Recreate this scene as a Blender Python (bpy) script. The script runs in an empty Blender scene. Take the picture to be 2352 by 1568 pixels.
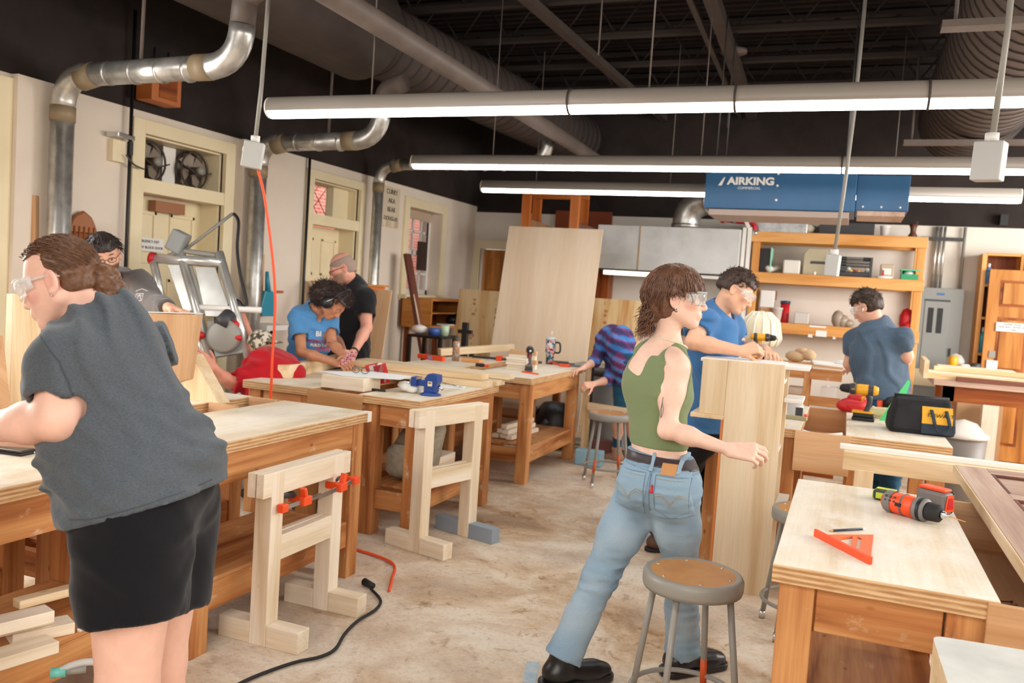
import bpy, bmesh, math, random
import numpy as np
from mathutils import Vector as V, Matrix as MX, Euler
PI=math.pi
S=bpy.context.scene; C=S.collection
# ---------------- camera
H=1.6
YAW,PITCH,ROLL,FPX=0.373657,0.0604964,0.0660541,1949.44
def _axes():
    cy,sy,cp,sp=math.cos(YAW),math.sin(YAW),math.cos(PITCH),math.sin(PITCH)
    f=V((-sy*cp,cy*cp,-sp)); r=V((cy,sy,0)); u=r.cross(f)
    c,s=math.cos(ROLL),math.sin(ROLL)
    return c*r+s*u,-s*r+c*u,f
CR,CU,CF=_axes(); CP=V((0,0,H))
cam=bpy.data.cameras.new('camera'); co=bpy.data.objects.new('camera',cam); C.objects.link(co)
co.matrix_world=MX(((CR.x,CU.x,-CF.x,0),(CR.y,CU.y,-CF.y,0),(CR.z,CU.z,-CF.z,H),(0,0,0,1)))
cam.sensor_width=36; cam.lens=FPX/2352*36; cam.clip_start=.05; cam.clip_end=80
cam.dof.use_dof=True; cam.dof.focus_distance=2.9; cam.dof.aperture_fstop=4.0
S.camera=co
# ---------------- world, daylight, added fill lights, exposure
S.view_settings.view_transform='Standard'; S.view_settings.look='None'
S.view_settings.exposure=0.06; S.view_settings.gamma=1
w=bpy.data.worlds.new('world'); S.world=w; w.use_nodes=True
w.node_tree.nodes['Background'].inputs[0].default_value=(1,.925,.85,1)
w.node_tree.nodes['Background'].inputs[1].default_value=.33
def area(name,loc,target,sx,sy,power,colr=(1,1,1)):
    l=bpy.data.lights.new(name,'AREA'); l.shape='RECTANGLE'; l.size=sx; l.size_y=sy; l.energy=power; l.color=colr
    o=bpy.data.objects.new(name,l); C.objects.link(o); o.location=loc
    o.rotation_euler=(V(target)-V(loc)).to_track_quat('-Z','Y').to_euler(); return o
area('window_daylight_left',(-5.0,2.4,2.0),(-1,2.6,1.0),1.5,2.0,100,(1,.96,.92))
area('window_daylight_behind',(0.6,-2.6,2.9),(-.8,4.0,.6),5,1.8,200,(1,.91,.82))  # added soft fill from behind the camera, no window modelled there
area('window_daylight_right',(4.6,3.6,2.8),(-.4,4.6,.6),4,1.8,180,(1,.91,.82))  # added fill from the open right side, unseen source
area('window_daylight_far_right',(4.4,8.2,2.3),(-2.5,10.2,1.2),3,1.8,330,(1,.95,.9))  # added to brighten the back wall and plywood, source is made up
# ---------------- pixel -> place (frame 2352 x 1568)
def ray(px,py): return CF+CR*((px-1176)/FPX)-CU*((py-784)/FPX)
def at(px,py,d): return CP+ray(px,py)*d
def onX(px,py,x): d=ray(px,py); return CP+d*(x/d.x)
def onY(px,py,y): d=ray(px,py); return CP+d*(y/d.y)
def onZ(px,py,z): d=ray(px,py); return CP+d*((z-H)/d.z)
# ---------------- materials
def lin(c):
    if isinstance(c,str):
        c=c.lstrip('#'); c=[int(c[i:i+2],16)/255 for i in (0,2,4)]
        return tuple((x/12.92 if x<=.04045 else ((x+.055)/1.055)**2.4) for x in c)+(1,)
    return tuple(c)+(1,)
def nt(name):
    m=bpy.data.materials.new(name); m.use_nodes=True; n=m.node_tree.nodes; L=m.node_tree.links
    return m,n,L,n['Principled BSDF']
def mat(name,c,rough=.5,metal=0,spec=None,emit=None,alpha=None,trans=None,sss=0):
    m,n,L,b=nt(name); b.inputs['Base Color'].default_value=lin(c); b.inputs['Roughness'].default_value=rough; b.inputs['Metallic'].default_value=metal
    if spec is not None: b.inputs['Specular IOR Level'].default_value=spec
    if emit: b.inputs['Emission Color'].default_value=lin(c); b.inputs['Emission Strength'].default_value=emit
    if trans: b.inputs['Transmission Weight'].default_value=trans
    if alpha is not None: b.inputs['Alpha'].default_value=alpha
    return m
def N(n,t,**k):
    x=n.new(t)
    for a,v in k.items(): setattr(x,a,v)
    return x
def ramp(n,stops):
    r=n.new('ShaderNodeValToRGB'); e=r.color_ramp.elements
    while len(e)<len(stops): e.new(.5)
    for i,(p,c) in enumerate(stops): e[i].position=p; e[i].color=lin(c)
    return r
def coords(n,L,src='gr',scale=(1,1,1)):
    mp=N(n,'ShaderNodeMapping'); mp.inputs['Scale'].default_value=scale
    if src=='gr':
        a=N(n,'ShaderNodeAttribute',attribute_name='gr'); L.new(a.outputs['Vector'],mp.inputs['Vector'])
    else:
        a=N(n,'ShaderNodeTexCoord'); L.new(a.outputs[src],mp.inputs['Vector'])
    return mp.outputs[0]
def mix(n,L,f,a,b,t='MIX'):
    x=N(n,'ShaderNodeMix',data_type='RGBA',blend_type=t)
    for i,v in ((0,f),(6,a),(7,b)):
        if isinstance(v,(int,float)): x.inputs[i].default_value=v
        elif isinstance(v,(str,tuple)): x.inputs[i].default_value=lin(v)
        else: L.new(v,x.inputs[i])
    return x.outputs[2]
def noise(n,L,vec,sc=5,det=4,rough=.6,dist=0):
    x=N(n,'ShaderNodeTexNoise'); x.inputs['Scale'].default_value=sc; x.inputs['Detail'].default_value=det; x.inputs['Roughness'].default_value=rough; x.inputs['Distortion'].default_value=dist
    L.new(vec,x.inputs['Vector']); return x.outputs['Fac']
def bump(n,L,b,h,st=.2,d=.01):
    x=N(n,'ShaderNodeBump'); x.inputs['Strength'].default_value=st; x.inputs['Distance'].default_value=d
    L.new(h,x.inputs['Height']); L.new(x.outputs[0],b.inputs['Normal'])
def wood(name,light,mid,dark,rough=.55,ring=14,knots=.0,wear=None,wearamt=.5,grain=1.0):
    m,n,L,b=nt(name)
    v=coords(n,L,'gr',(.55,6,6)); f1=noise(n,L,v,1.6*ring/14,3,.55,.6)
    v2=coords(n,L,'gr',(2.2,70,70)); f2=noise(n,L,v2,1.5,3,.6)
    r=ramp(n,[(.30,dark),(.47,mid),(.60,light),(.75,mid)]); L.new(f1,r.inputs[0])
    rf=ramp(n,[(.35,(.72,.66,.6)),(.6,(1,1,1))]); L.new(f2,rf.inputs[0])
    c=mix(n,L,.5*grain,r.outputs[0],rf.outputs[0],'MULTIPLY')
    if knots:
        vo=N(n,'ShaderNodeTexVoronoi',feature='F1'); L.new(coords(n,L,'gr',(2.6,5.2,5.2)),vo.inputs['Vector']); vo.inputs['Scale'].default_value=1.5
        rk=ramp(n,[(.035*knots,(1,1,1)),(.085*knots,(0,0,0))]); L.new(vo.outputs['Distance'],rk.inputs[0])
        c=mix(n,L,rk.outputs[0],c,dark,'MIX')
    if wear:
        fw=noise(n,L,coords(n,L,'gr',(3,5,5)),1.6,6,.7); rw=ramp(n,[(.5-.16*wearamt+.1,(0,0,0)),(.72,(1,1,1))]); L.new(fw,rw.inputs[0])
        c=mix(n,L,rw.outputs[0],c,wear)
    L.new(c,b.inputs['Base Color']); b.inputs['Roughness'].default_value=rough; b.inputs['Specular IOR Level'].default_value=.3
    bump(n,L,b,f2,.12,.004); return m
def blotch(name,stops,sc=3,rough=.7,det=5,src='Object',scale=(1,1,1),metal=0,bmp=0,dist=0,spec=.3):
    m,n,L,b=nt(name); f=noise(n,L,coords(n,L,src,scale),sc,det,.6,dist); r=ramp(n,stops); L.new(f,r.inputs[0])
    L.new(r.outputs[0],b.inputs['Base Color']); b.inputs['Roughness'].default_value=rough; b.inputs['Metallic'].default_value=metal; b.inputs['Specular IOR Level'].default_value=spec
    if bmp: bump(n,L,b,f,bmp,.01)
    return m
def plyedge(name,c1,c2,c3,freq=420):
    m,n,L,b=nt(name); a=N(n,'ShaderNodeTexCoord'); sp=N(n,'ShaderNodeSeparateXYZ'); L.new(a.outputs['Object'],sp.inputs[0])
    mu=N(n,'ShaderNodeMath',operation='MULTIPLY'); mu.inputs[1].default_value=freq; L.new(sp.outputs[2],mu.inputs[0])
    si=N(n,'ShaderNodeMath',operation='SINE'); L.new(mu.outputs[0],si.inputs[0])
    f=noise(n,L,coords(n,L,'Object',(3,3,30)),3,5,.7)
    ad=N(n,'ShaderNodeMath',operation='MULTIPLY_ADD'); ad.inputs[1].default_value=.17; L.new(si.outputs[0],ad.inputs[0]); L.new(f,ad.inputs[2])
    r=ramp(n,[(.3,c1),(.5,c2),(.68,c3)]); L.new(ad.outputs[0],r.inputs[0]); L.new(r.outputs[0],b.inputs['Base Color']); b.inputs['Roughness'].default_value=.7
    return m
W={}
W['fir']=wood('fir_orange','#d39a62','#be7e4a','#8f5228',.5,14,1.0,'#dcc0a0',.02)
W['fir2']=wood('fir_dark','#a05a28','#8a4418','#5e2a0c',.45,14,.7)
W['pine']=wood('pine_light','#ecd6b4','#e0c59c','#c9a878',.6,12,.8,grain=.6)
W['pinew']=wood('pine_white','#f3e8d6','#ebdcc4','#d9c4a2',.6,10,.6,grain=.5)
W['spruce']=wood('spruce_panel','#ead9bc','#e4cfae','#d2b48a',.55,9,.35,grain=.5)
W['top']=wood('bench_top_worn','#e9dfcd','#e2d4bc','#d3bf9f',.55,7,0,'#ece5d9',.8,grain=.5)
W['ply']=wood('birch_plywood','#e8d4ba','#e3ccb0','#d8be9e',.6,4,0,grain=.4)
W['osb']=wood('knotty_plywood','#e8d0a4','#e0c290','#c4935a',.6,9,1.2,grain=.5)
_m=W['osb']; _n=_m.node_tree.nodes; _L=_m.node_tree.links; _b=_n['Principled BSDF']; _src=_b.inputs['Base Color'].links[0].from_socket
_sp=N(_n,'ShaderNodeSeparateXYZ'); _L.new(coords(_n,_L,'gr'),_sp.inputs[0]); _acc=None
for _y0 in (.25,.6,2.03):                      # columns of knots running up the sheet
    _s=N(_n,'ShaderNodeMath',operation='SUBTRACT'); _s.inputs[1].default_value=_y0; _L.new(_sp.outputs[1],_s.inputs[0])
    _a=N(_n,'ShaderNodeMath',operation='ABSOLUTE'); _L.new(_s.outputs[0],_a.inputs[0]); _c=N(_n,'ShaderNodeMath',operation='LESS_THAN'); _c.inputs[1].default_value=.045; _L.new(_a.outputs[0],_c.inputs[0])
    if _acc is None: _acc=_c.outputs[0]
    else: _k=N(_n,'ShaderNodeMath',operation='ADD'); _L.new(_acc,_k.inputs[0]); _L.new(_c.outputs[0],_k.inputs[1]); _acc=_k.outputs[0]
_v=N(_n,'ShaderNodeTexVoronoi'); _v.inputs['Scale'].default_value=15; _L.new(coords(_n,_L,'gr',(1,.8,0)),_v.inputs['Vector']); _r=ramp(_n,[(.26,(1,1,1)),(.38,(0,0,0))]); _L.new(_v.outputs['Distance'],_r.inputs[0])
_k=N(_n,'ShaderNodeMath',operation='MULTIPLY'); _L.new(_acc,_k.inputs[0]); _L.new(_r.outputs[0],_k.inputs[1]); _k2=N(_n,'ShaderNodeMath',operation='MULTIPLY'); _k2.inputs[1].default_value=.75; _L.new(_k.outputs[0],_k2.inputs[0])
_L.new(mix(_n,_L,_k2.outputs[0],_src,'#a9663a'),_b.inputs['Base Color'])
W['orange']=wood('orange_stained','#dd8a4e','#cf7436','#b25a22',.45,8,.3,grain=.6)
W['shelf']=wood('shelf_lumber','#e6ae6c','#d99a54','#bb7634',.5,9,.5,grain=.6)
W['door']=wood('door_stained','#c98a4a','#b57634','#8c5622',.4,10,.3)
W['brown']=wood('brown_board','#8a5a48','#714236','#54302a',.55,8,.0)
W['paleb']=wood('pale_beech','#d8b088','#c99c70','#b08050',.55,6,.2,grain=.6)
W['maho']=wood('mahogany_panel','#c8ae9c','#ba9c8a','#9c7e6e',.5,9,.0)
W['edge']=plyedge('plywood_edge','#a87a4e','#c49a6a','#d8b88e')
W['white']=mat('white_paint','#e8e4de',.55); W['black']=mat('black_plastic','#141416',.45)
W['steel']=blotch('galvanized_steel',[(.3,'#a9a7a2'),(.6,'#d2d1cc')],9,.32,3,metal=.75)
W['chrome']=mat('chrome','#d8d8d8',.2,1); W['grey']=mat('grey_enamel','#8f8c84',.4)
W['orangep']=mat('orange_plastic','#f0501e',.4); W['red']=mat('red_plastic','#c01820',.45)
W['paper']=mat('paper','#e6e6e2',.7); W['rubber']=mat('rubber_black','#1c1b1b',.7)
W['cream']=blotch('cream_paint',[(.3,'#e2d3ae'),(.7,'#ecdfbd')],2,.5)
W['yellow']=mat('yellow_plastic','#e8a81c',.45); W['dgrey']=mat('dark_grey_plastic','#3c3c3e',.5)
# ---------------- mesh builder
RNG=random.Random(7)
class B:
    def __init__(s): s.v=[];s.f=[];s.g=[];s.mi=[];s.sm=[];s.m=0;s.T=None
    def add(s,vs,fs,gs=None,sm=False):
        o=len(s.v)
        if s.T is not None: vs=[s.T@V(p) for p in vs]
        s.v+= [tuple(p) for p in vs]; s.g+=[tuple(p) for p in (gs or vs)]
        s.f+=[tuple(i+o for i in f) for f in fs]; s.mi+=[s.m]*len(fs); s.sm+=[sm]*len(fs); return s
    def box(s,c,d,rot=None,tp=None):
        c=V(c); hx,hy,hz=[x/2 for x in d]
        P=[V((a*hx,b*hy,e*hz)) for a in (-1,1) for b in (-1,1) for e in (-1,1)]
        if tp: P=[V((p.x*(tp if p.z>0 else 1),p.y*(tp if p.z>0 else 1),p.z)) for p in P]
        ax=max(range(3),key=lambda i:d[i]); off=V((RNG.uniform(0,50),RNG.uniform(0,50),RNG.uniform(0,50)))
        o=[ax]+[i for i in range(3) if i!=ax]; G=[V((p[o[0]],p[o[1]],p[o[2]]))+off for p in P]
        if rot is not None:
            R=rot if isinstance(rot,MX) else Euler(rot).to_matrix(); R=R.to_3x3(); P=[R@p for p in P]
        return s.add([p+c for p in P],[(0,1,3,2),(4,6,7,5),(0,4,5,1),(2,3,7,6),(0,2,6,4),(1,5,7,3)],G)
    def bx(s,x0,x1,y0,y1,z0,z1): return s.box(((x0+x1)/2,(y0+y1)/2,(z0+z1)/2),(abs(x1-x0),abs(y1-y0),abs(z1-z0)))
    def bar(s,a,b,w,h,up=(0,0,1)):                       # board from a to b
        a,b=V(a),V(b); x=(b-a).normalized(); y=V(up).cross(x)
        if y.length<1e-4: y=V((0,1,0)).cross(x)
        y.normalize(); z=x.cross(y); R=MX((x,y,z)).transposed()
        return s.box((a+b)/2,((b-a).length,w,h),R)
    def ring(s,rows,closed=True,cap=True,sm=True,gs=None):   # rows of equal length rings
        n=len(rows[0]); vs=[p for r in rows for p in r]; fs=[]
        for i in range(len(rows)-1):
            for j in range(n if closed else n-1):
                k=(j+1)%n; fs.append((i*n+j,i*n+k,(i+1)*n+k,(i+1)*n+j))
        if cap: fs+= [tuple(range(n))[::-1],tuple((len(rows)-1)*n+j for j in range(n))]
        return s.add(vs,fs,gs,sm)
    def cyl(s,a,b,r0,r1=None,n=16,cap=True,sm=True):
        return s.tube([a,b],[r0,r1 if r1 is not None else r0],n,cap,sm)
    def tube(s,pts,r,n=8,cap=True,sm=True,flat=None):
        pts=[V(p) for p in pts]; m=len(pts); rs=r if isinstance(r,(list,tuple)) else [r]*m
        t0=(pts[1]-pts[0]).normalized(); ref=V((0,0,1)) if abs(t0.z)<.9 else V((1,0,0))
        x=t0.cross(ref).normalized(); rows=[];L=0;gs=[];off=RNG.uniform(0,9)
        for i,p in enumerate(pts):
            t=(pts[min(i+1,m-1)]-pts[max(i-1,0)]).normalized(); x=(x-t*x.dot(t)).normalized(); y=t.cross(x)
            if i: L+=(pts[i]-pts[i-1]).length
            row=[]
            for j in range(n):
                a=2*PI*j/n; cx,cy=math.cos(a)*rs[i],math.sin(a)*rs[i]
                if flat: cy*=flat
                row.append(p+x*cx+y*cy); gs.append(V((L+off,cx,cy)))
            rows.append(row)
        return s.ring(rows,True,cap,sm,gs)
    def lathe(s,prof,o=(0,0,0),ax=(0,0,1),n=24,cap=True,sm=True):   # prof [(r,h)]
        o=V(o); z=V(ax).normalized(); x=z.orthogonal().normalized(); y=z.cross(x)
        return s.ring([[o+z*h+(x*math.cos(2*PI*j/n)+y*math.sin(2*PI*j/n))*max(r,1e-4) for j in range(n)] for r,h in prof],True,cap,sm)
    def prism(s,poly,a,b,o=(0,0,0),ex=(1,0,0),ey=(0,0,1),ez=(0,1,0)):   # 2D poly extruded a..b along ez
        o,ex,ey,ez=V(o),V(ex),V(ey),V(ez); n=len(poly)
        vs=[o+ex*p[0]+ey*p[1]+ez*h for h in (a,b) for p in poly]; off=RNG.uniform(0,30)
        gs=[V((p[0]+off,p[1],h)) for h in (a,b) for p in poly]
        fs=[tuple(range(n))[::-1],tuple(range(n,2*n))]+[(i,(i+1)%n,n+(i+1)%n,n+i) for i in range(n)]
        return s.add(vs,fs,gs)
    def ball(s,c,r,n=12,rot=None):
        r=(r,r,r) if isinstance(r,(int,float)) else r; c=V(c); R=Euler(rot).to_matrix() if rot else None
        rows=[]
        for i in range(n//2+1):
            t=PI*i/(n//2); row=[]
            for j in range(n):
                a=2*PI*j/n; p=V((math.sin(t)*math.cos(a)*r[0],math.sin(t)*math.sin(a)*r[1],-math.cos(t)*r[2]))
                row.append(c+(R@p if R else p))
            rows.append(row)
        return s.ring(rows,True,False)
    def obj(s,name,mats,parent=None,bev=0,loc=None,smooth=True):
        me=bpy.data.meshes.new(name); me.from_pydata(s.v,[],s.f); me.validate()
        for m in (mats if isinstance(mats,(list,tuple)) else [mats]): me.materials.append(W[m] if isinstance(m,str) else m)
        if len(me.polygons)==len(s.f):
            me.polygons.foreach_set('material_index',s.mi); me.polygons.foreach_set('use_smooth',s.sm)
        a=me.attributes.new('gr','FLOAT_VECTOR','POINT'); a.data.foreach_set('vector',np.array(s.g,dtype=np.float32).ravel())
        bmm=bmesh.new(); bmm.from_mesh(me); bmesh.ops.recalc_face_normals(bmm,faces=bmm.faces); bmm.to_mesh(me); bmm.free()
        o=bpy.data.objects.new(name,me); C.objects.link(o)
        if any(s.sm) and not all(s.sm): pass
        if bev:
            md=o.modifiers.new('bevel','BEVEL'); md.width=bev; md.segments=2; md.limit_method='ANGLE'; md.angle_limit=.6
        if parent is not None: o.parent=parent
        if loc is not None: o.location=loc
        return o
def tag(o,label,cat,group=None,kind=None):
    o['label']=label; o['category']=cat
    if group: o['group']=group
    if kind: o['kind']=kind
    return o
def struct(b,name,mats,bev=0,parent=None):
    o=b.obj(name,mats,parent,bev)
    if parent is None: o['kind']='structure'
    return o
def thing(name,label,cat,loc=(0,0,0),rz=0,group=None):
    o=bpy.data.objects.new(name,None); C.objects.link(o); o.location=loc; o.rotation_euler=(0,0,rz); o.empty_display_size=.1
    return tag(o,label,cat,group)
def dup(root,loc=None,rz=None,label=None,group=None):
    r=root.copy(); C.objects.link(r)
    if loc is not None: r.location=loc
    if rz is not None: r.rotation_euler=(0,0,rz)
    if label: r['label']=label
    if group: r['group']=group
    for ch in list(root.children):
        c=ch.copy(); C.objects.link(c); c.parent=r
        for g in ch.children:
            d=g.copy(); C.objects.link(d); d.parent=c
    return r
def one(b,name,mats,label,cat,group=None,bev=0):
    # a thing made of one mesh: origin moved to its base centre
    vs=np.array(b.v); c=V(((vs[:,0].min()+vs[:,0].max())/2,(vs[:,1].min()+vs[:,1].max())/2,vs[:,2].min()))
    b.v=[(p[0]-c.x,p[1]-c.y,p[2]-c.z) for p in b.v]
    return tag(b.obj(name,mats,None,bev,c),label,cat,group)
def text(txt,size,loc,ex,ey,m,name,parent,ext=.001,font_scale=1,bold=0.0):
    cu=bpy.data.curves.new('t','FONT'); cu.body=txt; cu.size=size; cu.align_x='CENTER'; cu.align_y='CENTER'; cu.extrude=ext; cu.offset=bold
    o=bpy.data.objects.new('t',cu); C.objects.link(o); dg=bpy.context.evaluated_depsgraph_get()
    me=bpy.data.meshes.new_from_object(o.evaluated_get(dg)); bpy.data.objects.remove(o)
    me.materials.clear(); me.materials.append(W[m] if isinstance(m,str) else m)
    r=bpy.data.objects.new(name,me); C.objects.link(r); ex,ey=V(ex).normalized(),V(ey).normalized(); ez=ex.cross(ey)
    r.matrix_local=MX(((ex.x*font_scale,ey.x,ez.x,loc[0]),(ex.y*font_scale,ey.y,ez.y,loc[1]),(ex.z*font_scale,ey.z,ez.z,loc[2]),(0,0,0,1)))
    r.parent=parent; return r
def plate(outer,holes,th,o,ex,ey,ez,name,m,parent):      # flat plate with real holes
    cu=bpy.data.curves.new('t','CURVE'); cu.dimensions='2D'; cu.fill_mode='BOTH'; cu.extrude=th/2
    for L_ in [outer]+holes:
        s=cu.splines.new('POLY'); s.points.add(len(L_)-1); s.use_cyclic_u=True
        for p,q in zip(s.points,L_): p.co=(q[0],q[1],0,1)
    t=bpy.data.objects.new('t',cu); C.objects.link(t); dg=bpy.context.evaluated_depsgraph_get(); me=bpy.data.meshes.new_from_object(t.evaluated_get(dg)); bpy.data.objects.remove(t)
    ex,ey,ez,o=V(ex),V(ey),V(ez),V(o)
    for v in me.vertices: v.co=o+ex*v.co.x+ey*v.co.y+ez*v.co.z
    me.materials.clear(); me.materials.append(W[m] if isinstance(m,str) else m); r=bpy.data.objects.new(name,me); C.objects.link(r); r.parent=parent; return r
def arc(p0,p1,p2,n=8):
    p0,p1,p2=V(p0),V(p1),V(p2); return [p0*(1-t)**2+p1*2*t*(1-t)+p2*t*t for t in [i/n for i in range(n+1)]]
def spline(P,n=6):
    P=[V(p) for p in P]; out=[]
    for i in range(len(P)-1):
        a,b,c,d=P[max(i-1,0)],P[i],P[i+1],P[min(i+2,len(P)-1)]
        for k in range(n):
            t=k/n; out.append(.5*((2*b)+(c-a)*t+(2*a-5*b+4*c-d)*t*t+(3*b-3*c+d-a)*t**3))
    return out+[P[-1]]
# ================= the room
XL,YB,ZP=-5.2,11.5,2.79
m,n,L,b=nt('floor_concrete')
v=coords(n,L,'Object',(1,1,1))
f1=noise(n,L,v,1.7,8,.68,.4); f2=noise(n,L,v,9,7,.72,.8); f3=noise(n,L,coords(n,L,'Object',(1,1.6,1)),.5,4,.6); f4=noise(n,L,v,46,4,.7)
r1=ramp(n,[(.36,'#a08060'),(.47,'#c6a988'),(.56,'#dcc9b0'),(.70,'#e8decd')]); L.new(f1,r1.inputs[0])
r2=ramp(n,[(.30,'#94765a'),(.38,'#cbb397'),(.43,'#ffffff')]); L.new(f2,r2.inputs[0])
c=mix(n,L,.75,r1.outputs[0],r2.outputs[0],'MULTIPLY')
r3=ramp(n,[(.42,(0,0,0)),(.62,(1,1,1))]); L.new(f3,r3.inputs[0]); c=mix(n,L,r3.outputs[0],c,mix(n,L,.5,c,'#ece6da'))
r4=ramp(n,[(.3,(.66,.58,.5)),(.5,(1,1,1))]); L.new(f4,r4.inputs[0]); c=mix(n,L,.6,c,r4.outputs[0],'MULTIPLY')
fy=noise(n,L,coords(n,L,'Object',(3,5,1)),2.2,4,.6); ry=ramp(n,[(.66,(0,0,0)),(.70,(1,1,1))]); L.new(fy,ry.inputs[0]); fm=N(n,'ShaderNodeMath',operation='MULTIPLY'); fm.inputs[1].default_value=.35; L.new(ry.outputs[0],fm.inputs[0])
c=mix(n,L,fm.outputs[0],c,'#e0a850')
fb=noise(n,L,coords(n,L,'Object',(2.2,1.3,1)),1.9,3,.5); rb=ramp(n,[(.69,(0,0,0)),(.72,(1,1,1))]); L.new(fb,rb.inputs[0]); fm=N(n,'ShaderNodeMath',operation='MULTIPLY'); fm.inputs[1].default_value=.4; L.new(rb.outputs[0],fm.inputs[0])
c=mix(n,L,fm.outputs[0],c,'#9fb4c0')
L.new(c,b.inputs['Base Color']); b.inputs['Roughness'].default_value=.62; b.inputs['Specular IOR Level'].default_value=.3; bump(n,L,b,f2,.1,.004)
W['floor']=m
W['wall']=blotch('wall_paint',[(.3,'#dccebe'),(.7,'#e5dacb')],1.2,.8); W['wallgrey']=blotch('wall_paint_back',[(.3,'#ddd6ca'),(.7,'#e8e1d6')],1.2,.8)
W['ceil']=blotch('ceiling_black',[(.3,'#221b19'),(.7,'#322926')],3,.75); W['duct']=blotch('duct_black',[(.3,'#3e3531'),(.7,'#4c423d')],4,.6)
W['joist']=mat('joist_black','#2e2623',.75)
q=B(); q.bx(XL-.3,5,-3,YB+.2,-.1,0); struct(q,'floor','floor')
def wall_x(b,x0,x1,y0,y1,z0,z1,ops):
    ys=y0
    for (a,c,e,f) in ops:
        b.bx(x0,x1,ys,a,z0,z1)
        if e>z0: b.bx(x0,x1,a,c,z0,e)
        if f<z1: b.bx(x0,x1,a,c,f,z1)
        ys=c
    b.bx(x0,x1,ys,y1,z0,z1)
OPS=[(2.3,3.86,1.0,2.62),(5.12,6.04,0,2.62),(7.37,8.26,0,2.6),(9.42,10.34,1.4,2.55)]
q=B(); wall_x(q,XL-.3,XL,-3,YB+.2,0,ZP,OPS); struct(q,'wall_left','wall')
q=B(); q.bx(XL-.3,XL,-3,YB+.2,ZP,4.7); struct(q,'wall_left_upper','ceil')
q=B(); q.bx(XL,-5.1,YB,YB+.2,0,ZP-.08); q.bx(-5.1,-4.42,YB,YB+.2,2.2,ZP-.08); q.bx(-4.42,5,YB,YB+.2,0,ZP-.08); struct(q,'wall_back','wallgrey')
q=B(); q.bx(XL,5,YB,YB+.2,ZP-.08,4.7); struct(q,'wall_back_upper','ceil')
q=B(); q.bx(XL-.3,5,-3,YB+.2,4.6,4.7)
for i in range(100): q.bx(XL,5,-3+.145*i,-2.95+.145*i,4.56,4.6)
struct(q,'ceiling','ceil')
# pilasters on the left wall
q=B()
for a,c in ((4.0,4.32),(6.24,6.5),(8.6,8.68)): q.bx(XL,XL+.07,a,c,0,ZP-.002)
struct(q,'trim_1','wall')
q=B(); q.bx(XL,XL+.4,YB-.5,YB,0,ZP-.1) if False else None
# --- bar joists overhead: each one is a thing
def joist(y,z):
    o=thing('bar_joist','black open web bar joist spanning the dark ceiling','joist',(0,y,z),0,'ceiling joists')
    b=B(); b.bx(XL+.02,4.8,-.04,.04,-.025,.02); b.obj('bottom_chord','joist',o)
    b=B(); b.bx(XL+.02,4.8,-.04,.04,.38,.42); b.obj('top_chord','joist',o)
    b=B(); k=0; x=XL+.1
    while x<4.4:
        b.tube([(x,0,0),(x+.28,0,.39)],.011,5); b.tube([(x+.28,0,.39),(x+.56,0,0)],.011,5); x+=.56
    b.obj('web','joist',o); return o
j0=joist(3.0,4.12)
for i in range(1,9): dup(j0,(0,3.0+i*1.02,4.12))
def beam(name,a,b_,w,h,label,mt='duct',grp=None):
    b=B(); b.bar(a,b_,w,h); return one(b,name,mt,label,'beam',grp)
beam('girder',(-1.05,1.5,4.02),(-1.35,11.4,4.02),.11,.10,'dark steel strut running front to back below the joists, thicker one')
beam('conduit_rail',(-1.25,1.5,4.02),(-1.5,11.4,4.02),.045,.045,'thin dark rail running beside the thicker strut under the joists')
beam('girder',(-2.9,2.0,4.02),(-2.5,11.4,4.02),.09,.07,'dark steel strut left of the room centre under the joists')
# --- ducts
def duct(name,pts,r,mt,label,ribs=0.0,n=32,cat='duct'):
    o=thing(name,label,cat,tuple(V(pts[0])))
    b=B(); p0=V(pts[0]); b.tube([V(p)-p0 for p in pts],r,n); b.obj('tube',mt,o)
    if ribs:
        b=B(); a=V(pts[0]); c=V(pts[-1]); L_=(c-a).length; d=(c-a)/L_; s=.02
        while s<L_:
            b.tube([a+d*s-p0,a+d*(s+.012)-p0],r+.009,n); s+=ribs
        b.obj('seam','joist',o)
    return o
W['ductw']=blotch('duct_brown_grey',[(.3,'#5e534d'),(.7,'#70655e')],4,.5)
duct('spiral_duct',[(1.03,2.6,3.78),(1.03,10.6,3.78)],.48,'ductw','large dark spiral duct at the upper right with ring seams',.175)
for y,lab in ((5.5,'flat dark hanger strap under the near part of the right spiral duct'),(9.1,'flat dark hanger strap under the far part of the right spiral duct')):
    o=thing('duct_hanger',lab,'hanger',(1.03,y,3.29)); b=B(); b.bx(-.67,.67,-.06,.06,-.04,.0); b.obj('strap','ductw',o)
    for x in (-.6,.6): b=B(); b.tube([(x,0,0),(x,0,.82)],.012,6); b.obj('rod','ductw',o)
duct('spiral_duct',[(-4.09,2.0,3.7),(-4.03,6.3,3.7)],.41,'duct','wide black duct along the left of the ceiling, near part')
duct('spiral_duct',[(-4.02,6.32,3.7),(-3.6,11.2,3.7)],.32,'duct','narrower black spiral duct continuing beyond the wide one',.16)
duct('dust_duct',[(-2.72,2.4,3.12),(-2.74,7.8,3.12),(-2.78,9.6,3.12)],.07,'ductw','dark round dust pipe running to the back beside the left duct',0,20)
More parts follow.
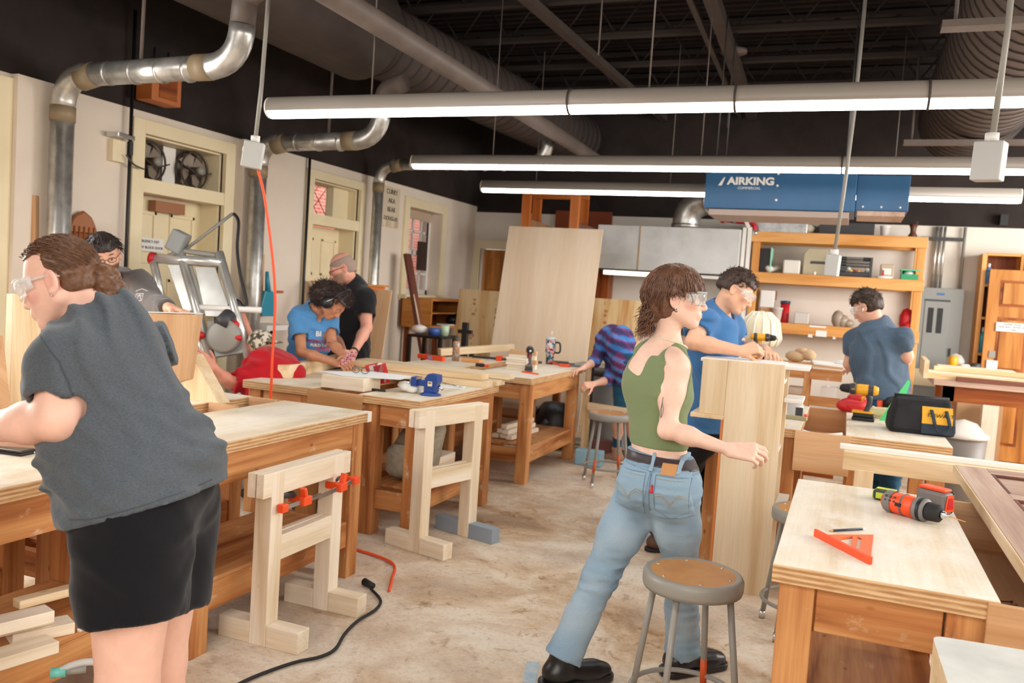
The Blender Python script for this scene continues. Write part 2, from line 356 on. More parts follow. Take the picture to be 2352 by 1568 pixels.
# galvanized dust pipes from the left wall: vertical drop + horizontal run + elbows
def dust_pipe(y,xe,z,label,elbow=True,r=.075,vx=-5.02):
    o=thing('dust_pipe',label,'pipe',(vx,y,0))
    b=B(); b.cyl((0,0,.2),(0,0,z-.2),r,n=20); b.obj('drop','steel',o)
    b=B(); b.tube(arc((0,0,z-.22),(0,0,z),(.22,0,z+.005),7),r+.003,20); b.obj('elbow','steel',o)
    ln=xe-vx
    b=B(); b.cyl((.22,0,z+.005),(ln-.2,0,z+.02),r,n=20); b.obj('run','steel',o)
    s=.4
    while s<ln-.3: b=B(); b.tube([(s,-.0,z+.008),(s+.02,0,z+.008)],r+.003,20); b.obj('seam','steel',o); s+=.22
    for p in ([(.16,0,z-.02),(.28,0,z+.006)],[(0,0,z-.3),(0,0,z-.2)],[(ln-.28,0,z+.02),(ln-.16,0,z+.02)]): b=B(); b.tube(p,r+.006,20); b.obj('duct_tape',W['tape'],o)
    b=B(); b.tube(arc((ln-.2,0,z+.02),(ln+.06,0,z+.02),(ln+.08,-.02,z+.26),8),r+.003,20); b.obj('elbow','steel',o)
    if elbow:
        b=B(); b.tube([(ln+.08,-.02,z+.26)]+arc((ln+.09,-.02,z+.38),(ln+.1,-.02,z+.47),(ln+.3,-.05,z+.48),6),r,20); b.obj('riser',W['ductw'],o)
    return o
W['tape']=mat('duct_tape','#8f7d62',.5)
dust_pipe(4.25,-3.62,2.83,'galvanized dust pipe nearest the camera on the left wall with shiny run')
dust_pipe(6.3,-3.85,2.76,'galvanized dust pipe between the two cream doors')
dust_pipe(8.38,-3.1,2.90,'galvanized dust pipe beside the hand lettered poster',False,.06)
for x,y,z,lab in ((-4.35,4.25,2.92,'thin rod hanging the nearest dust pipe'),(-4.3,6.3,2.85,'thin rod hanging the middle dust pipe')):
    b=B(); b.tube([(x,y,z),(x+.02,y,4.1)],.012,6); one(b,'hanger_rod','ductw',lab,'rod')
# --- tubular light rows
W['lamp']=mat('lamp_diffuser',(1,.99,.97),.4,emit=15); W['fix']=mat('fixture_enamel','#8f877e',.45)
def light_row(x0,x1,y,z,r,seg,label,joint=True):
    o=thing('tube_light',label,'ceiling light',(x0,y,z)); ln=x1-x0
    def sect(a0,a1,rr,n=14): return [(math.cos(a0+(a1-a0)*i/n)*rr,math.sin(a0+(a1-a0)*i/n)*rr) for i in range(n+1)]
    b=B(); b.prism(sect(math.radians(-25),math.radians(205),r),0,ln,(0,0,0),(0,1,0),(0,0,1),(1,0,0)); b.sm=[len(f)==4 for f in b.f]; b.obj('housing','fix',o)
    b=B(); b.prism(sect(math.radians(207),math.radians(333),r*.985),0.005,ln-.005,(0,0,0),(0,1,0),(0,0,1),(1,0,0)); b.sm=[len(f)==4 for f in b.f]; b.obj('diffuser','lamp',o)
    s=seg[0]
    while joint and s<ln-.05:
        b=B(); b.cyl((s-.006,0,0),(s+.006,0,0),r+.004,n=28); b.obj('joint_ring',W['duct'],o); s+=seg[1]
    for s in (ln*.12,ln*.4,ln*.8):
        b=B(); b.tube([(s,0,r),(s,0,1.38)],.005,5); b.obj('hanger_cable','ductw',o)
    for s in (0,ln): b=B(); b.cyl((s-.01,0,0),(s+.01,0,0),r*.99,n=24); b.obj('end_cap',W['white'],o)
    return o
light_row(-3.56,2.6,4.567,2.666,.068,(2.025,.904),'nearest long tubular ceiling light across the room with dark joint rings')
light_row(-3.66,2.6,6.69,2.668,.062,(3.53,9),'second long tubular ceiling light passing in front of the blue air cleaner')
light_row(-3.70,1.27,8.30,2.674,.064,(9,9),'third tubular ceiling light, passing behind the blue air cleaner',False)
light_row(-3.56,2.6,2.0,2.666,.068,(1.1,1.2),'tubular ceiling light just above and in front of the camera')
light_row(-3.56,2.6,-.6,2.666,.068,(1.1,1.2),'tubular ceiling light over the near end of the room')
# --- left wall windows and doors
W['glass']=mat('window_glass','#ffffff',.02,trans=1.0)
def win_x(k,y0,y1,z0,z1,casing,cols,rows,blind=0):
    q=B(); c=casing
    for a,e,f,g in ((y0-c,y0,z0-c*.6,z1+c),(y1,y1+c,z0-c*.6,z1+c),(y0,y1,z1,z1+c)): q.bx(XL,XL+.035,a,e,f,g)
    q.bx(XL-.06,XL+.12,y0-c-.03,y1+c+.03,z0-.05,z0)                  # sill
    w_=struct(q,f'window_{k}','cream',.004)
    q=B(); X0,X1=XL-.2,XL-.15
    q.bx(X0,X1,y0,y0+.05,z0,z1); q.bx(X0,X1,y1-.05,y1,z0,z1); q.bx(X0,X1,y0,y1,z0,z0+.06); q.bx(X0,X1,y0,y1,z1-.05,z1)
    for i in range(1,cols): yy=y0+(y1-y0)*i/cols; q.bx(X0+.012,X1-.005,yy-.012,yy+.012,z0,z1)
    for i in range(1,rows): zz=z0+(z1-z0)*i/rows; t=.028 if i*2==rows else .014; q.bx(X0+.012,X1-.005,y0,y1,zz-t,zz+t)
    q.obj('sash','white',w_); q=B(); q.bx(X0+.02,X0+.025,y0,y1,z0,z1); q.obj('glass_pane','glass',w_)
    if blind: q=B(); q.bx(X1,X1+.01,y0+.02,y1-.02,z1-blind,z1); q.obj('roller_blind',mat('blind_fabric','#b8a58c',.8),w_)
    return w_
win_x(1,2.3,3.86,1.0,2.62,.14,3,4)
w3=win_x(3,9.42,10.34,1.46,2.55,.12,4,4,.12)
q=B(); q.bx(XL-.14,XL-.13,9.98,10.22,1.78,2.16); q.obj('dark_pane',mat('dark_film','#3a2622',.5),w3); q=B(); q.bx(XL-.14,XL-.132,10.22,10.26,1.78,2.42); q.obj('dark_strip',mat('dark_strip','#2e211c',.5),w3)
def door_x(k,y0,y1,zt,ztop,c,fans):
    q=B()
    for a,e,f,g in ((y0-c,y0,0,ztop+c*.9),(y1,y1+c,0,ztop+c*.9),(y0,y1,ztop,ztop+c*.9)): q.bx(XL-.02,XL+.04,a,e,f,g)
    q.bx(XL-.12,XL+.035,y0,y1,zt,zt+.11)
    for a in (y0,y1-.015): q.bx(XL-.28,XL-.02,a,a+.015,0,ztop)
    q.bx(XL-.28,XL-.02,y0,y1,ztop-.015,ztop)
    d=struct(q,f'door_{k}','cream',.004)
    q=B(); X0=XL-.26; q.bx(X0,X0+.045,y0+.015,y1-.015,0,zt)
    l=q.obj('door_leaf','cream',d); w_=(y1-y0)/2
    for i in (0,1):
        for (a,e) in ((.2,.95),(1.1,1.5),(1.62,zt-.12)):
            q=B(); A=y0+.1+i*(w_-.02); E=A+w_-.17
            for s in ((A,E,a,a+.03),(A,E,e-.03,e),(A,A+.03,a,e),(E-.03,E,a,e)): q.bx(X0+.04,X0+.06,*s)
            q.obj('panel_moulding','cream',l,.004)
    return d
d1=door_x(1,5.12,6.04,2.17,2.62,.12,True)
d2=door_x(2,7.37,8.26,2.14,2.6,.1,False)
# transom of door 2: leaded pane
q=B(); q.bx(XL-.2,XL-.195,7.4,8.23,2.27,2.58); q.obj('transom_glass','glass',d2)
q=B(); q.bx(XL-.22,XL-.12,7.40,7.46,2.25,2.6); q.bx(XL-.22,XL-.12,7.95,8.25,2.25,2.6)
q.obj('transom_frame','cream',d2)
q=B()
for i in range(-3,6):
    for s in (1,-1):
        a=7.46+i*.16; p=[(XL-.19,a,2.27 if s>0 else 2.58),(XL-.19,a+.31,2.58 if s>0 else 2.27)]
        if a>7.4 and a+.31<8.0: q.tube(p,.004,5)
q.obj('leading',W['dgrey'],d2)
# fans in transom of door 1
q=B(); q.bx(XL-.24,XL-.21,5.13,6.03,2.28,2.6); q.obj('fan_board',mat('fan_board','#6b5f56',.8),d1)
W['fan']=mat('fan_blade','#8a7d70',.5); W['fand']=mat('fan_dark','#3d332c',.6)
q=B(); q.bx(XL-.2,XL-.19,5.54,5.68,2.28,2.6); q.obj('white_plank','white',d1)
for yc,lab in ((5.34,'left wall fan with grey blades in the transom over the first cream door'),(5.83,'right wall fan with grey blades in the transom over the first cream door')):
    o=thing('window_fan',lab,'fan',(XL-.12,yc,2.44))
    b=B(); b.tube([(0,math.cos(a)*.155,math.sin(a)*.155) for a in [2*PI*i/28 for i in range(29)]],.009,6,False); b.tube([(-.06,math.cos(a)*.155,math.sin(a)*.155) for a in [2*PI*i/28 for i in range(29)]],.009,6,False); b.obj('cage_rim','fand',o)
    for k in range(4):
        b=B(); a=k*PI/2+.5; u=V((0,math.cos(a),math.sin(a))); w_=V((0,-math.sin(a),math.cos(a)))
        P=[u*.03+w_*.02+V((-.05,0,0)),u*.13+w_*.075+V((-.06,0,0)),u*.145-w_*.02+V((-.02,0,0)),u*.1-w_*.06+V((-.015,0,0)),u*.03-w_*.02+V((-.03,0,0))]
        b.add(P+[p+V((.006,0,0)) for p in P],[(0,1,2,3,4),(9,8,7,6,5)]+[(i,(i+1)%5,5+(i+1)%5,5+i) for i in range(5)]); b.obj('blade','fan',o)
    b=B(); b.cyl((-.06,0,0),(.05,0,0),.032); b.obj('motor','fand',o); b=B(); b.cyl((.05,0,0),(.09,0,0),.036); b.obj('hub',W['grey'],o)
    b=B(); b.tube([(.05,-.15,.02),(.06,0,-.05),(.05,.15,.0)],.006,6); b.obj('bracket','fand',o)
q=B(); q.bx(XL-.2,XL-.13,5.42,5.75,2.05,2.14); q.obj('door_closer',mat('closer_brown','#96603c',.4),d1)
q=B(); q.bx(XL-.19,XL-.186,5.24,5.58,1.72,1.83); s_=q.obj('door_notice','paper',d1)
for i,t in enumerate(('EMERGENCY EXIT','DO NOT BLOCK DOOR')): text(t,.03,(XL-.184,5.41,1.80-.05*i),(0,1,0),(0,0,1),W['dgrey'],'notice_text',d1)
# back door
q=B()
for s in ((-5.2,-5.1,0,2.3),(-4.42,-4.3,0,2.3),(-5.1,-4.42,2.18,2.3)): q.bx(s[0],s[1],YB-.03,YB+.02,s[2],s[3])
d4=struct(q,'door_4','cream',.003)
q=B(); q.bx(-5.08,-4.44,YB+.08,YB+.12,0,2.17)
for z0,z1 in ((.2,.9),(1.05,1.5),(1.6,2.05)):
    for x0 in (-5.0,-4.72): q.bx(x0,x0+.22,YB+.07,YB+.085,z0,z1)
q.obj('door_leaf','door',d4)
# outside the window: brick wall in daylight
m,n,L,b=nt('brick_outside'); br=N(n,'ShaderNodeTexBrick'); L.new(coords(n,L,'Object',(1,1,1)),br.inputs[0])
mp=[x for x in n if x.type=='MAPPING'][0]; mp.inputs['Rotation'].default_value=(0,PI/2,PI/2); br.inputs['Scale'].default_value=4.5
br.inputs['Color1'].default_value=lin('#c46a5c'); br.inputs['Color2'].default_value=lin('#b05648'); br.inputs['Mortar'].default_value=lin('#d8c0b0'); L.new(br.outputs[0],b.inputs['Base Color']); b.inputs['Roughness'].default_value=.9
q=B(); q.bx(-8.1,-8.0,8,15.5,-1,5); struct(q,'wall_outside',m)
q=B(); q.bx(-8.02,-7.9,15.52,19,-1,5); struct(q,'wall_outside_white','white')
area('daylight_outside',(-6.2,12.5,5.5),(-8,15,1.5),3,3,500,(1,.98,.95))
# black pipe beside door 1, switch, wires
o=thing('wall_cable','black vertical cable on the left of the first cream door','cable',(XL+.06,4.95,0)); b=B(); b.tube([(0,0,.3),(0,0,3.5)],.013,8); b.obj('cable','black',o); b=B(); b.box((0,0,2.45),(.03,.03,.05)); b.box((0,0,2.5),(.03,.03,.05)); b.obj('clip','black',o)
o=thing('wall_cable','black vertical cable on the left of the second cream door','cable',(XL+.04,7.26,0)); b=B(); b.tube([(0,0,.3),(0,0,ZP)],.014,8); b.obj('cable','black',o)
o=thing('switch_box','grey wall switch box with white base left of the first door','switch box',(XL,4.86,2.4)); b=B(); b.bx(.0,.05,-.06,.06,-.04,.12); b.obj('base','cream',o,.003); b=B(); b.box((.06,.0,.15),(.1,.2,.035),(0,0,.2)); b.obj('lever','chrome',o,.005)
b=B(); b.tube(spline([onX(290,355,-5.12),onX(308,378,-5.1),onX(330,388,-5.12)]),.007,6); one(b,'wire','dgrey','thin loose wire from switch to the left fan','wire')
b=B(); b.bx(0,.03,-.05,.05,-.012,.012); o=one(b,'wall_plate',mat('plate_brown','#b06a3c',.5),'small brown plate on the left wall right of the blue dustpan','plate'); o.location=(XL,6.92,1.42)
# poster
o=thing('wall_poster','tall hand lettered poster on the left wall beside the far window','poster',(XL+.012,8.98,2.45)); b=B(); b.bx(-.006,.0,-.2,.2,-.2,.28); b.obj('sheet',mat('poster_cream','#cfc2aa',.8),o)
for i,t in enumerate(('CURRY','AKA','BEAR','DOUGLAS')): text(t,.082 if i<3 else .07,(.004,0,.22-.105*i),(0,1,0),(0,0,1),mat('ink'+str(i),'#5a4b40',.8),'lettering',o)
for i in range(4): b=B(); b.bx(0,.003,-.19+.1*i,-.12+.1*i,-.19,-.12); b.obj('swatch',mat('sw'+str(i),['#d8cfae','#c9b48a','#d4cbb2','#c2ab8c'][i],.8),o)
# ================= workbenches
TT=.89
def bench(label,xa,y0,y1,dirn,wa=.57,tray=.22,wb=.54,top=TT,endboard=True,shelf=True,half=False,legs=True,topm='top',leg='fir'):
    # xa: free long edge of the first top; dirn -1 extends to -X, +1 to +X
    o=thing('workbench',label,'workbench',(xa,(y0+y1)/2,0)); ln=y1-y0; h=ln/2
    def bxs(b,a,c,y0_,y1_,z0,z1): b.bx(dirn*a,dirn*c,y0_,y1_,z0,z1)
    def topslab(a,c):
        b=B(); bxs(b,a,c,-h,h,top-.052,top)
        # top face gets worn surface, rim gets layered edge
        t=b.obj('tabletop',[topm,'edge'],o,.003); 
        for p in t.data.polygons: p.material_index=0 if p.normal.z>.9 else 1
    spans=[(0,wa)] if half else [(0,wa),(wa+tray,wa+tray+wb)]
    for a,c in spans:
        topslab(a,c)
        for yy in (-h+.06,h-.10):                                    # aprons across
            b=B(); bxs(b,a+.12,c-.12,yy,yy+.04,top-.19,top-.053); b.obj('apron',leg,o,.003)
        for xx in (a+.025,c-.065):
            b=B(); bxs(b,xx,xx+.04,-h+.12,h-.12,top-.19,top-.053); b.obj('apron',leg,o,.003)
        if legs:
            for xx in (a+.02,c-.115):
                for yy in (-h+.04,h-.14):
                    b=B(); bxs(b,xx,xx+.095,yy,yy+.10,0,top-.054); b.obj('leg',leg,o,.004)
            if shelf:
                for yy in (-h+.06,h-.10): b=B(); bxs(b,a+.116,c-.116,yy,yy+.04,.17,.29); b.obj('stretcher',leg,o,.003)
                for xx in (a+.03,c-.07): b=B(); bxs(b,xx,xx+.04,-h+.14,h-.14,.17,.29); b.obj('stretcher',leg,o,.003)
                b=B(); bxs(b,a+.03,c-.03,-h+.145,h-.145,.291,.309); b.obj('lower_shelf','fir' if leg=='fir' else leg,o,.002)
    if not half:
        b=B(); bxs(b,wa,wa+tray,-h+.02,h-.02,top-.19,top-.175); b.obj('tool_tray','paleb',o)
        if endboard:
            for yy in (-h-.012,h-.006): b=B(); bxs(b,wa-.03,wa+tray+.03,yy,yy+.018,top-.24,top-.004); b.obj('tray_end','paleb',o,.003)
    return o
bench('workbench nearest on the left, holding the black laptop, under the grey shirted person',-2.37,1.15,2.62,-1)
bench('worn left workbench with a white painted corner, behind the trestle with clamps',-2.36,2.66,4.0,-1)
bench('workbench with the blue bench vise standing on it',-2.36,4.57,5.82,-1,wa=.434,tray=.346,wb=.55)
bench('workbench carrying the travel tumbler and upright drill, in front of the leaning plywood sheet',-2.345,6.48,7.92,-1,wa=.56)
bench('workbench at the right front with drill and orange square on top',-.136,2.445,3.74,1,wa=.56,tray=.22)
bench('workbench holding the black and yellow tool bag',.604,5.26,6.6,-1,wa=.556,tray=.25,wb=.56)
# white paint on the corner of bench two
b=B(); b.bx(-2.40,-2.359,3.962,4.002,TT-.054,TT+.001); b.obj('x','white') and None
p_=bpy.data.objects['x']; p_.name='white_corner'; p_.parent=[o for o in C.objects if o.get('label','').startswith('worn left workbench')][0]; p_.location=-V(p_.parent.location)
# ================= trestles
def trestle(label,xc,y0,y1,top,mid,half=.22,foot=.45,m='pinew',far=None,footoff=0,footh=.095):
    o=thing('trestle',label,'trestle',(xc,y0,0)); ln=y1-y0
    for k,(yy,mm) in enumerate(((0,m),(ln,far or m))):
        b=B(); b.bx(-.043,.043,yy-.042,yy+.042,.0,top-.004); b.obj('post',m,o,.003)
        for s in (-1,1):
            b=B(); b.bx(-foot/2+footoff,foot/2+footoff,yy+s*.043,yy+s*.081,0,footh) if False else b.bx(footoff+(-foot/2 if s<0 else .044),footoff+(-.044 if s<0 else foot/2),yy-.041,yy+.041,0,footh); b.obj('foot',mm,o,.004)
    for s in (-1,1):
        b=B(); b.bx(s*.004,s*.042,-.1,ln+.1,top-.105,top); b.obj('top_rail',m,o,.003)
        b=B(); b.bx(s*.006,s*.040,.0,ln,mid-.11,mid); b.obj('middle_rail',m,o,.003)
    return o
W['blueg']=mat('blue_grey_paint','#8d9aa6',.6)
sh1=trestle('pale wooden trestle with two orange clamps gripped on it',-2.25,3.0,3.47,.76,.47,foot=.42)
sh2=trestle('tall pale wooden trestle with one blue grey painted foot, by the bench vise',-2.285,4.5,4.97,.86,.49,far='blueg',foot=.47)
sh2.rotation_euler=(0,0,math.radians(-14))
o=thing('trestle','long pale trestle behind the right front workbench, under the panelled door slab',"trestle",(.1,4.72,0))
for x in (.045,1.25):
    b=B(); b.bx(x-.045,x+.045,-.045,.045,0,.80); b.obj('post','pine',o,.003)
    b=B(); b.bx(x-.045,x+.045,-.25,.25,0,.09) if False else b.bx(x-.044,x+.044,.046,.26,0,.09); b.obj('foot','pine',o,.003)
    b=B(); b.bx(x-.044,x+.044,-.26,-.046,0,.09); b.obj('foot','pine',o,.003)
for s in (-1,1): b=B(); b.bx(-.06,1.34,s*.024-.019,s*.024+.019,.79,.885); b.obj('top_rail','pine',o,.003)
b=B(); b.bx(0,1.3,-.019,.019,.45,.54); b.obj('middle_rail','pine',o,.003)
# ================= stools
W['masonite']=blotch('hardboard_seat',[(.3,'#b27a44'),(.55,'#c08a52'),(.75,'#b0763e')],7,.45)
def stool(label,loc,rz,h=.62,r=.182,ringz=.16):
    o=thing('metal_stool',label,'stool',loc,rz)
    b=B(); b.lathe([(r-.03,h-.062),(r-.004,h-.06),(r,h-.045),(r,h-.016),(r-.006,h-.004),(r-.016,h),(r-.03,h-.004)],n=40); b.obj('seat_rim','grey',o)
    b=B(); b.lathe([(0,h-.012),(r-.028,h-.012),(r-.028,h-.0035),(0,h-.0035)],n=40,sm=False); s=b.obj('seat_disc','masonite',o)
    for i in range(6): a=i*PI/3+.3; b=B(); b.ball((math.cos(a)*(r-.045),math.sin(a)*(r-.045),h-.003),(.006,.006,.003),8); b.obj('rivet','chrome',s)
    for i in range(4):
        a=i*PI/2+PI/4; t=V((math.cos(a),math.sin(a),0)); p0=t*(r-.04)+V((0,0,h-.05)); p1=t*(r+.035)+V((0,0,.02))
        b=B(); b.cyl(p0,p1,.0125,n=14); lg=b.obj('leg','grey',o)
        b=B(); b.cyl(p1+V((0,0,-.02)),p1+V((0,0,.022)),.015,n=14); b.obj('foot_glide','chrome',lg)
        if i in (0,2,3): b=B(); b.cyl(p0.lerp(p1,.62),p0.lerp(p1,.80),.0131,n=14); b.obj('orange_paint',mat('orange_scuff','#d2541e',.5) if 'osc' not in W else W['osc'],lg)
    R_=(r-.04)+(.075)*((h-.05-ringz)/(h-.07)); b=B(); b.tube([(math.cos(a)*R_,math.sin(a)*R_,ringz) for a in [2*PI*i/40 for i in range(41)]],.0095,10,False); b.obj('foot_ring','grey',o)
    return o
W['osc']=mat('orange_scuff','#d2541e',.5)
st=stool('grey metal stool with a tan hardboard seat, nearest the camera at the bottom',(-.445,3.1,0),math.radians(33))
dup(st,(-1.80,6.98,0),.5,'grey metal stool behind the person in green, by the plaid shirt')
dup(st,(-.09,4.40,0),.3,'grey metal stool half hidden behind the right front workbench')
# ================= bookcase carcase being assembled
o=thing('bookcase','pale pine bookcase carcase standing upright, seen from its back','bookcase',(-.45,4.83,0))
def bxo(nm,x0,x1,y0,y1,z0,z1,m='spruce',bev=.002):
    b=B(); b.bx(x0,x1,y0,y1,z0,z1); return b.obj(nm,m,o,bev)
bxo('side_board',-.145,.16,0,.02,0,1.29); bxo('side_board',-.285,-.146,0,.02,.98,1.288)
bxo('shelf',-.30,.15,.021,.33,1.272,1.29,'white'); bxo('ledge',-.33,-.146,-.01,.3,.955,.979,'pine')
bxo('back_edge',-.16,-.146,.0,.018,.0,.954,'orange'); bxo('side_board',-.145,.16,.39,.41,0,1.28)
for z in (1.17,.78,.42,.06): bxo('shelf',-.14,.15,.021,.389,z,z+.02,'white' if z>.5 else 'pine')
bxo('shelf',.15,.28,.08,.38,1.262,1.28,'white'); bxo('shelf_end',.161,.26,.08,.36,1.08,1.1,'white'); bxo('shelf_end',.161,.22,.1,.36,.5,.515,'white')
# ================= leaning sheets
def slab(name,pts4,th,m,label,cat,group=None):
    # pts4: bl, br, tr, tl ; thickness away from the camera side
    P=[V(p) for p in pts4]; nrm=(P[1]-P[0]).cross(P[3]-P[0]).normalized(); b=B(); Q=P+[p-nrm*th for p in P]
    ex=(P[3]-P[0]).normalized(); ey=(P[1]-P[0]).normalized(); off=RNG.uniform(0,20); G=[((p-P[0]).dot(ex)+off,(p-P[0]).dot(ey),0) for p in Q]
    b.add(Q,[(0,1,2,3),(7,6,5,4),(0,4,5,1),(1,5,6,2),(2,6,7,3),(3,7,4,0)],G); return one(b,name,m,label,cat,group,.003)
yp=9.6
slab('plywood_sheet',[(-3.97,yp-.35,.02),(-2.75,yp-.35,.02),(-2.72,yp,2.37),(-3.90,yp,2.37)],.012,'ply','tall plain plywood sheet leaning behind the tumbler bench','plywood sheet')
slab('plywood_sheet',[(-4.75,yp+.32,.0),(-2.32,yp+.32,.0),(-2.3,yp+.45,1.57),(-4.72,yp+.45,1.57)],.018,'osb','knotty plywood sheet standing on edge behind the tall plain sheet','plywood sheet')
slab('plywood_sheet',[(-4.75,6.85,.02),(-4.07,6.85,.02),(-4.1,7.2,1.52),(-4.8,7.2,1.52)],.012,'paleb','light brown board standing behind the man in black','board')
# ================= back of the room
# --- shelving
Y0=10.9
def shelf_unit():
    o=thing('shelving_unit','tall wooden shelving unit of orange pine lumber on the back wall','shelf',(-.2,Y0+.25,0))
    def p(nm,x0,x1,y0,y1,z0,z1): b=B(); b.bx(x0+.2,x1+.2,y0-.25,y1-.25,z0,z1); return b.obj(nm,'shelf',o,.004)
    for z in (2.395,1.895,1.29): 
        p('front_rail',-1.19,.79,0,.045,z,z+.128); p('shelf_board',-1.19,.79,.046,.5,z+.105,z+.127); p('back_rail',-1.19,.79,.505,.54,z,z+.1)
    for x in (-1.17,.69):
        for y in (.046,.45): p('post',x,x+.09,y,y+.05,0,2.52)
    return o
shelf_unit()
def sbox(name,px0,py0,px1,py1,y,dep,m,label,cat,bev=.006,group=None,zb=None):
    a=onY(px0,py1,y); c=onY(px1,py0,y); z0=zb if zb is not None else a.z
    b=B(); b.bx(a.x,c.x,y,y+dep,z0,z0+abs(c.z-a.z)); return one(b,name,m,label,cat,group,bev)
S1,S2,S3=2.523,2.023,1.418
def lathe_at(name,px,y,z,prof,m,label,cat,group=None):
    x=onY(px,600,y).x; b=B(); b.lathe(prof,(x,y,z),n=20); return one(b,name,m,label,cat,group)
sbox('metal_tray',1735,512,1855,532,11.02,.3,'steel','grey metal tray at the left end of the top shelf','tray',zb=S1)
sbox('tool_case',1880,515,2010,540,11.05,.3,'dgrey','dark grey flat case lying on the top shelf','case',zb=S1)
b=B(); a=onY(1850,510,11.1); b.ball((a.x,11.15,S1+.075),(.13,.1,.075),12); one(b,'bag',mat('bag_beige','#b5ab96',.8),'pale crumpled bag between tray and case on the top shelf','bag')
lathe_at('bucket',2026,11.05,S1,[(.045,0),(.055,.11),(.058,.11),(.058,.125),(.0,.125)],'white','white tub with green rim on the top shelf','tub')
o=thing('boot_sculpture','dark brown boot shaped ornament at the right end of the top shelf','ornament',tuple(V((onY(2097,540,11.05).x,11.1,S1))))
b=B(); b.lathe([(.045,0),(.05,.03),(.03,.06),(.033,.11),(.05,.16)],n=14); b.obj('body',mat('boot_brown','#5e3526',.5),o); b=B(); b.box((.035,0,.17),(.02,.05,.05)); b.obj('flap',mat('boot_dark','#43241a',.5),o)
# middle shelf
sbox('board_dark',1738,570,1770,625,11.08,.02,'dgrey','dark board leaning at the left end of the middle shelf','board',zb=S2)
sbox('board_green',1766,570,1774,628,11.0,.25,mat('mint_board','#8fd0b4',.5),'thin mint green board standing on the middle shelf','board',zb=S2)
o=thing('paper_roll','white paper roll lying on the middle shelf','paper roll',(-.92,11.05,S2+.03)); b=B(); b.cyl((-.05,-.03,0),(.09,.12,.05),.03); b.obj('roll','white',o); b=B(); b.ball((-.04,-.0,.03),(.05,.05,.035),12); b.obj('wad','paper',o)
sbox('white_box',1797,602,1838,632,10.97,.2,mat('box_white','#e4e0d6',.6),'white plastic box on the middle shelf','box',.015,zb=S2)
b=B(); a=onY(1842,636,11.05); c=onY(1908,575,11.05); w_=c.x-a.x; hh=c.z-S2+.02; P=[(0,0),(w_,0),(w_,hh*.8),(w_*.85,hh),(w_*.15,hh),(0,hh*.8)]
b.prism(P,0,.2,(a.x,11.05,S2),(1,0,0),(0,0,1),(0,1,0)); one(b,'machine_cover',mat('khaki_metal','#b3a98d',.5),'khaki metal machine cover on the middle shelf','machine cover',None,.01)
b=B(); b.bx(a.x+w_*.28,a.x+w_*.85,11.045,11.049,S2+hh*.42,S2+hh*.52); one(b,'label_strip','dgrey','dark label strip on the khaki machine cover','label')
b=B(); a=onY(1870,636,10.95); b.cyl((a.x,10.95,S2),(a.x,10.95,S2+.04),.018); one(b,'white_jar','white','tiny white jar standing on the middle shelf','jar')
# milk crate
a=onY(1922,636,10.98); c=onY(2003,588,10.98); o=thing('crate','dark grey slotted crate full of small parts on the middle shelf','crate',((a.x+c.x)/2,11.12,S2))
w_=(c.x-a.x)/2; hh=.24
b=B(); b.bx(-w_,w_,-.14,.14,0,.015); b.obj('base','dgrey',o)
for z in (.02,.055,.13,.165,.2,.225):
    b=B()
    for s in (-1,1): b.bx(-w_,w_,s*.14-.006,s*.14+.006,z,z+(.03 if z<.05 else .012)); b.bx(s*w_-.006,s*w_+.006,-.14,.14,z,z+.012)
    b.obj('slat','dgrey',o)
for sx in (-1,1):
    for sy in (-1,1): b=B(); b.bx(sx*w_-.014,sx*w_+.014,sy*.14-.014,sy*.14+.014,0,hh); b.obj('corner','dgrey',o)
b=B(); b.bx(-w_,-w_*.5,-.146,-.134,.06,hh); b.bx(w_*.5,w_,-.146,-.134,.19,hh); b.obj('side','dgrey',o)
for i in range(9):
    b=B(); b.ball((RNG.uniform(-w_+.04,w_-.04)+0,-.1+.02*(i%3),.07+.03*(i%2)),(.03,.025,.025),8); q=b.obj('x',mat('crate_part%d'%i,['#e0902c','#d8d0c0','#c94a2c','#b8c0b8','#e6ddc8','#9a8a6a','#d8b46a','#f0ece0','#8aa09a'][i],.5)); q.name='crate_part'; q.location=o.location; tag(q,['orange','cream','rust','pale grey','ivory','olive','ochre','white','teal grey'][i]+' small part inside the dark crate','part')
sbox('tub',2020,608,2055,640,10.97,.14,mat('tub_tan','#b9a890',.6),'tan paint tub with printed label on the middle shelf','tub',.01,zb=S2)
a=onY(2036,625,10.97); b=B(); b.bx(a.x-.045,a.x+.05,10.962,10.967,S2+.05,S2+.12); q=b.obj('label_print','white'); tag(q,'white print on the tan paint tub','label'); b=B(); b.bx(a.x-.045,a.x-.025,10.958,10.961,S2+.03,S2+.1); q=b.obj('label_red','red'); tag(q,'red stripe on the tan paint tub','label')
o=thing('parts_bin','green open front parts bin on the middle shelf','bin',(onY(2089,640,10.98).x,11.05,S2)); W['green']=mat('bin_green','#2c9a68',.45)
b=B(); b.bx(-.09,.09,-.1,.1,0,.01); b.obj('base','green',o)
for s in (-1,1): b=B(); b.bx(s*.085,s*.095,-.1,.1,0,.11); b.obj('side','green',o)
b=B(); b.bx(-.09,.09,-.105,-.095,0,.065); b.obj('front','green',o); b=B(); b.bx(-.105,.105,-.115,.11,.105,.12); b.bx(-.09,.09,.09,.1,0,.11); b.obj('rim',mat('bin_rim','#4fb98a',.45),o)
b=B(); b.ball((onY(2089,640,10.98).x,11.03,S2+.07),(.07,.07,.04),10); one(b,'cloth_wad','white','white cloth wad inside the green parts bin','cloth')
b=B(); a=onY(2030,642,10.93); b.ball((a.x,10.95,S2+.015),(.1,.03,.02),8); one(b,'paper_scrap','paper','white paper scrap on the middle shelf edge','paper')
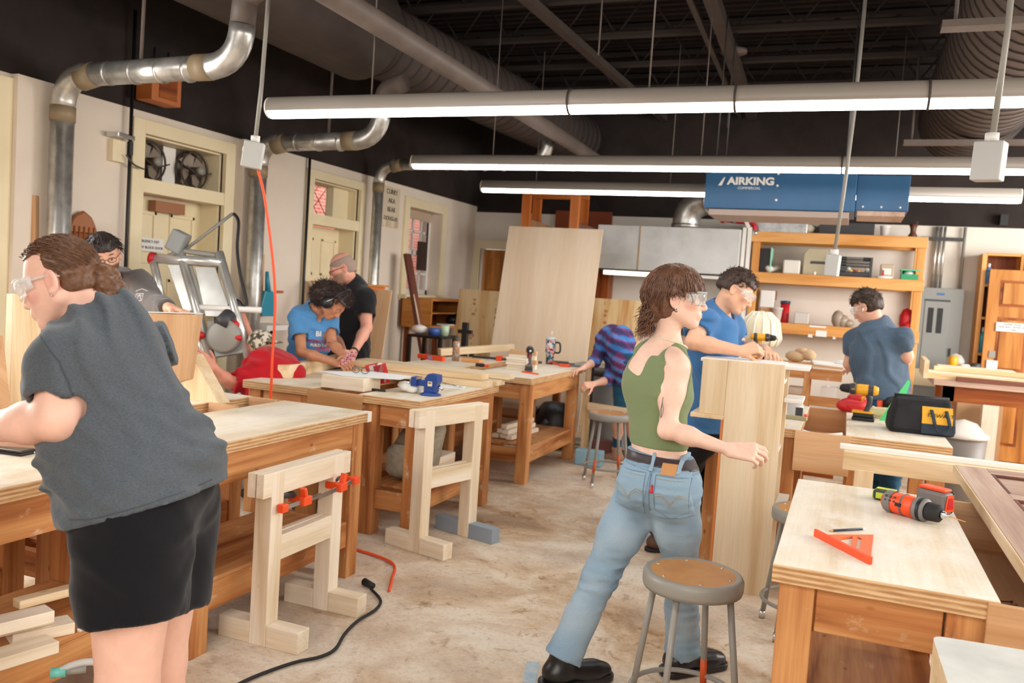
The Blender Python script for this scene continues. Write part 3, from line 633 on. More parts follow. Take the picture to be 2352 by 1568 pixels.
# lower shelf
sbox('paper_stack',1742,690,1778,735,11.1,.2,'paper','stack of white paper on the lower shelf','paper',zb=S3+.13); sbox('carton',1742,730,1783,760,11.05,.3,'paleb','tan carton under the paper stack on the lower shelf','carton',zb=S3)
sbox('carton',1745,680,1782,700,11.2,.15,mat('carton_brown','#8a5238',.7),'brown carton behind the paper stack on the lower shelf','carton',zb=S3+.27)
sbox('drawer_box',1742,733,1782,752,10.95,.09,'shelf','plain small wood box on the lower shelf','box',zb=S3)
a=onY(1803,700,11.1); o=thing('coffee_can','red canister with dark blue lid on the lower shelf','can',(a.x,11.15,S3)); b=B(); b.lathe([(.05,0),(.055,.01),(.055,.23),(.0,.23)],n=18); b.obj('body','red',o); b=B(); b.lathe([(.06,.23),(.062,.27),(0,.275)],n=18); b.obj('lid',mat('lid_navy','#2a3350',.4),o)
lathe_at('white_cup',1795,11.0,S3,[(.045,0),(.065,.17),(.068,.17),(.068,.18),(0,.18)],'white','white tapered cup on the lower shelf','cup')
o=sbox('clear_tub',1822,728,1858,752,10.98,.2,mat('clear_plastic','#d6d0c8',.25,alpha=.75),'clear plastic tub on the lower shelf','tub',.012,zb=S3)
b=B(); a=onY(1928,735,11.0)
for i in range(3): b.ball((a.x+.06*i-.02,11.05,S3+.09-.02*i),(.075,.07,.11-.03*i),10)
one(b,'crumpled_bag',mat('foil_brown','#a09080',.35),'crumpled plastic bag beside the head of the man in navy','bag')
b=B(); a=onY(2082,740,11.0); b.ball((a.x,11.05,S3+.13),(.085,.08,.15),10); b.ball((a.x+.03,11.03,S3+.06),(.09,.08,.09),10); one(b,'red_bag','red','crumpled red bag at the right end of the lower shelf','bag')
for px,py,w_,h_,lab in ((1765,762,.12,.06,'left white note on the lower shelf rail'),(1886,766,.125,.072,'right white note on the lower shelf rail'),(1878,750,.19,.02,'white strip note on the lower shelf edge'),(1861,771,.05,.035,'small curled note on the lower shelf rail'),(1916,776,.03,.025,'tiny round note on the lower shelf rail')):
    a=onY(px,py,10.895); b=B(); b.box((a.x,10.896,a.z),(w_,.004,h_)); one(b,'shelf_note','paper',lab,'note')
# --- orange tall frame cabinet, red board, stored panels
o=thing('storage_rack','tall orange stained rack rising above the plain plywood sheet','rack',(-3.72,10.75,0))
for x in (-.395,.275):
    for y in (-.2,.2): b=B(); b.bx(x,x+.12,y-.03,y+.03,0,2.86); b.obj('post','orange',o,.004)
for y in (-.2,.2): b=B(); b.bx(-.395,.395,y-.03,y+.03,2.861,2.92); b.obj('top_rail','orange',o,.004)
for z in (.5,1.4,2.2): b=B(); b.bx(-.27,.27,-.2,.2,z,z+.03); b.obj('shelf','orange',o)
slab('stored_panel',[(-4.05,10.72,2.23),(-3.6,10.9,2.23),(-3.6,10.9,2.43),(-4.05,10.72,2.56)],.03,'paleb','curved pale offcut panel standing in the orange rack','panel')
slab('stored_panel',[(-3.6,10.66,2.23),(-3.48,10.72,2.23),(-3.49,10.72,2.45),(-3.62,10.66,2.46)],.03,'maho','grey brown offcut standing in the orange rack','panel')
slab('stored_panel',[(-3.36,10.6,2.2),(-3.1,10.8,2.2),(-3.1,10.8,2.47),(-3.36,10.6,2.52)],.04,'brown','dark brown panel right of the orange rack','panel')
b=B(); b.bx(-3.95,-3.13,11.44,11.47,2.25,2.76); one(b,'red_brown_board',mat('board_rust','#8a3f1c',.6),'rust brown board hanging on the back wall behind the orange rack','board')
b=B(); b.bx(-3.25,-3.05,11.2,11.45,.9,2.0); one(b,'dark_cupboard','fir2','dark red brown cupboard under the hood','cupboard')
# --- spray hood with lamp
W['hood']=blotch('hood_galvanized',[(.25,'#b4b5b2'),(.5,'#cbccc9'),(.75,'#dadbd8')],2.2,.42,5,metal=.12)
o=thing('spray_hood','large galvanized metal extraction hood on the back wall','hood',(-2.2,11.1,1.96))
for x0,x1 in ((-.9,-.345),(-.34,.9)): b=B(); b.bx(x0,x1,-.4,.38,.0,.56); b.obj('panel','hood',o,.004)
b=B(); b.bx(-.35,-.335,-.405,-.395,0,.56); b.obj('rust_seam',mat('rust_seam','#b08a5c',.7),o)
b=B(); b.bx(-.89,.89,-.38,.37,-.02,-.001); b.obj('rim','dgrey',o)
b=B(); b.bx(-.80,-.12,-.36,-.28,-.075,-.022); l=b.obj('work_lamp',mat('hood_lamp','#fff4e0',.4,emit=2.0),o)
b=B(); b.bx(.1,.88,-.36,-.3,-.06,-.022); b.obj('rail','white',o)
o=thing('exhaust_duct','shiny silver duct elbow rising from the hood into the blue air cleaner','duct',(-2.0,10.85,2.525)); 
b=B(); b.tube([(0,0,0)]+arc((0,0,.05),(0,0,.32),(.3,-.1,.34),8)+[(.45,-.2,.34)],.17,24); b.obj('elbow','steel',o)
b=B(); b.cyl((0,0,.0),(0,0,.05),.18,n=24); b.obj('collar','steel',o)
b=B(); b.cyl((.3,-.1,.34),(.34,-.12,.34),.178,n=24); b.obj('collar','steel',o)
# red pipe with valves
o=thing('red_pipe','red valve pipe on the wall between hood and shelving','pipe',(-1.55,10.9,2.6)); b=B(); b.tube(spline([(0,0,.05),(.2,0,.03),(.36,0,.02),(.4,0,-.08)],4),.028,10); b.obj('tube','red',o); b=B(); b.ball((0,0,.05),.045); b.obj('valve','red',o); b=B(); b.cyl((.12,0,.04),(.16,0,.04),.035); b.obj('ring','steel',o); b=B(); b.cyl((.4,0,-.13),(.4,0,-.07),.035); b.obj('union','steel',o)
for x,t,lab in ((-1.265,0,'left white upright board beside the shelving'),(-1.205,1,'right white upright board beside the shelving')):
    b=B(); b.bx(x-.022,x+.022,10.82,10.88,0,2.56); one(b,'upright_board','white',lab,'board')
b=B(); b.bar((-1.34,10.8,2.8),(-1.22,10.8,2.56),.06,.04); one(b,'white_strut','white','white slanted strut above the upright boards','strut')
# counter under hood
o=thing('hood_counter','dark topped counter under the metal hood','counter',(-2.2,11.1,0)); b=B(); b.bx(-.95,.9,-.35,.38,1.18,1.24); b.obj('worktop','dgrey',o); b=B(); b.bx(-.93,.88,-.3,.38,0,1.18); b.obj('base','maho',o)
lathe_at('mug',1438,10.9,1.24,[(.05,0),(.055,.1),(.05,.1),(.045,.01),(0,.01)],'white','white mug on the dark counter under the hood','mug')
o=thing('metal_pot','dull metal dish on the dark counter under the hood','dish',(-2.85,10.95,1.24)); b=B(); b.lathe([(.08,0),(.13,.04),(.14,.04),(.05,.09),(0,.1)],n=20); b.obj('bowl','steel',o)
# --- blue air cleaner
W['blue']=blotch('blue_enamel',[(.3,'#1c5078'),(.7,'#215a86')],2,.35)
o=thing('air_cleaner','blue ceiling hung air cleaner box','air cleaner',(-.62,7.75,2.42))
b=B(); b.bx(-.62,.6,-.25,.4,.0,.42); b.obj('cabinet','blue',o,.006)
b=B(); b.bx(.602,1.0,-.18,.35,.02,.31); b.obj('outlet_box','blue',o,.005)
b=B(); b.bx(-.58,.56,-.22,.36,-.055,-.001); b.obj('bottom_tray',mat('tray_tan','#a08c80',.4),o,.004); b=B(); b.bx(.62,.98,-.16,.33,-.02,.019); b.obj('outlet_tray','maho',o)
for x,z in ((-.02,.30),(-.02,.20),(-.02,.08)): b=B(); b.cyl((x,-.258,z),(x,-.25,z),.010); b.obj('screw','white',o)
for x in (.66,.8,.94): b=B(); b.cyl((x,-.186,.05),(x,-.18,.05),.008); b.obj('screw','white',o)
text('AIRKING',.085,(-.24,-.252,.232),(1,0,0),(0,0,1),'white','lettering',o,.002,1.15,.0035); text('COMMERCIAL',.03,(-.25,-.252,.175),(1,0,0),(0,0,1),'white','small_lettering',o,.001)
b=B(); b.prism([(0,0),(.03,0),(.055,.07),(.045,.07)],0,.003,(-.51,-.254,.195)); b.obj('logo_stripe','white',o)
for x,y in ((-.55,-.2),(.5,-.2),(-.55,.35),(.5,.35)): b=B(); b.tube([(x,y,.42),(x,y,1.68)],.006,6); b.obj('hanging_rod','dgrey',o)
# --- conduits, electrical panel
for i,px in enumerate((2143,2152,2161)):
    a=onY(px,640,11.42); b=B(); b.tube([(a.x,11.45,1.95),(a.x,11.45,ZP-.09)],.016,8); one(b,'conduit','steel',('left','middle','right')[i]+' of three upright conduits above the electrical panel','conduit')
a=onY(2211,600,11.42); b=B(); b.tube([(a.x,11.45,1.95),(a.x,11.45,ZP-.09)],.018,8); one(b,'conduit','grey','single conduit right of the three, dropping into the electrical panel','conduit')
a=onY(2115,541,11.44); c=onY(2213,543,11.44); b=B(); b.bx(a.x,c.x,11.41,11.435,2.53,2.57); one(b,'strut_channel','dgrey','dark slotted strut holding the conduits','bracket')
W['panelg']=mat('panel_grey','#8b8f8c',.4)
o=thing('electrical_panel','grey electrical breaker panel beside the shelving','electrical panel',(1.02,11.42,0)); b=B(); b.bx(-.24,.24,-.1,.07,.4,1.96); b.obj('cabinet','panelg',o,.006)
b=B(); b.bx(-.17,.10,-.108,-.1,.75,1.80); b.obj('panel_door','panelg',o,.003); b=B(); b.bx(-.17,.1,-.113,-.108,1.80,1.82); b.obj('hinge_strip','dgrey',o)
for x in (-.1,.0): b=B(); b.bx(x-.03,x+.03,-.112,-.107,1.42,1.72); b.obj('breaker_row','black',o)
b=B(); b.bx(-.05,.03,-.104,-.1,1.875,1.9); b.obj('badge',mat('badge_blue','#3a6aa8',.4),o); b=B(); b.bx(.13,.15,-.12,-.1,1.15,1.25); b.obj('latch','black',o)
b=B(); b.bx(-.2,.16,-.113,-.105,.6,.95) if False else b.bx(-.22,.08,-.116,-.109,.78,.98); b.obj('notice','cream',o)
b=B(); a=onY(2306,508,11.4); b.bx(a.x-.04,a.x+.04,11.38,11.5,a.z-.04,a.z+.08); one(b,'wall_speaker','black','small black box under the black ceiling line at the right','speaker')
# --- cubby cabinet with bottles
o=thing('cubby_cabinet','open front pine cubby cabinet at the far right','cabinet',(1.75,11.3,0))
for x0,x1 in ((-.36,-.31),(.03,.06),(.4,.45)): b=B(); b.bx(x0,x1,-.15,.18,0,2.38); b.obj('side','shelf',o,.003)
for z in (.05,.42,.8,1.2,1.62,2.0,2.36): b=B(); b.bx(-.31,.4,-.145,.18,z,z+.03); b.obj('shelf','shelf',o,.003)
b=B(); b.bx(-.31,.4,.16,.175,.05,2.36); b.obj('back','fir2',o)
def bottle(x,y,z,r,h,m,lab,cap='white'):
    o=thing('bottle',lab,'bottle',(x,y,z)); b=B(); b.lathe([(r,0),(r,h*.65),(r*.5,h*.8),(r*.35,h*.82)],n=14); b.obj('body',m,o); b=B(); b.lathe([(r*.42,h*.82),(r*.42,h*.98),(0,h)],n=14); b.obj('cap',cap,o); return o
bottle(1.47,11.18,2.031,.032,.24,mat('bottle_blue','#5a86b8',.3),'blue spray bottle on the upper cubby shelf')
bottle(1.475,11.2,1.231,.035,.30,mat('bottle_teal','#3aa8b8',.3),'teal and green bottle on the middle cubby shelf')
bottle(1.47,11.2,.831,.032,.26,mat('bottle_navy','#3a4a8a',.3),'navy bottle on the lower cubby shelf')
b=B(); b.lathe([(.04,0),(.06,.05),(.055,.05),(0,.06)],(1.62,11.2,2.031),n=16); one(b,'small_bowl','white','small bowl on the top cubby shelf','bowl')
b=B(); b.lathe([(.06,0),(.09,.06),(.085,.06),(0,.07)],(1.98,11.2,2.031),n=16); one(b,'small_bowl','white','larger bowl at the frame edge on the top cubby shelf','bowl')
# --- loose stained door with notices
o=thing('loose_door','loose stained six panel door leaning at the far right with notices','door',(1.93,11.02,0)); o.rotation_euler=(math.radians(-1.2),0,0)
b=B(); b.bx(-.46,.46,0,.045,.02,2.2); lf=b.obj('door_leaf','door',o,.004)
for (x0,x1) in ((-.34,-.04),(.06,.36)):
    for z0,z1 in ((.12,.95) if False else (.2,.92),(1.05,1.66),(1.78,2.08)):
        b=B(); b.bx(x0,x1,-.004,.0,z0,z1); b.obj('panel_recess','fir2',o); b=B(); b.bx(x0+.03,x1-.03,-.014,-.004,z0+.03,z1-.03); b.obj('door_panel','door',o,.01)
b=B(); b.bx(-.35,-.02,-.020,-.015,1.50,1.60); nt_=b.obj('notice','paper',o)
for i,t in enumerate(('PLEASE CLEAN','YOUR SPACE AFTER EACH','CLASS')): text(t,.026,(-.185,-.022,1.58-.03*i),(1,0,0),(0,0,1),'dgrey','notice_text',o)
b=B(); b.bx(-.02,.3,-.024,-.0155,1.18,1.56); b.obj('safety_sign','white',o)
b=B(); b.bx(.0,.28,-.027,-.0245,1.39,1.53); b.obj('sign_header','black',o); b=B(); b.lathe([(0,0),(.058,0),(.058,.003),(0,.003)],(.09,-.031,1.46),(0,1,0),n=24); b.obj('sign_oval','red',o)
text('COVER',.06,(.11,-.028,1.31),(1,0,0),(0,0,1),'black','sign_text',o); text('KEEP',.055,(.11,-.028,1.24),(1,0,0),(0,0,1),'black','sign_text',o)
b=B(); b.bx(.04,.14,-.012,-.003,1.69,1.75); b.obj('dark_plate','dgrey',o)
b=B(); b.bx(-.41,-.30,-.02,-.001,1.02,1.16); b.obj('switch_notice','paper',o); b=B(); b.bx(-.395,-.33,-.012,-.001,1.19,1.27); b.obj('grey_tile','grey',o); b=B(); b.bx(-.41,-.3,-.012,-.001,.9,1.0); b.obj('lower_notice','paper',o)
# --- cans and bin near the panel
o=thing('red_cart','red tray cart with paint cans behind the timber pile','cart',(1.3,10.9,0)); b=B(); b.bx(-.25,.22,-.15,.15,.88,.98); b.obj('tray','red',o,.005)
for x in (-.22,.19):
    for y in (-.12,.12): b=B(); b.bx(x-.015,x+.015,y-.015,y+.015,0,.88); b.obj('leg','dgrey',o)
for x,y,r,h,m,lab in ((-.14,-.05,.05,.2,'yellow','yellow bottle standing on the red cart'),(-.03,-.08,.06,.12,'white','white round tub standing on the red cart'),(.09,-.06,.055,.14,'dgrey','dark labelled can standing on the red cart')):
    b=B(); b.lathe([(r,0),(r,h*.9),(r*.8,h),(0,h)],(1.3+x,10.9+y,.98),n=18); one(b,'paint_can',m,lab,'can')
b=B(); b.bx(1.05,1.3,10.92,11.02,.98+.21,.98+.25) if False else b.ball((1.2,11.0,1.10),(.1,.04,.11),10); one(b,'clear_bag',mat('clear_bag','#cfc8be',.3,alpha=.7),'clear plastic bag standing on the red cart','bag')
# --- timber bench at the right back with pile of boards
bench_=thing('timber_bench','brown wooden bench carrying a pile of pale boards at the right','bench',(1.75,8.9,0))
b=B(); b.bx(-.98,1.0,-.4,.4,1.0,1.05); b.obj('benchtop','maho',bench_,.003); b=B(); b.bx(-.9,.25,-.36,-.32,.86,.999); b.obj('apron','fir2',bench_,.003); b=B(); b.bx(.25,1.0,-.36,-.32,.87,.999); b.obj('black_apron',mat('charred','#2c2320',.8),bench_,.003)
for x in (-.9,.7):
    for y in (-.36,.26): b=B(); b.bx(x,x+.1,y,y+.1,0,1.0); b.obj('leg','fir2',bench_,.003)
def brd(a,c,w_,h_,m,lab,grp='boards piled on the timber bench'):
    b=B(); b.bar(a,c,w_,h_); return one(b,'board',m,lab,'board',grp,.004)
brd((.70,8.62,1.075),(2.7,8.55,1.075),.1,.05,'pine','pale board along the front edge of the timber bench pile')
brd((.73,8.75,1.085),(2.7,8.72,1.085),.14,.07,'pinew','second pale board of the timber pile, behind the front one')
brd((.95,8.52,1.07),(1.9,8.53,1.07),.06,.04,'brown','brown batten at the front of the timber pile')
brd((.78,8.72,1.14),(2.6,8.66,1.14),.09,.04,'pine','upper pale board lying along the timber pile')
brd((.85,8.9,1.075),(2.2,8.9,1.075),.14,.05,'pinew','white board at the back of the timber pile'); brd((.82,8.9,1.135),(1.45,8.88,1.135),.22,.06,'pinew','short wide white board on top at the left of the timber pile')
brd((1.3,8.9,1.12),(1.8,8.86,1.12),.2,.035,'pinew','short white board on top of the timber pile at its middle')
b=B(); b.bar((.70,8.5,1.13),(.70,9.0,1.15),.04,.16); one(b,'board','pine','upright pale end board at the left of the timber pile','board')
# under bench: cartons, post, bin
b=B(); b.bx(1.18,1.62,10.3,10.7,0,.95); one(b,'carton',mat('cardboard','#b08a66',.8),'tall cardboard carton under the timber bench','carton')
b=B(); b.bx(1.22,1.34,10.85 if False else 10.95,11.0,0,.72) if False else b.bx(1.40,1.55,10.1,10.22,0,.74); one(b,'white_post','pinew','pale square post standing in front of the loose door','post')
o=thing('trash_bin','grey bin with a clear domed lid behind the tool bag','bin',(.98,8.0,0)); b=B(); b.lathe([(.15,0),(.19,.62),(.0,.62)],n=24); b.obj('body',mat('bin_grey','#6d645e',.5),o); b=B(); b.lathe([(.2,.62),(.2,.65),(.17,.66),(.1,.74),(0,.77)],n=24); b.obj('lid',mat('bin_lid','#c9c3ba',.35),o)
# --- wall things on the left
o=thing('window_desk','dark brown wall desk with cubbies under the far window','desk',(-4.85,9.9,0))
b=B(); b.bx(-.3,.12,-.6,.4,1.40,1.43); b.obj('desk_top','door',o); b=B(); b.bx(-.3,.12,-.6,.4,1.06,1.09); b.obj('desk_base','door',o)
for y in (-.6,.38): b=B(); b.bx(-.3,.12,y,y+.025,1.09,1.40); b.obj('desk_end','door',o)
b=B(); b.bx(-.3,.1,-.57,.38,1.24,1.255); b.obj('desk_shelf','door',o); b=B(); b.bx(-.31,-.29,-.6,.4,1.08,1.41); b.obj('desk_back','fir2',o)
for y in (-.5,.3): b=B(); b.bx(-.3,-.25,y,y+.05,0,1.06); b.obj('desk_leg','fir2',o)
b=B(); b.ball((-4.82,10.12,1.155),(.1,.1,.07),10); b.ball((-4.78,10.2,1.2),(.06,.06,.06),8); one(b,'black_bag','black','black bag in the window desk cubby','bag')
b=B(); b.bx(-4.9,-4.74,9.8,10.0,1.09,1.105); one(b,'paper_sheet','paper','white paper in the window desk cubby','paper')
o=thing('brown_plank','tall brown plank leaning beside the far window','plank',(-4.45,8.75,0)); b=B(); b.bar((-.05,.35,.0),(-.55,.35,1.95),.04,.14,(0,1,0)); b.obj('plank','brown',o,.003); b=B(); b.bar((.01,.31,.0),(-.46,.31,1.6),.03,.02,(0,1,0)); b.obj('pale_edge','pine',o)
o=thing('plastic_stand','black plastic stand loaded with odds and ends under the window desk','stand',(-4.15,8.25,0))
b=B(); b.bx(-.22,.2,-.2,.2,1.03,1.06); b.obj('tray','black',o,.01)
for x in (-.2,.17):
    for y in (-.18,.18): b=B(); b.bx(x-.02,x+.02,y-.02,y+.02,0,1.03); b.obj('leg','black',o)
for (x,y,r,m,nm,lab) in ((-4.3,8.2,(.09,.08,.05),'white','cloth_wad','white cloth heap on the black plastic stand'),(-4.12,8.2,(.07,.06,.04),mat('blue_roll','#3a5aa0',.4),'blue_roll','blue tape roll on the black plastic stand'),(-4.02,8.25,(.05,.05,.055),mat('mint_cup','#b8d0b0',.4),'mint_cup','mint cup on the black plastic stand')):
    b=B(); b.ball((x,y,1.06+r[2]),r,12) if nm=='cloth_wad' else b.lathe([(r[0]*.85,0),(r[0],r[2]*2-.005),(r[0]*.7,r[2]*2),(0,r[2]*2)],(x,y,1.06),n=20); one(b,nm,m,lab,{'cloth_wad':'cloth','blue_roll':'tape roll','mint_cup':'cup'}[nm])
o=thing('black_stand','black upright clamp rack beside the plastic stand','rack',(-3.8,8.3,0)); b=B(); b.bx(-.03,.03,-.03,.03,0,1.22); b.obj('post','black',o); b=B(); b.bx(-.08,.08,-.02,.02,1.10,1.14); b.obj('arm','black',o); b=B(); b.bx(.07,.11,-.02,.02,.0,.95); b.obj('side_post','black',o)
for z,y_,lab in ((0,7.0,'lower'),(0,7.0,'upper')): pass
o=thing('wood_crate','brown wooden crate at the bottom of the stack by the second door','crate',(-4.85,7.55,0)); b=B(); b.bx(-.2,.25,-.28,.4,0,1.12); b.obj('body','orange',o,.004)
o=thing('wood_crate','brown wooden crate on top of the stack by the second door','crate',(-4.85,7.55,1.14)); b=B(); b.bx(-.2,.25,-.26,.38,0,.40); b.obj('body','orange',o,.004); b=B(); b.bx(.25,.26,-.2,.3,.1,.14); b.obj('handle_slot','fir2',o); b=B(); b.bx(-.22,.27,-.3,.42,.401,.42); b.obj('lid','door',o)
o=thing('blue_dustpan','teal blue dustpan hanging on a board on the left wall','dustpan',(-5.12,6.62,1.2)); W['teal']=mat('teal_plastic','#2f8fa8',.4)
b=B(); b.prism([(-.09,0),(.09,0),(.11,.1),(.06,.24),(-.06,.24),(-.11,.1)],0,.04,(0,0,0),(0,1,0),(0,0,1),(1,0,0)); b.obj('pan','teal',o,.01); b=B(); b.tube([(.02,-.0,.23),(.02,-.03,.42)],[.03,.016],10); b.obj('handle','teal',o)
b=B(); b.bx(-5.2,-5.165,6.5,6.63,1.2,1.78); one(b,'hanging_board','paleb','short tan board on the left wall behind the blue dustpan','board')
o=thing('white_shelf','small white wall shelf below the blue dustpan','shelf',(-5.1,6.55,1.08)); b=B(); b.bx(-.1,.2,-.18,.2,0,.05); b.obj('board','white',o,.003); b=B(); b.bar((-.08,.02,-.25),(.12,.02,-.0),.02,.02); b.obj('bracket','black',o)
# boat shaped lattice
o=thing('lattice_basket','brown boat shaped wooden lattice standing behind the hooded man','basket',(-5.166,4.57,1.25)); W['basket']=mat('basket_brown','#9c5f34',.5)
P=[(math.sin(PI*t)*(.16 if t<.5 else .16)*1.0,1.0*t*.72) for t in [i/20 for i in range(21)]]
pr=[(.17*math.sqrt(max(0,1-((z-.1)/.6)**2)),z) for z in [i/20*.7 for i in range(21)]]
b=B(); b.tube([(0,-y,z) for y,z in pr]+[(0,y,z) for y,z in pr[::-1]],.016,8); b.obj('rim','basket',o)
b=B(); b.prism([(-y,z) for y,z in pr if z>.55]+[(y,z) for y,z in pr[::-1] if z>.55],-.01,.015,(0,0,0),(0,1,0),(0,0,1),(1,0,0)); b.obj('bow_board','basket',o)
for i in range(-3,4): b=B(); y=i*.042; zt=.1+.6*math.sqrt(max(0,1-(y/.17)**2)); b.tube([(.02,y*1.0,0),(.02,y,min(zt,.6))],.006,6); b.obj('slat','basket',o)
for z in (.1,.2,.3,.4,.5): b=B(); y=.17*math.sqrt(1-((z-.1)/.6)**2); b.tube([(.012,-y,z),(.012,y,z)],.006,6); b.obj('cross_slat','basket',o)
b=B(); b.prism([(-y,z) for y,z in pr]+[(y,z) for y,z in pr[::-1]],-.03,-.022,(0,0,0),(0,1,0),(0,0,1),(1,0,0)); b.obj('back_panel','fir2',o)
b=B(); b.bar((-5.1,4.17,.0),(-5.14,4.15,2.02),.05,.045); one(b,'wood_stick','paleb','thin wooden stick leaning on the left wall','stick')
# heater / vent box on black wall, outlet boxes
o=thing('exit_heater','small orange brown vent box high on the black left wall','vent box',(-5.08,4.9,3.0)); a=onX(370,205,-5.05); o.location=a
b=B(); b.bx(-.1,.06,-.15,.15,-.11,.11); b.obj('housing',mat('vent_orange','#b86a34',.5),o,.006); b=B(); b.bx(.061,.066,-.08,.1,-.08,.08); b.obj('grille','fir2',o)
for y in (-.06,.08): b=B(); b.tube([(-.02,y,.11),(-.02,y,.3)],.008,6); b.obj('bracket','black',o)
def outlet(label,loc,w_,h_,rz,tilt,cord_pts,rod_top):
    o=thing('drop_outlet',label,'outlet box',loc,rz); 
    b=B(); b.box((0,0,0),(w_,.075,h_),(0,tilt,0)); b.obj('box',W['boxgrey'],o,.006)
    b=B(); b.cyl((tilt*h_*.5,0,h_*.5),(tilt*h_*.5,0,h_*.5+.035),.026); b.obj('gland','white',o)
    b=B(); b.tube(rod_top,.012,10); b.obj('drop_cord','grey',o)
    for s in (-.2,.2):
        b=B(); b.lathe([(0,0),(.017,0),(.017,.005),(0,.005)],(-w_*.5-.004,0,s*h_),(1,0,0),n=16); q=b.obj('receptacle','cream',o)
    return o
W['boxgrey']=mat('box_grey','#b9bab6',.5)
outlet('ceiling drop outlet box at the left with the orange cord plugged in',(-3.28,4.06,2.28),.11,.15,.5,.12,0,[(.01,0,.1),(.03,0,.4),(.045,0,.9),(.05,0,1.84)])
outlet('ceiling drop outlet box at the upper right, nearest the camera',(.475,3.9,2.24),.11,.155,-.4,.03,0,[(.005,0,.1),(.02,0,.5),(.03,0,1.88)])
outlet('ceiling drop outlet box hanging in front of the middle shelf',(-.12,6.0,1.90),.085,.14,-.2,.05,0,[(.005,0,.08),(.03,0,.5),(.05,0,1.0),(.06,0,2.22)])
b=B(); b.tube(spline([(-3.27,4.1,2.2),(-3.25,4.16,2.0),(-3.2,4.22,1.5),(-3.18,4.2,1.0),(-3.17,4.22,.5),(-3.0,4.24,.03),(-2.7,4.3,.012),(-2.3,4.2,.012),(-2.15,3.95,.012),(-2.08,3.8,.012)],8),.008,8); one(b,'extension_cord','orangep','orange extension cord dropping from the left outlet box to the floor','cord')
for x,y,z,lab in ((-1.83,6.0,3.55,'nearer'),(-1.25,8.6,3.6,'farther')):
    o=thing('ceiling_disc',lab+' flat round ceiling detector disc','detector',(x,y,4.08)); b=B(); b.cyl((0,0,-.03),(0,0,.0),.14 if lab=='nearer' else .13,n=24); b.obj('disc','ductw',o); b=B(); b.tube([(0,0,-.03),(0,0,-.75)],.006,6); b.obj('rod','ductw',o)
# ================= things on and around the benches
def tubeobj(name,pts,r,m,label,cat,n=8,group=None): b=B(); b.tube(pts,r,n); return one(b,name,m,label,cat,group)
def P4(px,py,z): return onZ(px,py,z)
# --- panel saw by the first door
W['alu']=blotch('aluminium',[(.3,'#b9b8b3'),(.7,'#d9d9d5')],5,.3,2,metal=.6)
def ps(px,py): return at(px,py,6.05+.25*(850-py)/280)
o=thing('panel_saw','aluminium panel saw frame leaning by the first cream door',"panel saw",tuple(V((ps(500,850).x,ps(500,850).y,0)))); q0=o.location
def pst(nm,pts,r,m,n=8): b=B(); b.tube([p-q0 for p in pts],r,n); return b.obj(nm,m,o)
for a,c in (((412,572),(483,820)),((503,580),(574,832))): pst('guide_rail',[ps(*a),ps(*c)],.034,'alu')
pst('side_rail',[ps(350,593),ps(372,690)],.03,'alu'); pst('side_rail',[ps(440,715),ps(478,850)],.028,'alu')
pst('top_rail',[ps(352,593),ps(512,603)],.036,'alu'); pst('top_bracket',[ps(385,590),ps(415,575),ps(505,588)],.02,'grey'); b=B(); b.cyl(ps(345,592)-q0,ps(356,594)-q0,.045); b.obj('end_cap','red',o)
pst('lower_rail',[ps(440,705),ps(600,712)],.022,'white')
def pquad(nm,pts,m,th=.02):
    P=[ps(*p)-q0 for p in pts]; n_=(P[1]-P[0]).cross(P[3]-P[0]).normalized()*th; b=B(); b.add(P+[p+n_ for p in P],[(0,1,2,3),(7,6,5,4),(0,4,5,1),(1,5,6,2),(2,6,7,3),(3,7,4,0)]); return b.obj(nm,m,o,.003)
pquad('backing_panel',[(384,607),(416,608),(462,725),(424,722)],'alu'); pquad('backing_panel',[(447,612),(494,614),(535,728),(472,726)],'alu'); pquad('guide_strip',[(424,608),(440,609),(478,722),(462,722)],'grey')
cp=pquad('saw_carriage',[(478,740),(545,738),(562,812),(498,822)],'panelg',-.03); b=B(); b.lathe([(.0,0),(.12,0),(.12,.05),(.1,.06),(0,.06)],ps(522,772)-q0-V(CF)*.04,-V(CF),n=24); b.obj('blade_guard','grey',o)
b=B(); b.cyl(ps(532,725)-q0-V(CF)*.05,ps(520,745)-q0-V(CF)*.13,.055,.05); b.obj('motor','dgrey',o)
for px,py in ((467,770),(551,775),(545,745)): b=B(); b.ball(ps(px,py)-q0-V(CF)*.07,(.045,.03,.03),10); b.obj('knob','red',o)
pst('switch_arm',[ps(427,572),ps(535,490)],.012,'grey'); b=B(); b.box(ps(412,556)-q0-V(CF)*.02,(.12,.1,.16),(0,.4,.3)); b.obj('switch_box','panelg',o,.01)
pst('saw_cable',spline([ps(536,490),ps(548,510),ps(545,570),ps(552,630),ps(566,690),ps(560,705),ps(545,690),ps(528,695),ps(530,715)],6),.012,'black',6)
for x in (470,560): a=ps(x,845)-q0; b=B(); b.bar(a,V((a.x,a.y-.02,-q0.z)),.05,.05); b.obj('stand_leg','alu',o)
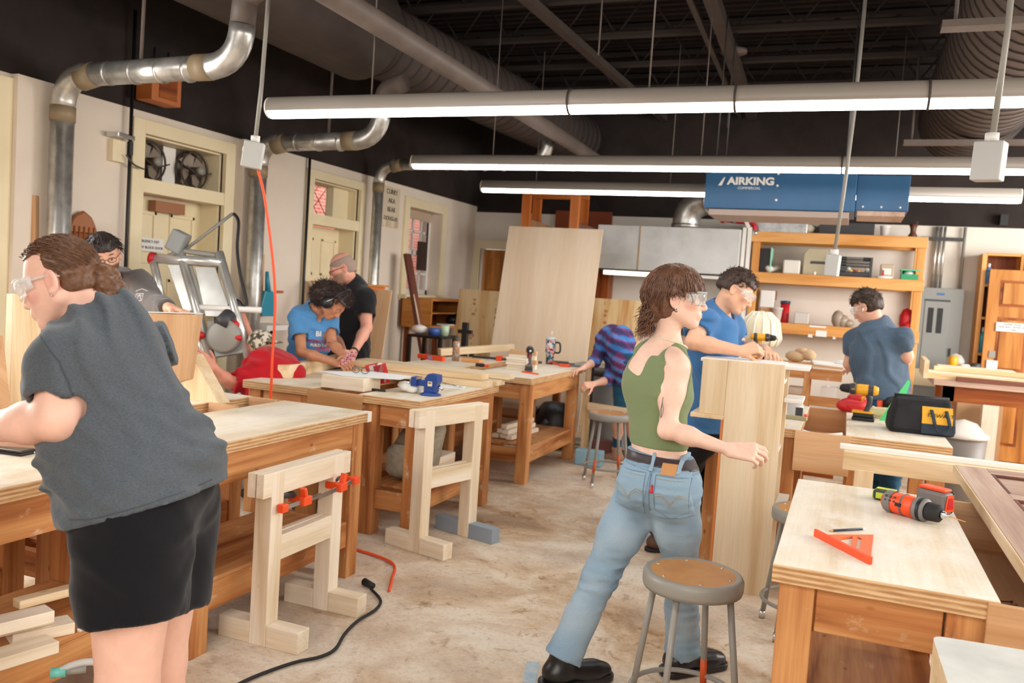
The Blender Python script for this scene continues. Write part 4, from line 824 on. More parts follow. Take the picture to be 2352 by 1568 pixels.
# --- boards and blocks by the left benches
slab('board_offcut',[at(100,925,3.55),at(28,925,3.45),at(28,672,3.45),at(100,678,3.55)][::-1] if False else [at(22,930,3.45),at(88,922,3.55),at(98,682,3.55),at(30,674,3.45)],.05,'pine','pale upright board at the left edge behind the leaning person','board')
slab('board_offcut',[at(-25,1000,3.3),at(25,930,3.4),at(8,770,3.4),at(-30,770,3.3)],.03,'paleb','tan leaning board at the very left edge of the view','board')
b=B(); P=[at(378,886,4.28),at(428,872,4.34),at(450,722,4.34),at(340,719,4.22)]; bk=[p+V(CF)*.10-V((0,0,0)) for p in P]
b.add(P+bk,[(0,1,2,3),(7,6,5,4),(0,4,5,1),(1,5,6,2),(2,6,7,3),(3,7,4,0)],[(p.z,p.x,p.y) for p in P+bk]); one(b,'wood_block','paleb','large tapered wood block held upright by the hooded man','block',None,.004)
b=B(); b.add([p+V((0,0,.003)) for p in (P[3],P[2],bk[2],bk[3])]+[p+V((0,0,.008)) for p in (P[3],P[2],bk[2],bk[3])],[(0,1,2,3),(7,6,5,4),(0,4,5,1),(1,5,6,2),(2,6,7,3),(3,7,4,0)]); one(b,'paper_sheet','paper','white sheet lying on top of the tapered wood block','paper')
# pine triangle standing in the tray of bench two
o=thing('pine_wedge','pale pine triangular form standing on the left workbench by its tray','wedge',(-3.28,3.66,TT))
b=B(); b.add([V(p) for p in ((-.19,-.03,0),(.20,-.03,0),(.0,-.03,.25),(-.19,.06,0),(.20,.06,0),(.0,.06,.25))],[(0,1,2),(5,4,3),(0,3,4,1),(1,4,5,2),(2,5,3,0)],[(z,x,y) for x,y,z in ((-.19,0,0),(.2,0,0),(0,0,.25),(-.19,.06,0),(.2,.06,0),(0,.06,.25))]); b.obj('face_board','pine',o,.002)
b=B(); b.bar((-.20,-.045,.0),(.0,-.045,.27),.05,.03,(0,1,0)); b.obj('edge_strip','pinew',o,.002)
for px0,px1,y_,lab in ((430,655,3.62,'front'),(420,600,3.95,'rear')): b=B(); b.bx(-3.13,-2.95,y_-.012,y_+.012,.72,.895); one(b,'tray_divider','orange' if False else 'paleb',lab+' wooden divider across the tray of the left workbench','divider',None,.002)
# --- laptop
a=onZ(86,1040,TT); o=thing('laptop','closed black laptop on the nearest left workbench','laptop',(a.x-.17,a.y+.02,TT),.12)
b=B(); b.bx(-.17,.17,-.12,.12,.0,.012); b.obj('base',mat('laptop_black','#1a1a1d',.3),o,.004); b=B(); b.bx(-.17,.17,-.12,.12,.0125,.02); l=b.obj('lid',mat('laptop_lid','#3a3232',.25),o,.003); b=B(); b.cyl((.172,-.06,.006),(.173,-.06,.006),.004,n=10); b.obj('port','chrome',l)
b=B(); b.bx(-.35,-.05,-.16,.14,0,.008); o=one(b,'plywood_scrap','pine','thin plywood scrap behind the laptop','board'); o.location=(a.x-.25,a.y+.42,TT)
# --- scraps on the lowest shelf at bottom left
zz=.31; k=0
for (px,py,qx,qy,w_,h_,z,lab) in ((120,1490,-60,1545,.09,.04,0,'lower pale stud end on the nearest lower shelf'),(110,1450,-80,1500,.09,.04,.041,'middle pale stud lying over the lower one'),(163,1445,20,1475,.09,.04,0,'white stud end with dark stamp marks'),(170,1412,35,1450,.05,.03,.083,'thin stick lying on top of the stud ends'),(112,1475,-40,1515,.08,.04,.082,'upper pale stud near the frame edge')):
    p1,p2=onZ(px,py,zz),onZ(qx,qy,zz); p1=V((p1.x,p1.y,zz+z+h_/2)); p2=V((p2.x,p2.y,zz+z+h_/2)); b=B(); b.bar(p1,p2,w_,h_); one(b,'stud_offcut','pinew' if k!=3 else 'pine',lab,'board','stud offcuts on the nearest lower shelf',.003); k+=1
p=onZ(135,1440,zz); 
for i in range(4): b=B(); b.bx(-.006,.006,-.002,.002,.006,.034); q=b.obj('stamp_mark',mat('stamp','#6a5a50',.8) if i==0 else bpy.data.materials['stamp']); q.location=(p.x-.06+.018*i,p.y-.05+.004*i,zz+.002); tag(q,'dark stamp mark on the white stud end','mark','stamp marks on the stud end')
o=thing('marker','yellow marker with white cap on the nearest lower shelf','marker',tuple(onZ(190,1440,zz))); b=B(); b.cyl((-.03,.05,.008),(.015,-.02,.008),.007); b.obj('barrel','yellow',o); b=B(); b.cyl((.015,-.02,.008),(.025,-.035,.008),.009); b.obj('cap','white',o)
o=thing('tape_roll','teal and grey strip roll at the bottom left on the lower shelf','tape',tuple(onZ(150,1555,zz))); b=B(); b.cyl((-.04,-.02,.012),(-.01,.01,.012),.016); b.obj('teal_end',mat('teal_tip','#6fc4b8',.4),o); b=B(); b.cyl((-.01,.01,.012),(.03,.05,.012),.011); b.obj('grey_shaft','grey',o)
b=B(); p=onZ(175,1540,zz); b.tube(arc(p+V((-.02,-.06,.01)),p+V((.02,0,.05)),p+V((.05,.06,.01)),8),.012,8); one(b,'clear_strip',mat('clear_strip','#d8dede',.2,alpha=.6),'clear plastic strip curling beside the teal roll','strip')
# --- clamps on the near trestle
def clamp(label,a,c,tj,handle_up):
    a,c=V(a),V(c); o=thing('bar_clamp',label,'clamp',tuple(a)); d=(c-a); L_=d.length; d.normalize(); side=V((-1,0,0)); 
    b=B(); b.bar((0,0,0),d*L_,.006,.02); b.obj('bar','chrome',o)
    b=B(); b.bar(d*.01,d*.01+side*.09+V((0,0,.0)),.022,.03); b.bar(d*-.012,d*.03,.03,.036); b.obj('fixed_jaw','orangep',o,.004); b=B(); b.ball(d*.01+side*.095,(.016,.02,.02),10); b.obj('pad','rubber',o)
    b=B(); b.bar(d*tj,d*tj+side*.085,.024,.034); b.bar(d*(tj-.03),d*(tj+.03),.034,.04); b.bar(d*(tj+.0),d*(tj+.0)+V((0,0,handle_up*.06))-d*.02,.03,.02); b.obj('sliding_jaw','orangep',o,.004)
    h0=d*(tj-.01)+side*.05+V((0,0,.02)); h1=h0-d*.10+V((0,0,.02))+side*.02
    b=B(); b.tube([h0,h0.lerp(h1,.15),h0.lerp(h1,.8),h1],[.010,.017,.018,.013],12); b.obj('grip','dgrey',o); b=B(); b.ball(h1,.015,10); b.obj('grip_end','orangep',o); return o
clamp('orange bar clamp on the near post of the clamped trestle',(-2.185,3.0,.60),(-2.185,3.29,.60),.17,1); clamp('orange bar clamp on the far post of the clamped trestle',(-2.165,3.56,.625),(-2.165,3.24,.60),.13,1)
tubeobj('power_cord',spline([onZ(x,y,.012) for x,y in ((852,1352),(874,1378),(862,1400),(822,1425),(792,1455),(770,1490),(735,1508),(680,1520),(620,1540),(560,1565),(480,1610))],7),.0075,'rubber','black power cord snaking over the floor past the clamped trestle','cord')
o=thing('cord_plug','black plug end where the orange cord meets the black cord','plug',tuple(onZ(847,1350,0))); b=B(); b.cyl((-.04,.02,.02),(.03,-.01,.02),.02,.016); b.obj('body','rubber',o)
# --- under bench things
o=thing('backpack','grey beige backpack on the lower shelf of the vise workbench','backpack',(-2.58,4.98,.31),.1); W['canvas']=cloth_m=blotch('canvas_grey',[(.3,'#938a78'),(.7,'#aaa18e')],30,.9)
b=B(); b.ring([[V((math.cos(a)*.17*s_+dx,math.sin(a)*.13*s_,z)) for a in [2*PI*i/20 for i in range(20)]] for z,s_,dx in ((0,.75,-.02),(.05,1,-.02),(.2,1,.0),(.34,.85,.05),(.43,.5,.09),(.455,.1,.1))]); b.obj('bag_body','canvas',o)
b=B(); b.ring([[V((-.06+math.cos(a)*.1*s_,-.12+math.sin(a)*.05*s_,z)) for a in [2*PI*i/16 for i in range(16)]] for z,s_ in ((.03,.7),(.06,1),(.2,1),(.24,.6))]); b.obj('front_pocket','canvas',o)
b=B(); b.tube(spline([(.06,-.13,.05),(.09,-.135,.18),(.11,-.11,.32)],5),.012,6,flat=.4); b.obj('strap','black',o)
for i,(x,y,z,w_,d_,h_,m,lab) in enumerate(((-2.62,5.4,.31,.12,.3,.05,'pinew','white board stack bottom piece on the vise bench shelf'),(-2.6,5.38,.362,.12,.26,.05,'pinew','white board stack top piece on the vise bench shelf'),(-2.72,5.55,.31,.08,.1,.42,'black','tall black box at the back of the vise bench shelf'),(-3.35,5.2,.31,.22,.3,.16,'teal','teal box under the vise bench'),(-3.3,4.85,.31,.3,.1,.06,'pinew','pale offcut in front of the teal box'))):
    b=B(); b.box((x,y,z+h_/2),(w_,d_,h_)); one(b,'offcut' if m=='pinew' else 'box',m,lab,'board' if m=='pinew' else 'box',None,.003)
for i,(dx,dy,dz) in enumerate(((0,0,0),(.07,.02,0),(.14,-.02,0),(.03,.04,.04),(.1,0,.04),(.07,.03,.08))):
    b=B(); b.bar((-2.75+dx,6.75+dy,.335+dz),(-2.72+dx,7.35+dy,.335+dz),.055,.036); one(b,'slat_offcut','pinew','pale slat in the bundle on the tumbler bench shelf','board','slats bundled on the tumbler bench shelf',.002)
# --- vise bench top
T2=TT+.001
def onb(px,py): return onZ(px,py,TT)
a,c=onb(640,870),onb(785,838); b=B(); b.bar((a.x,a.y+.05,TT+.046),(c.x,c.y,TT+.046),.09,.09); one(b,'timber','pine','thick pale timber lying on the far left of the vise workbench','timber',None,.004)
a=onb(795,893); b=B(); b.bx(a.x-.16,a.x+.16,a.y-.05,a.y+.16,TT,TT+.085); one(b,'wood_block','pinew','short pale wood block under the white paper on the vise workbench','block',None,.004)
zb=TT+.087; o=thing('paper_template','white paper sheet with glasses on it on the vise workbench','paper',(a.x+.02,a.y+.15,zb)); b=B(); b.add([(-.28,-.08,0),(-.02,-.2,.0),(.32,-.06,.0),(.3,.2,.0),(-.02,.2,.0),(-.28,-.08,.002),(-.02,-.2,.002),(.32,-.06,.002),(.3,.2,.002),(-.02,.2,.002)],[(4,3,2,1,0),(5,6,7,8,9)]+[(i,(i+1)%5,5+(i+1)%5,5+i) for i in range(5)]); b.obj('sheet','paper',o)
o=thing('reading_glasses','clear glasses lying on the white paper by the clasped hands','glasses',(a.x-.0,a.y+.16,zb+.003))
for s_ in (-1,1): b=B(); b.tube([(s_*.035+math.cos(t)*.028,0,.022+math.sin(t)*.02) for t in [2*PI*i/14 for i in range(15)]],.0025,5,False); b.tube(spline([(s_*.063,0,.025),(s_*.07,.08,.02),(s_*.06,.13,.005)],4),.002,5); b.obj('rim' ,'dgrey',o)
for (px,py,lab) in ((752,870,'red triangular square on the vise workbench left of the block'),): 
    p=onb(px,py); b=B(); b.prism([(-.05,0),(.045,0),(.02,.03),(.035,.06),(.03,.085)],0,.02,(p.x,p.y,TT),(1,0,0),(0,1,0),(0,0,1)); one(b,'speed_square','red',lab,'square')
p=onb(880,880); o=thing('striped_box','red and white striped box standing on the vise workbench','box',(p.x,p.y,TT),.5)
for i in range(3): b=B(); b.bar((-.05+.028*i,0,0),(-.09+.028*i,0,.13),.09,.026,(0,1,0)); b.obj('red_stripe' if i!=1 else 'white_stripe','red' if i!=1 else 'white',o)
p=onb(862,898); o=thing('black_marker','black marker lying on the front edge of the vise workbench','marker',(p.x,p.y,TT),.05); b=B(); b.cyl((-.075,0,.009),(.07,0,.009),.009,.007); b.obj('barrel','black',o)
# vise
p=onb(985,908); o=thing('bench_vise','blue steel bench vise bolted on the workbench','vise',(p.x,p.y+.02,TT),.05); o.scale=(.74,.74,.74); vb=blotch('vise_blue',[(.3,'#26407e'),(.7,'#2f4f96')],6,.35); W['vb']=vb
b=B(); b.lathe([(.09,0),(.095,.012),(.07,.022),(.055,.03)],n=24); b.obj('swivel_base','vb',o)
b=B(); b.bx(-.045,.06,-.05,.05,.03,.10); b.prism([(-.05,.08),(.06,.08),(.085,.13),(.08,.185),(-.01,.19),(-.04,.15)],-.055,.055,(0,0,0),(1,0,0),(0,0,1),(0,1,0)); b.obj('body','vb',o,.006)
b=B(); b.bx(-.16,-.045,-.03,.03,.075,.125); b.obj('slide','vb',o,.005); b=B(); b.bx(-.17,-.115,-.055,.055,.07,.15); b.obj('front_jaw','vb',o,.006)
b=B(); b.bx(-.118,-.108,-.055,.055,.13,.152); b.obj('jaw_plate','chrome',o); b=B(); b.cyl((-.20,0,.1),(-.165,0,.1),.02); b.cyl((-.185,-.09,.1),(-.185,.09,.1),.007); b.obj('handle','chrome',o)
b=B(); b.bx(-.005,.035,-.0585,-.0555,.085,.125); b.obj('rating_plate','cream',o); b=B(); b.bx(.002,.028,-.0605,-.0588,.107,.118); b.obj('plate_text','dgrey',o); b=B(); b.cyl((.09,-.03,.09),(.13,-.05,.07),.014); b.obj('knob','chrome',o)
b=B(); p=onb(935,902)
for i in range(5): b.ball((p.x+RNG.uniform(-.05,.05),p.y+RNG.uniform(-.02,.06),TT+.025+RNG.uniform(0,.02)),(.05,.04,.03),8)
one(b,'crumpled_paper','paper','crumpled white paper in front of the vise','paper')
p=onb(1035,888); b=B(); b.box((p.x,p.y,TT+.0015),(.2,.14,.003),(0,0,.3)); one(b,'paper_sheet','paper','flat white sheet right of the vise','paper'); tubeobj('steel_rod',[onb(1015,880)+V((0,0,.008)),onb(1062,892)+V((0,0,.008))],.004,'chrome','thin steel rod lying over the flat white sheet','rod')
# boards stacked across the far end of the vise bench
k=0
for (x0,x1,y,w_,z,lab) in ((-3.55,-2.36,5.62,.14,0,'lowest front board of the pale stack at the far end of the vise bench'),(-3.6,-2.34,5.80,.16,0,'lowest rear board of the pale stack at the far end of the vise bench'),(-3.62,-2.42,5.68,.14,.042,'upper front board of the pale stack at the far end of the vise bench'),(-3.6,-2.30,5.90,.15,.042,'upper rear board of the pale stack at the far end of the vise bench')):
    b=B(); b.bx(x0,x1,y-w_/2,y+w_/2,TT+z,TT+z+.04); one(b,'board','pine' if k<3 else 'spruce',lab,'board','boards stacked on the vise bench',.003); k+=1
# --- tumbler bench top
def on3(px,py): return onZ(px,py,TT)
p=on3(1046,828); o=thing('spray_can','printed paint spray can on the far left of the tumbler bench','can',(p.x,p.y,TT)); b=B(); b.lathe([(.033,0),(.034,.17),(.025,.19)],n=20); b.obj('body',blotch('can_print',[(.35,'#d9cfc4'),(.5,'#8a7a70'),(.6,'#c9803a'),(.7,'#e6e0d6')],28,.35),o); b=B(); b.lathe([(.02,.19),(.024,.20),(.024,.225),(0,.228)],n=16); b.obj('cap','dgrey',o)
p=on3(1182,850); 
for i in range(5):
    b=B(); b.box((p.x+RNG.uniform(-.01,.01),p.y+.06,TT+.011+.0225*i),(.2,.06,.021)); one(b,'batten','pinew','small pale slat in the stack beside the upright drill','board','slats stacked on the tumbler bench',.002)
for i in range(4): b=B(); b.box((p.x-.03+RNG.uniform(-.01,.01),p.y+.28,TT+.02+.041*i),(.26,.05,.04)); one(b,'batten','paleb' if i%2 else 'pinew','thicker slat in the rear stack behind the small slats','board','rear slats stacked on the tumbler bench',.002)
def power_drill(label,loc,rz,body,dark,accent,upright=True,scale=1.0,bit=.05,roll=0,batt=None):
    # local: chuck towards +X, handle down; battery base on z=0
    o=thing('cordless_drill',label,'drill',loc,rz); s_=scale; o.scale=(s_,)*3
    if roll: o.rotation_euler=roll
    b=B(); b.lathe([(.0,-.085),(.022,-.083),(.031,-.06),(.033,-.02),(.033,.03),(.031,.045)],(0,0,.19),(1,0,0),n=22); b.obj('motor_housing',body,o)
    b=B(); b.lathe([(.034,.045),(.035,.06),(.033,.075),(.030,.083)],(0,0,.19),(1,0,0),n=22); c=b.obj('torque_collar',dark,o)
    for i in range(12): t=2*PI*i/12; b=B(); b.box((.060,math.cos(t)*.0352,.19+math.sin(t)*.0352),(.02,.004,.004),(t,0,0)); b.obj('collar_ridge',accent if i%3==0 else dark,c)
    b=B(); b.lathe([(.028,.083),(.029,.09),(.024,.125),(.018,.135),(.008,.138)],(0,0,.19),(1,0,0),n=20); b.obj('chuck','rubber',o)
    b=B(); b.lathe([(.012,.138),(.009,.15),(.0035,.152),(.0032,.152+bit),(.001,.155+bit)],(0,0,.19),(1,0,0),n=12); b.obj('bit','chrome',o)
    b=B(); b.tube(spline([(-.03,0,.17),(-.038,0,.12),(-.028,0,.07),(-.02,0,.05)],4),[.023]*4+[.0195]*5+[.021]*4,14,flat=.82); b.obj('grip',dark,o)
    b=B(); b.tube([(-.012,0,.15),(.004,0,.14),(.0,0,.115)],[.010,.010,.007],8); b.obj('trigger',accent,o)
    b=B(); b.bx(-.075,.055,-.037,.037,.0,.022); b.bx(-.07,.05,-.034,.034,.022,.046); b.obj('battery',batt or dark,o,.008); b=B(); b.bx(-.062,.058,-.031,.031,.046,.060); b.obj('foot_plate',body,o,.006)
    b=B(); b.bx(-.06,-.01,-.0385,-.0372,.01,.035); b.bx(-.05,.03,-.0345,-.033,.175,.205) if False else None; b.obj('battery_badge',accent,o)
    b=B(); b.lathe([(.0336,-.055),(.0345,-.05),(.0345,-.03),(.0336,-.025)],(0,0,.19),(1,0,0),n=22,cap=False); b.obj('vent_band',dark,o); return o
p=on3(1214,852); power_drill('grey and red drill standing upright on the tumbler bench',(p.x,p.y,TT),-1.2,mat('drill_grey2','#7d6a66',.5),'dgrey','red',bit=.0)
p=on3(1262,836); o=thing('travel_tumbler','travel tumbler with handle, straw and floral print on the bench','tumbler',(p.x,p.y,TT)); 
m_=blotch('tumbler_print',[(.34,'#1d3a4a'),(.46,'#2a7080'),(.5,'#e8e4e0'),(.58,'#d85a5a'),(.66,'#1f3444')],22,.35,2); b=B(); b.lathe([(.037,0),(.04,.09),(.052,.13),(.052,.24)],n=24); b.obj('body',m_,o); b=B(); b.lathe([(.053,.24),(.054,.262),(.03,.27),(0,.27)],n=24); b.obj('lid',mat('tumbler_lid','#c8d0d4',.25),o); b=B(); b.cyl((.0,0,.27),(.006,0,.33),.005); b.obj('straw','white',o); b=B(); b.tube(spline([(.05,-.01,.22),(.10,-.02,.215),(.105,-.02,.13),(.05,-.01,.12)],5),.009,8); b.obj('handle','black',o)
p=on3(1215,856); b=B(); b.prism([(0,0),(.19,.0),(.0,.05)],0,.012,(p.x-.06,p.y-.03,TT),(.95,-.3,0),(.3,.95,0),(0,0,1)); one(b,'orange_square','orangep','orange triangle square by the foot of the upright drill','square')
for i,(px,py,lab) in enumerate(((1285,838,'left red clamp on the tumbler bench edge'),(1298,842,'right red clamp on the tumbler bench edge'))):
    p=on3(px,py); o=thing('red_clamp',lab,'clamp',(p.x,p.y,TT),.2); b=B(); b.bx(-.06,.05,-.02,.02,0,.028); b.obj('body','orangep',o,.008); b=B(); b.bx(-.09,.09,-.005,.005,.028,.04); b.obj('bar','dgrey',o)
p=on3(990,826); o=thing('spirit_level','orange level with blue vial on the far end of the bench boards','level',(p.x,p.y,TT),-.25); b=B(); b.bx(-.16,.16,-.02,.02,0,.045); b.obj('body','orangep',o,.005); b=B(); b.bx(-.025,.03,-.0215,-.0205,.01,.035); b.obj('vial',mat('vial_blue','#8a9ae0',.3),o)
p=on3(1085,832); o=thing('tape_pack','tan and orange pack lying left of the slat stack','pack',(p.x,p.y,TT),.1); b=B(); b.bx(-.1,.09,-.05,.05,0,.035); b.obj('body',mat('pack_tan','#dfa060',.6),o,.008)
p=on3(1105,842); o=thing('mini_clamp','black and red small clamp left of the slat stack','clamp',(p.x,p.y,TT),.3); b=B(); b.bx(-.05,.03,-.02,.02,0,.03); b.obj('body','black',o,.005); b=B(); b.bx(.03,.07,-.012,.012,.0,.025); b.obj('tip','orangep',o,.004)
tubeobj('pipe_clamp',[(-3.45,7.75,TT+.02),(-2.75,7.85,TT+.02)],.012,'dgrey','long dark pipe clamp lying at the back of the tumbler bench','clamp'); b=B(); b.bx(-3.2,-3.15,7.76,7.82,TT,TT+.05); one(b,'clamp_head','orangep','orange head on the long dark pipe clamp','clamp')
a=on3(1000,815); b=B(); b.bar((-3.75,7.6,TT+.045),(-3.2,8.2,TT+.12),.09,.07); one(b,'timber','pine','pale timber lying angled behind the spray can','timber',None,.003)
# --- beside the tumbler bench: grey bin, posts, blocks
o=thing('grey_bin','tall grey round bin at the end of the tumbler bench','bin',(-2.17,8.35,0)); b=B(); b.lathe([(.16,0),(.175,.1),(.19,.84),(.0,.84)],n=28); b.obj('body',blotch('bin_grey2',[(.3,'#75726f'),(.7,'#858280')],3,.6),o); b=B(); b.lathe([(.195,.80),(.205,.82),(.2,.85),(.17,.855),(0,.86)],n=28); b.obj('rim_lid','dgrey',o)
o=thing('bench_post','pale upright post clamped at the tumbler bench corner','post',(-2.30,7.99,0)); b=B(); b.bx(-.03,.03,-.03,.03,0,.93); b.obj('post','pine',o,.003); b=B(); b.bx(.035,.055,-.04,-.02,.55,.95); b.obj('clamp_bar','black',o); b=B(); b.ball((.05,-.05,.72),(.03,.03,.05),10); b.obj('clamp_grip','red',o)
b=B(); b.bx(-2.3,-1.72,7.42,7.47,.50,.57) if False else b.bar((-2.26,7.9,.53),(-1.75,7.75,.53),.045,.07); one(b,'rail_board','pine','pale horizontal rail between bench post and grey stool','board',None,.003)
b=B(); b.box((-2.36,7.42 if False else 8.02,.09),(.32,.12,.18)) if False else b.bx(-2.28,-2.02,7.62,7.74,0,.15); one(b,'step_block',mat('block_blue','#8fb8cc',.6),'light blue painted block on the floor by the tumbler bench','block',None,.012)
b=B(); b.bx(-2.22,-2.02,7.98,8.06,0,.2); one(b,'step_block',mat('block_maroon','#6a4038',.6),'maroon painted block behind the light blue one','block',None,.012)
o=thing('shop_vacuum','dark shop vacuum low behind the tumbler bench','vacuum',(-2.75,8.35,0)); b=B(); b.lathe([(.18,.03),(.2,.1),(.2,.35),(.12,.46),(0,.48)],n=22); b.obj('drum','black',o); b=B(); b.tube(spline([(-.15,-.1,.4),(-.3,-.15,.25),(-.2,-.2,.1),(.0,-.22,.3)],5),.025,10); b.obj('hose','dgrey',o)
o=thing('rear_bench','low dark bench with a pale edge behind the tumbler bench','bench',(-3.35,8.85,0)); b=B(); b.bx(-.85,.58,-.3,.28,.60,.66); b.obj('top','pine',o,.003); b=B(); b.bx(-.8,.55,-.25,.25,.2,.24); b.obj('shelf','fir2',o)
for x in (-.82,.49):
    for y in (-.27,.2): b=B(); b.bx(x,x+.07,y,y+.07,0,.6); b.obj('leg','fir2',o)
b=B(); b.bx(-2.72,-2.2,8.95,9.5,.86,.89) if False else b.bx(-2.70,-2.24,8.5,9.1,.80,.86); o_=one(b,'grey_table_top','panelg','grey metal table surface behind the tumbler bench','table')
o=o_; b=B(); b.box((0,0,-.4),(.12,.12,.8)); q=b.obj('pedestal','panelg',o); q.location=(0,0,0); b=B(); b.box((0,0,-.79),(.4,.4,.02)); b.obj('foot','panelg',o)
# --- right front bench: square, pencil, drill, tape
def onR(px,py): return onZ(px,py,TT)
A_,B_,C_=onR(1874,1232),onR(1998,1296),onR(2006,1232); z=TT
o=thing('speed_square','bright orange triangular square lying on the right front workbench','square',(A_.x,A_.y,TT)); 
ex=(B_-A_).normalized(); L_=(B_-A_).length; ey=V((-ex.y,ex.x,0)); cc=V(((C_-A_).dot(ex),(C_-A_).dot(ey),0))
def tri(p,q,r,t): c=(p+q+r)/3; return [c+(x-c)*t for x in (p,q,r)]
p0,p1,p2=V((0,0,0)),V((L_,0,0)),cc
def G2(v): return ex*v.x+ey*v.y
P2=[p0,p1,p2]; ct=(p0+p1+p2)/3; L2_=lambda p:(p.x,p.y)
def bary(a,b_,c): return L2_(p0*a+p1*b_+p2*c)
plate([L2_(p) for p in P2],[[bary(.66,.20,.14),bary(.36,.44,.20),bary(.36,.06,.58)],[bary(.27,.50,.23),bary(.20,.57,.23),bary(.20,.14,.66),bary(.27,.07,.66)]],.005,(0,0,.0045),ex,ey,(0,0,1),'plate',mat('square_orange','#ee6a2c',.45),o)
b=B(); b.bar(G2(V((-.006,0,0)))+V((0,0,.012)),G2(V((L_+.004,0,0)))+V((0,0,.012)),.012,.024); b.obj('fence','orangep',o,.003)
p,q=onR(1912,1221),onR(1980,1217); o=thing('pencil','dark blue pencil lying above the orange square','pencil',(p.x,p.y,TT)); d=(q-p); b=B(); b.tube([V((0,0,.004)),d+V((0,0,.004))],.004,6); b.obj('barrel',mat('pencil_navy','#27344e',.4),o); dn=d.normalized(); b=B(); b.tube([d+V((0,0,.004)),d+dn*.012+V((0,0,.004))],.004,8); b.obj('end','white',o); b=B(); b.tube([V((0,0,.004)),-dn*.016+V((0,0,.004))],[.004,.0006],6); b.obj('tip','paleb',o)
p=onR(2050,1180); W['dgr']=mat('drill_grey','#77726f',.5)
o=thing('cordless_drill','orange and grey drill lying on its side on the right front workbench','drill',(p.x+.03,p.y+.0,TT)); ax_=(onR(2160,1208)-onR(2040,1175)); ax_.z=0; ax_.normalize(); hy=V((-ax_.y,ax_.x,0)); o.rotation_euler=(0,0,math.atan2(ax_.y,ax_.x))
b=B(); b.lathe([(.0,-.075),(.026,-.07),(.036,-.045),(.038,.0),(.036,.05)],(0,0,.04),(1,0,0),n=26); b.obj('motor_housing','orangep',o)
for x0,x1 in ((-.078,-.030),(-.012,.014)): b=B(); b.lathe([(.036 if x0<-.05 else .0386,x0+.018),(.0392,x0+.026),(.0395,x1-.006),(.0388,x1)],(0,0,.04),(1,0,0),n=26,cap=False); b.obj('grey_band','dgr',o)
b=B(); b.lathe([(.037,.05),(.041,.056),(.041,.085),(.037,.092)],(0,0,.04),(1,0,0),n=26); c=b.obj('torque_collar','dgr',o); b=B(); b.lathe([(.0415,.068),(.042,.07),(.042,.08),(.0415,.082)],(0,0,.04),(1,0,0),n=26,cap=False); b.obj('number_ring','black',c)
b=B(); b.lathe([(.031,.092),(.033,.1),(.030,.135),(.022,.142)],(0,0,.04),(1,0,0),n=24); b.obj('chuck','rubber',o); b=B(); b.lathe([(.016,.142),(.012,.155),(.004,.158),(.003,.168)],(0,0,.04),(1,0,0),n=14); b.obj('chuck_tip','chrome',o); b=B(); b.cyl((.168,0,.04),(.225,0,.036),.0016); b.obj('bit','shelf',o)
for i in range(3):
    for j in range(2): b=B(); b.box((-.045+.016*i,-.036+.004*j,.05+.014*j),(.007,.006,.006)); b.obj('vent_slot','dgrey',o)
b=B(); b.box((.005,-.0385,.043),(.022,.005,.012)); b.obj('selector','black',o)
b=B(); b.tube(spline([(-.01,.02,.035),(.0,.07,.034),(.015,.11,.034)],4),[.026]*3+[.022]*3+[.024]*3,14,flat=.85); b.obj('grip','dgr',o)
b=B(); b.box((.03,.15,.046),(.115,.062,.088)); b.obj('battery','dgr',o,.016); b=B(); b.box((.03,.148,.094),(.1,.05,.012)); b.obj('battery_top','orangep',o,.005); b=B(); b.box((.03,.186,.048),(.1,.012,.08)); b.obj('battery_end','black',o,.005)
b=B(); b.prism([(-.02,-.02),(.02,-.02),(.012,.02),(-.012,.02)],0,.003,(.088,.15,.05),(0,1,0),(0,0,1),(1,0,0)); b.obj('badge','red',o); b=B(); b.prism([(-.03,-.03),(.03,-.03),(.02,.03),(-.02,.03)],0,.002,(.087,.15,.05),(0,1,0),(0,0,1),(1,0,0)); b.obj('badge_frame','orangep',o)
p=onR(2035,1152); o=thing('tape_measure','lime and black tape measure behind the orange and grey drill','tape measure',(p.x,p.y+.03,TT),-.25); W['lime']=mat('lime_plastic','#c3d63a',.4)
b=B(); b.box((0,0,.021),(.085,.066,.04)); b.obj('case','dgrey',o,.012); b=B(); b.box((0,.0,.043),(.07,.03,.004)); b.box((-.043,0,.02),(.004,.05,.03)); b.obj('lime_trim','lime',o,.002); b=B(); b.box((0,-.034,.02),(.06,.003,.022)); b.obj('side_badge','lime',o)
# nails in the tray
for i in range(5):
    p=V((.55+RNG.uniform(-.03,.05),3.0+RNG.uniform(-.06,.06),TT-.168)); t=RNG.uniform(-.5,.5); d=V((math.cos(t),math.sin(t),0))*.03; o=thing('screw','small brown screw lying in the tray of the right front workbench','screw',tuple(p),0,'screws in the tray'); b=B(); b.tube([-d,d],.002,6); b.obj('shank','brown',o); b=B(); b.tube([d,d*1.12],[.0045,.005],8); b.obj('head','brown',o)
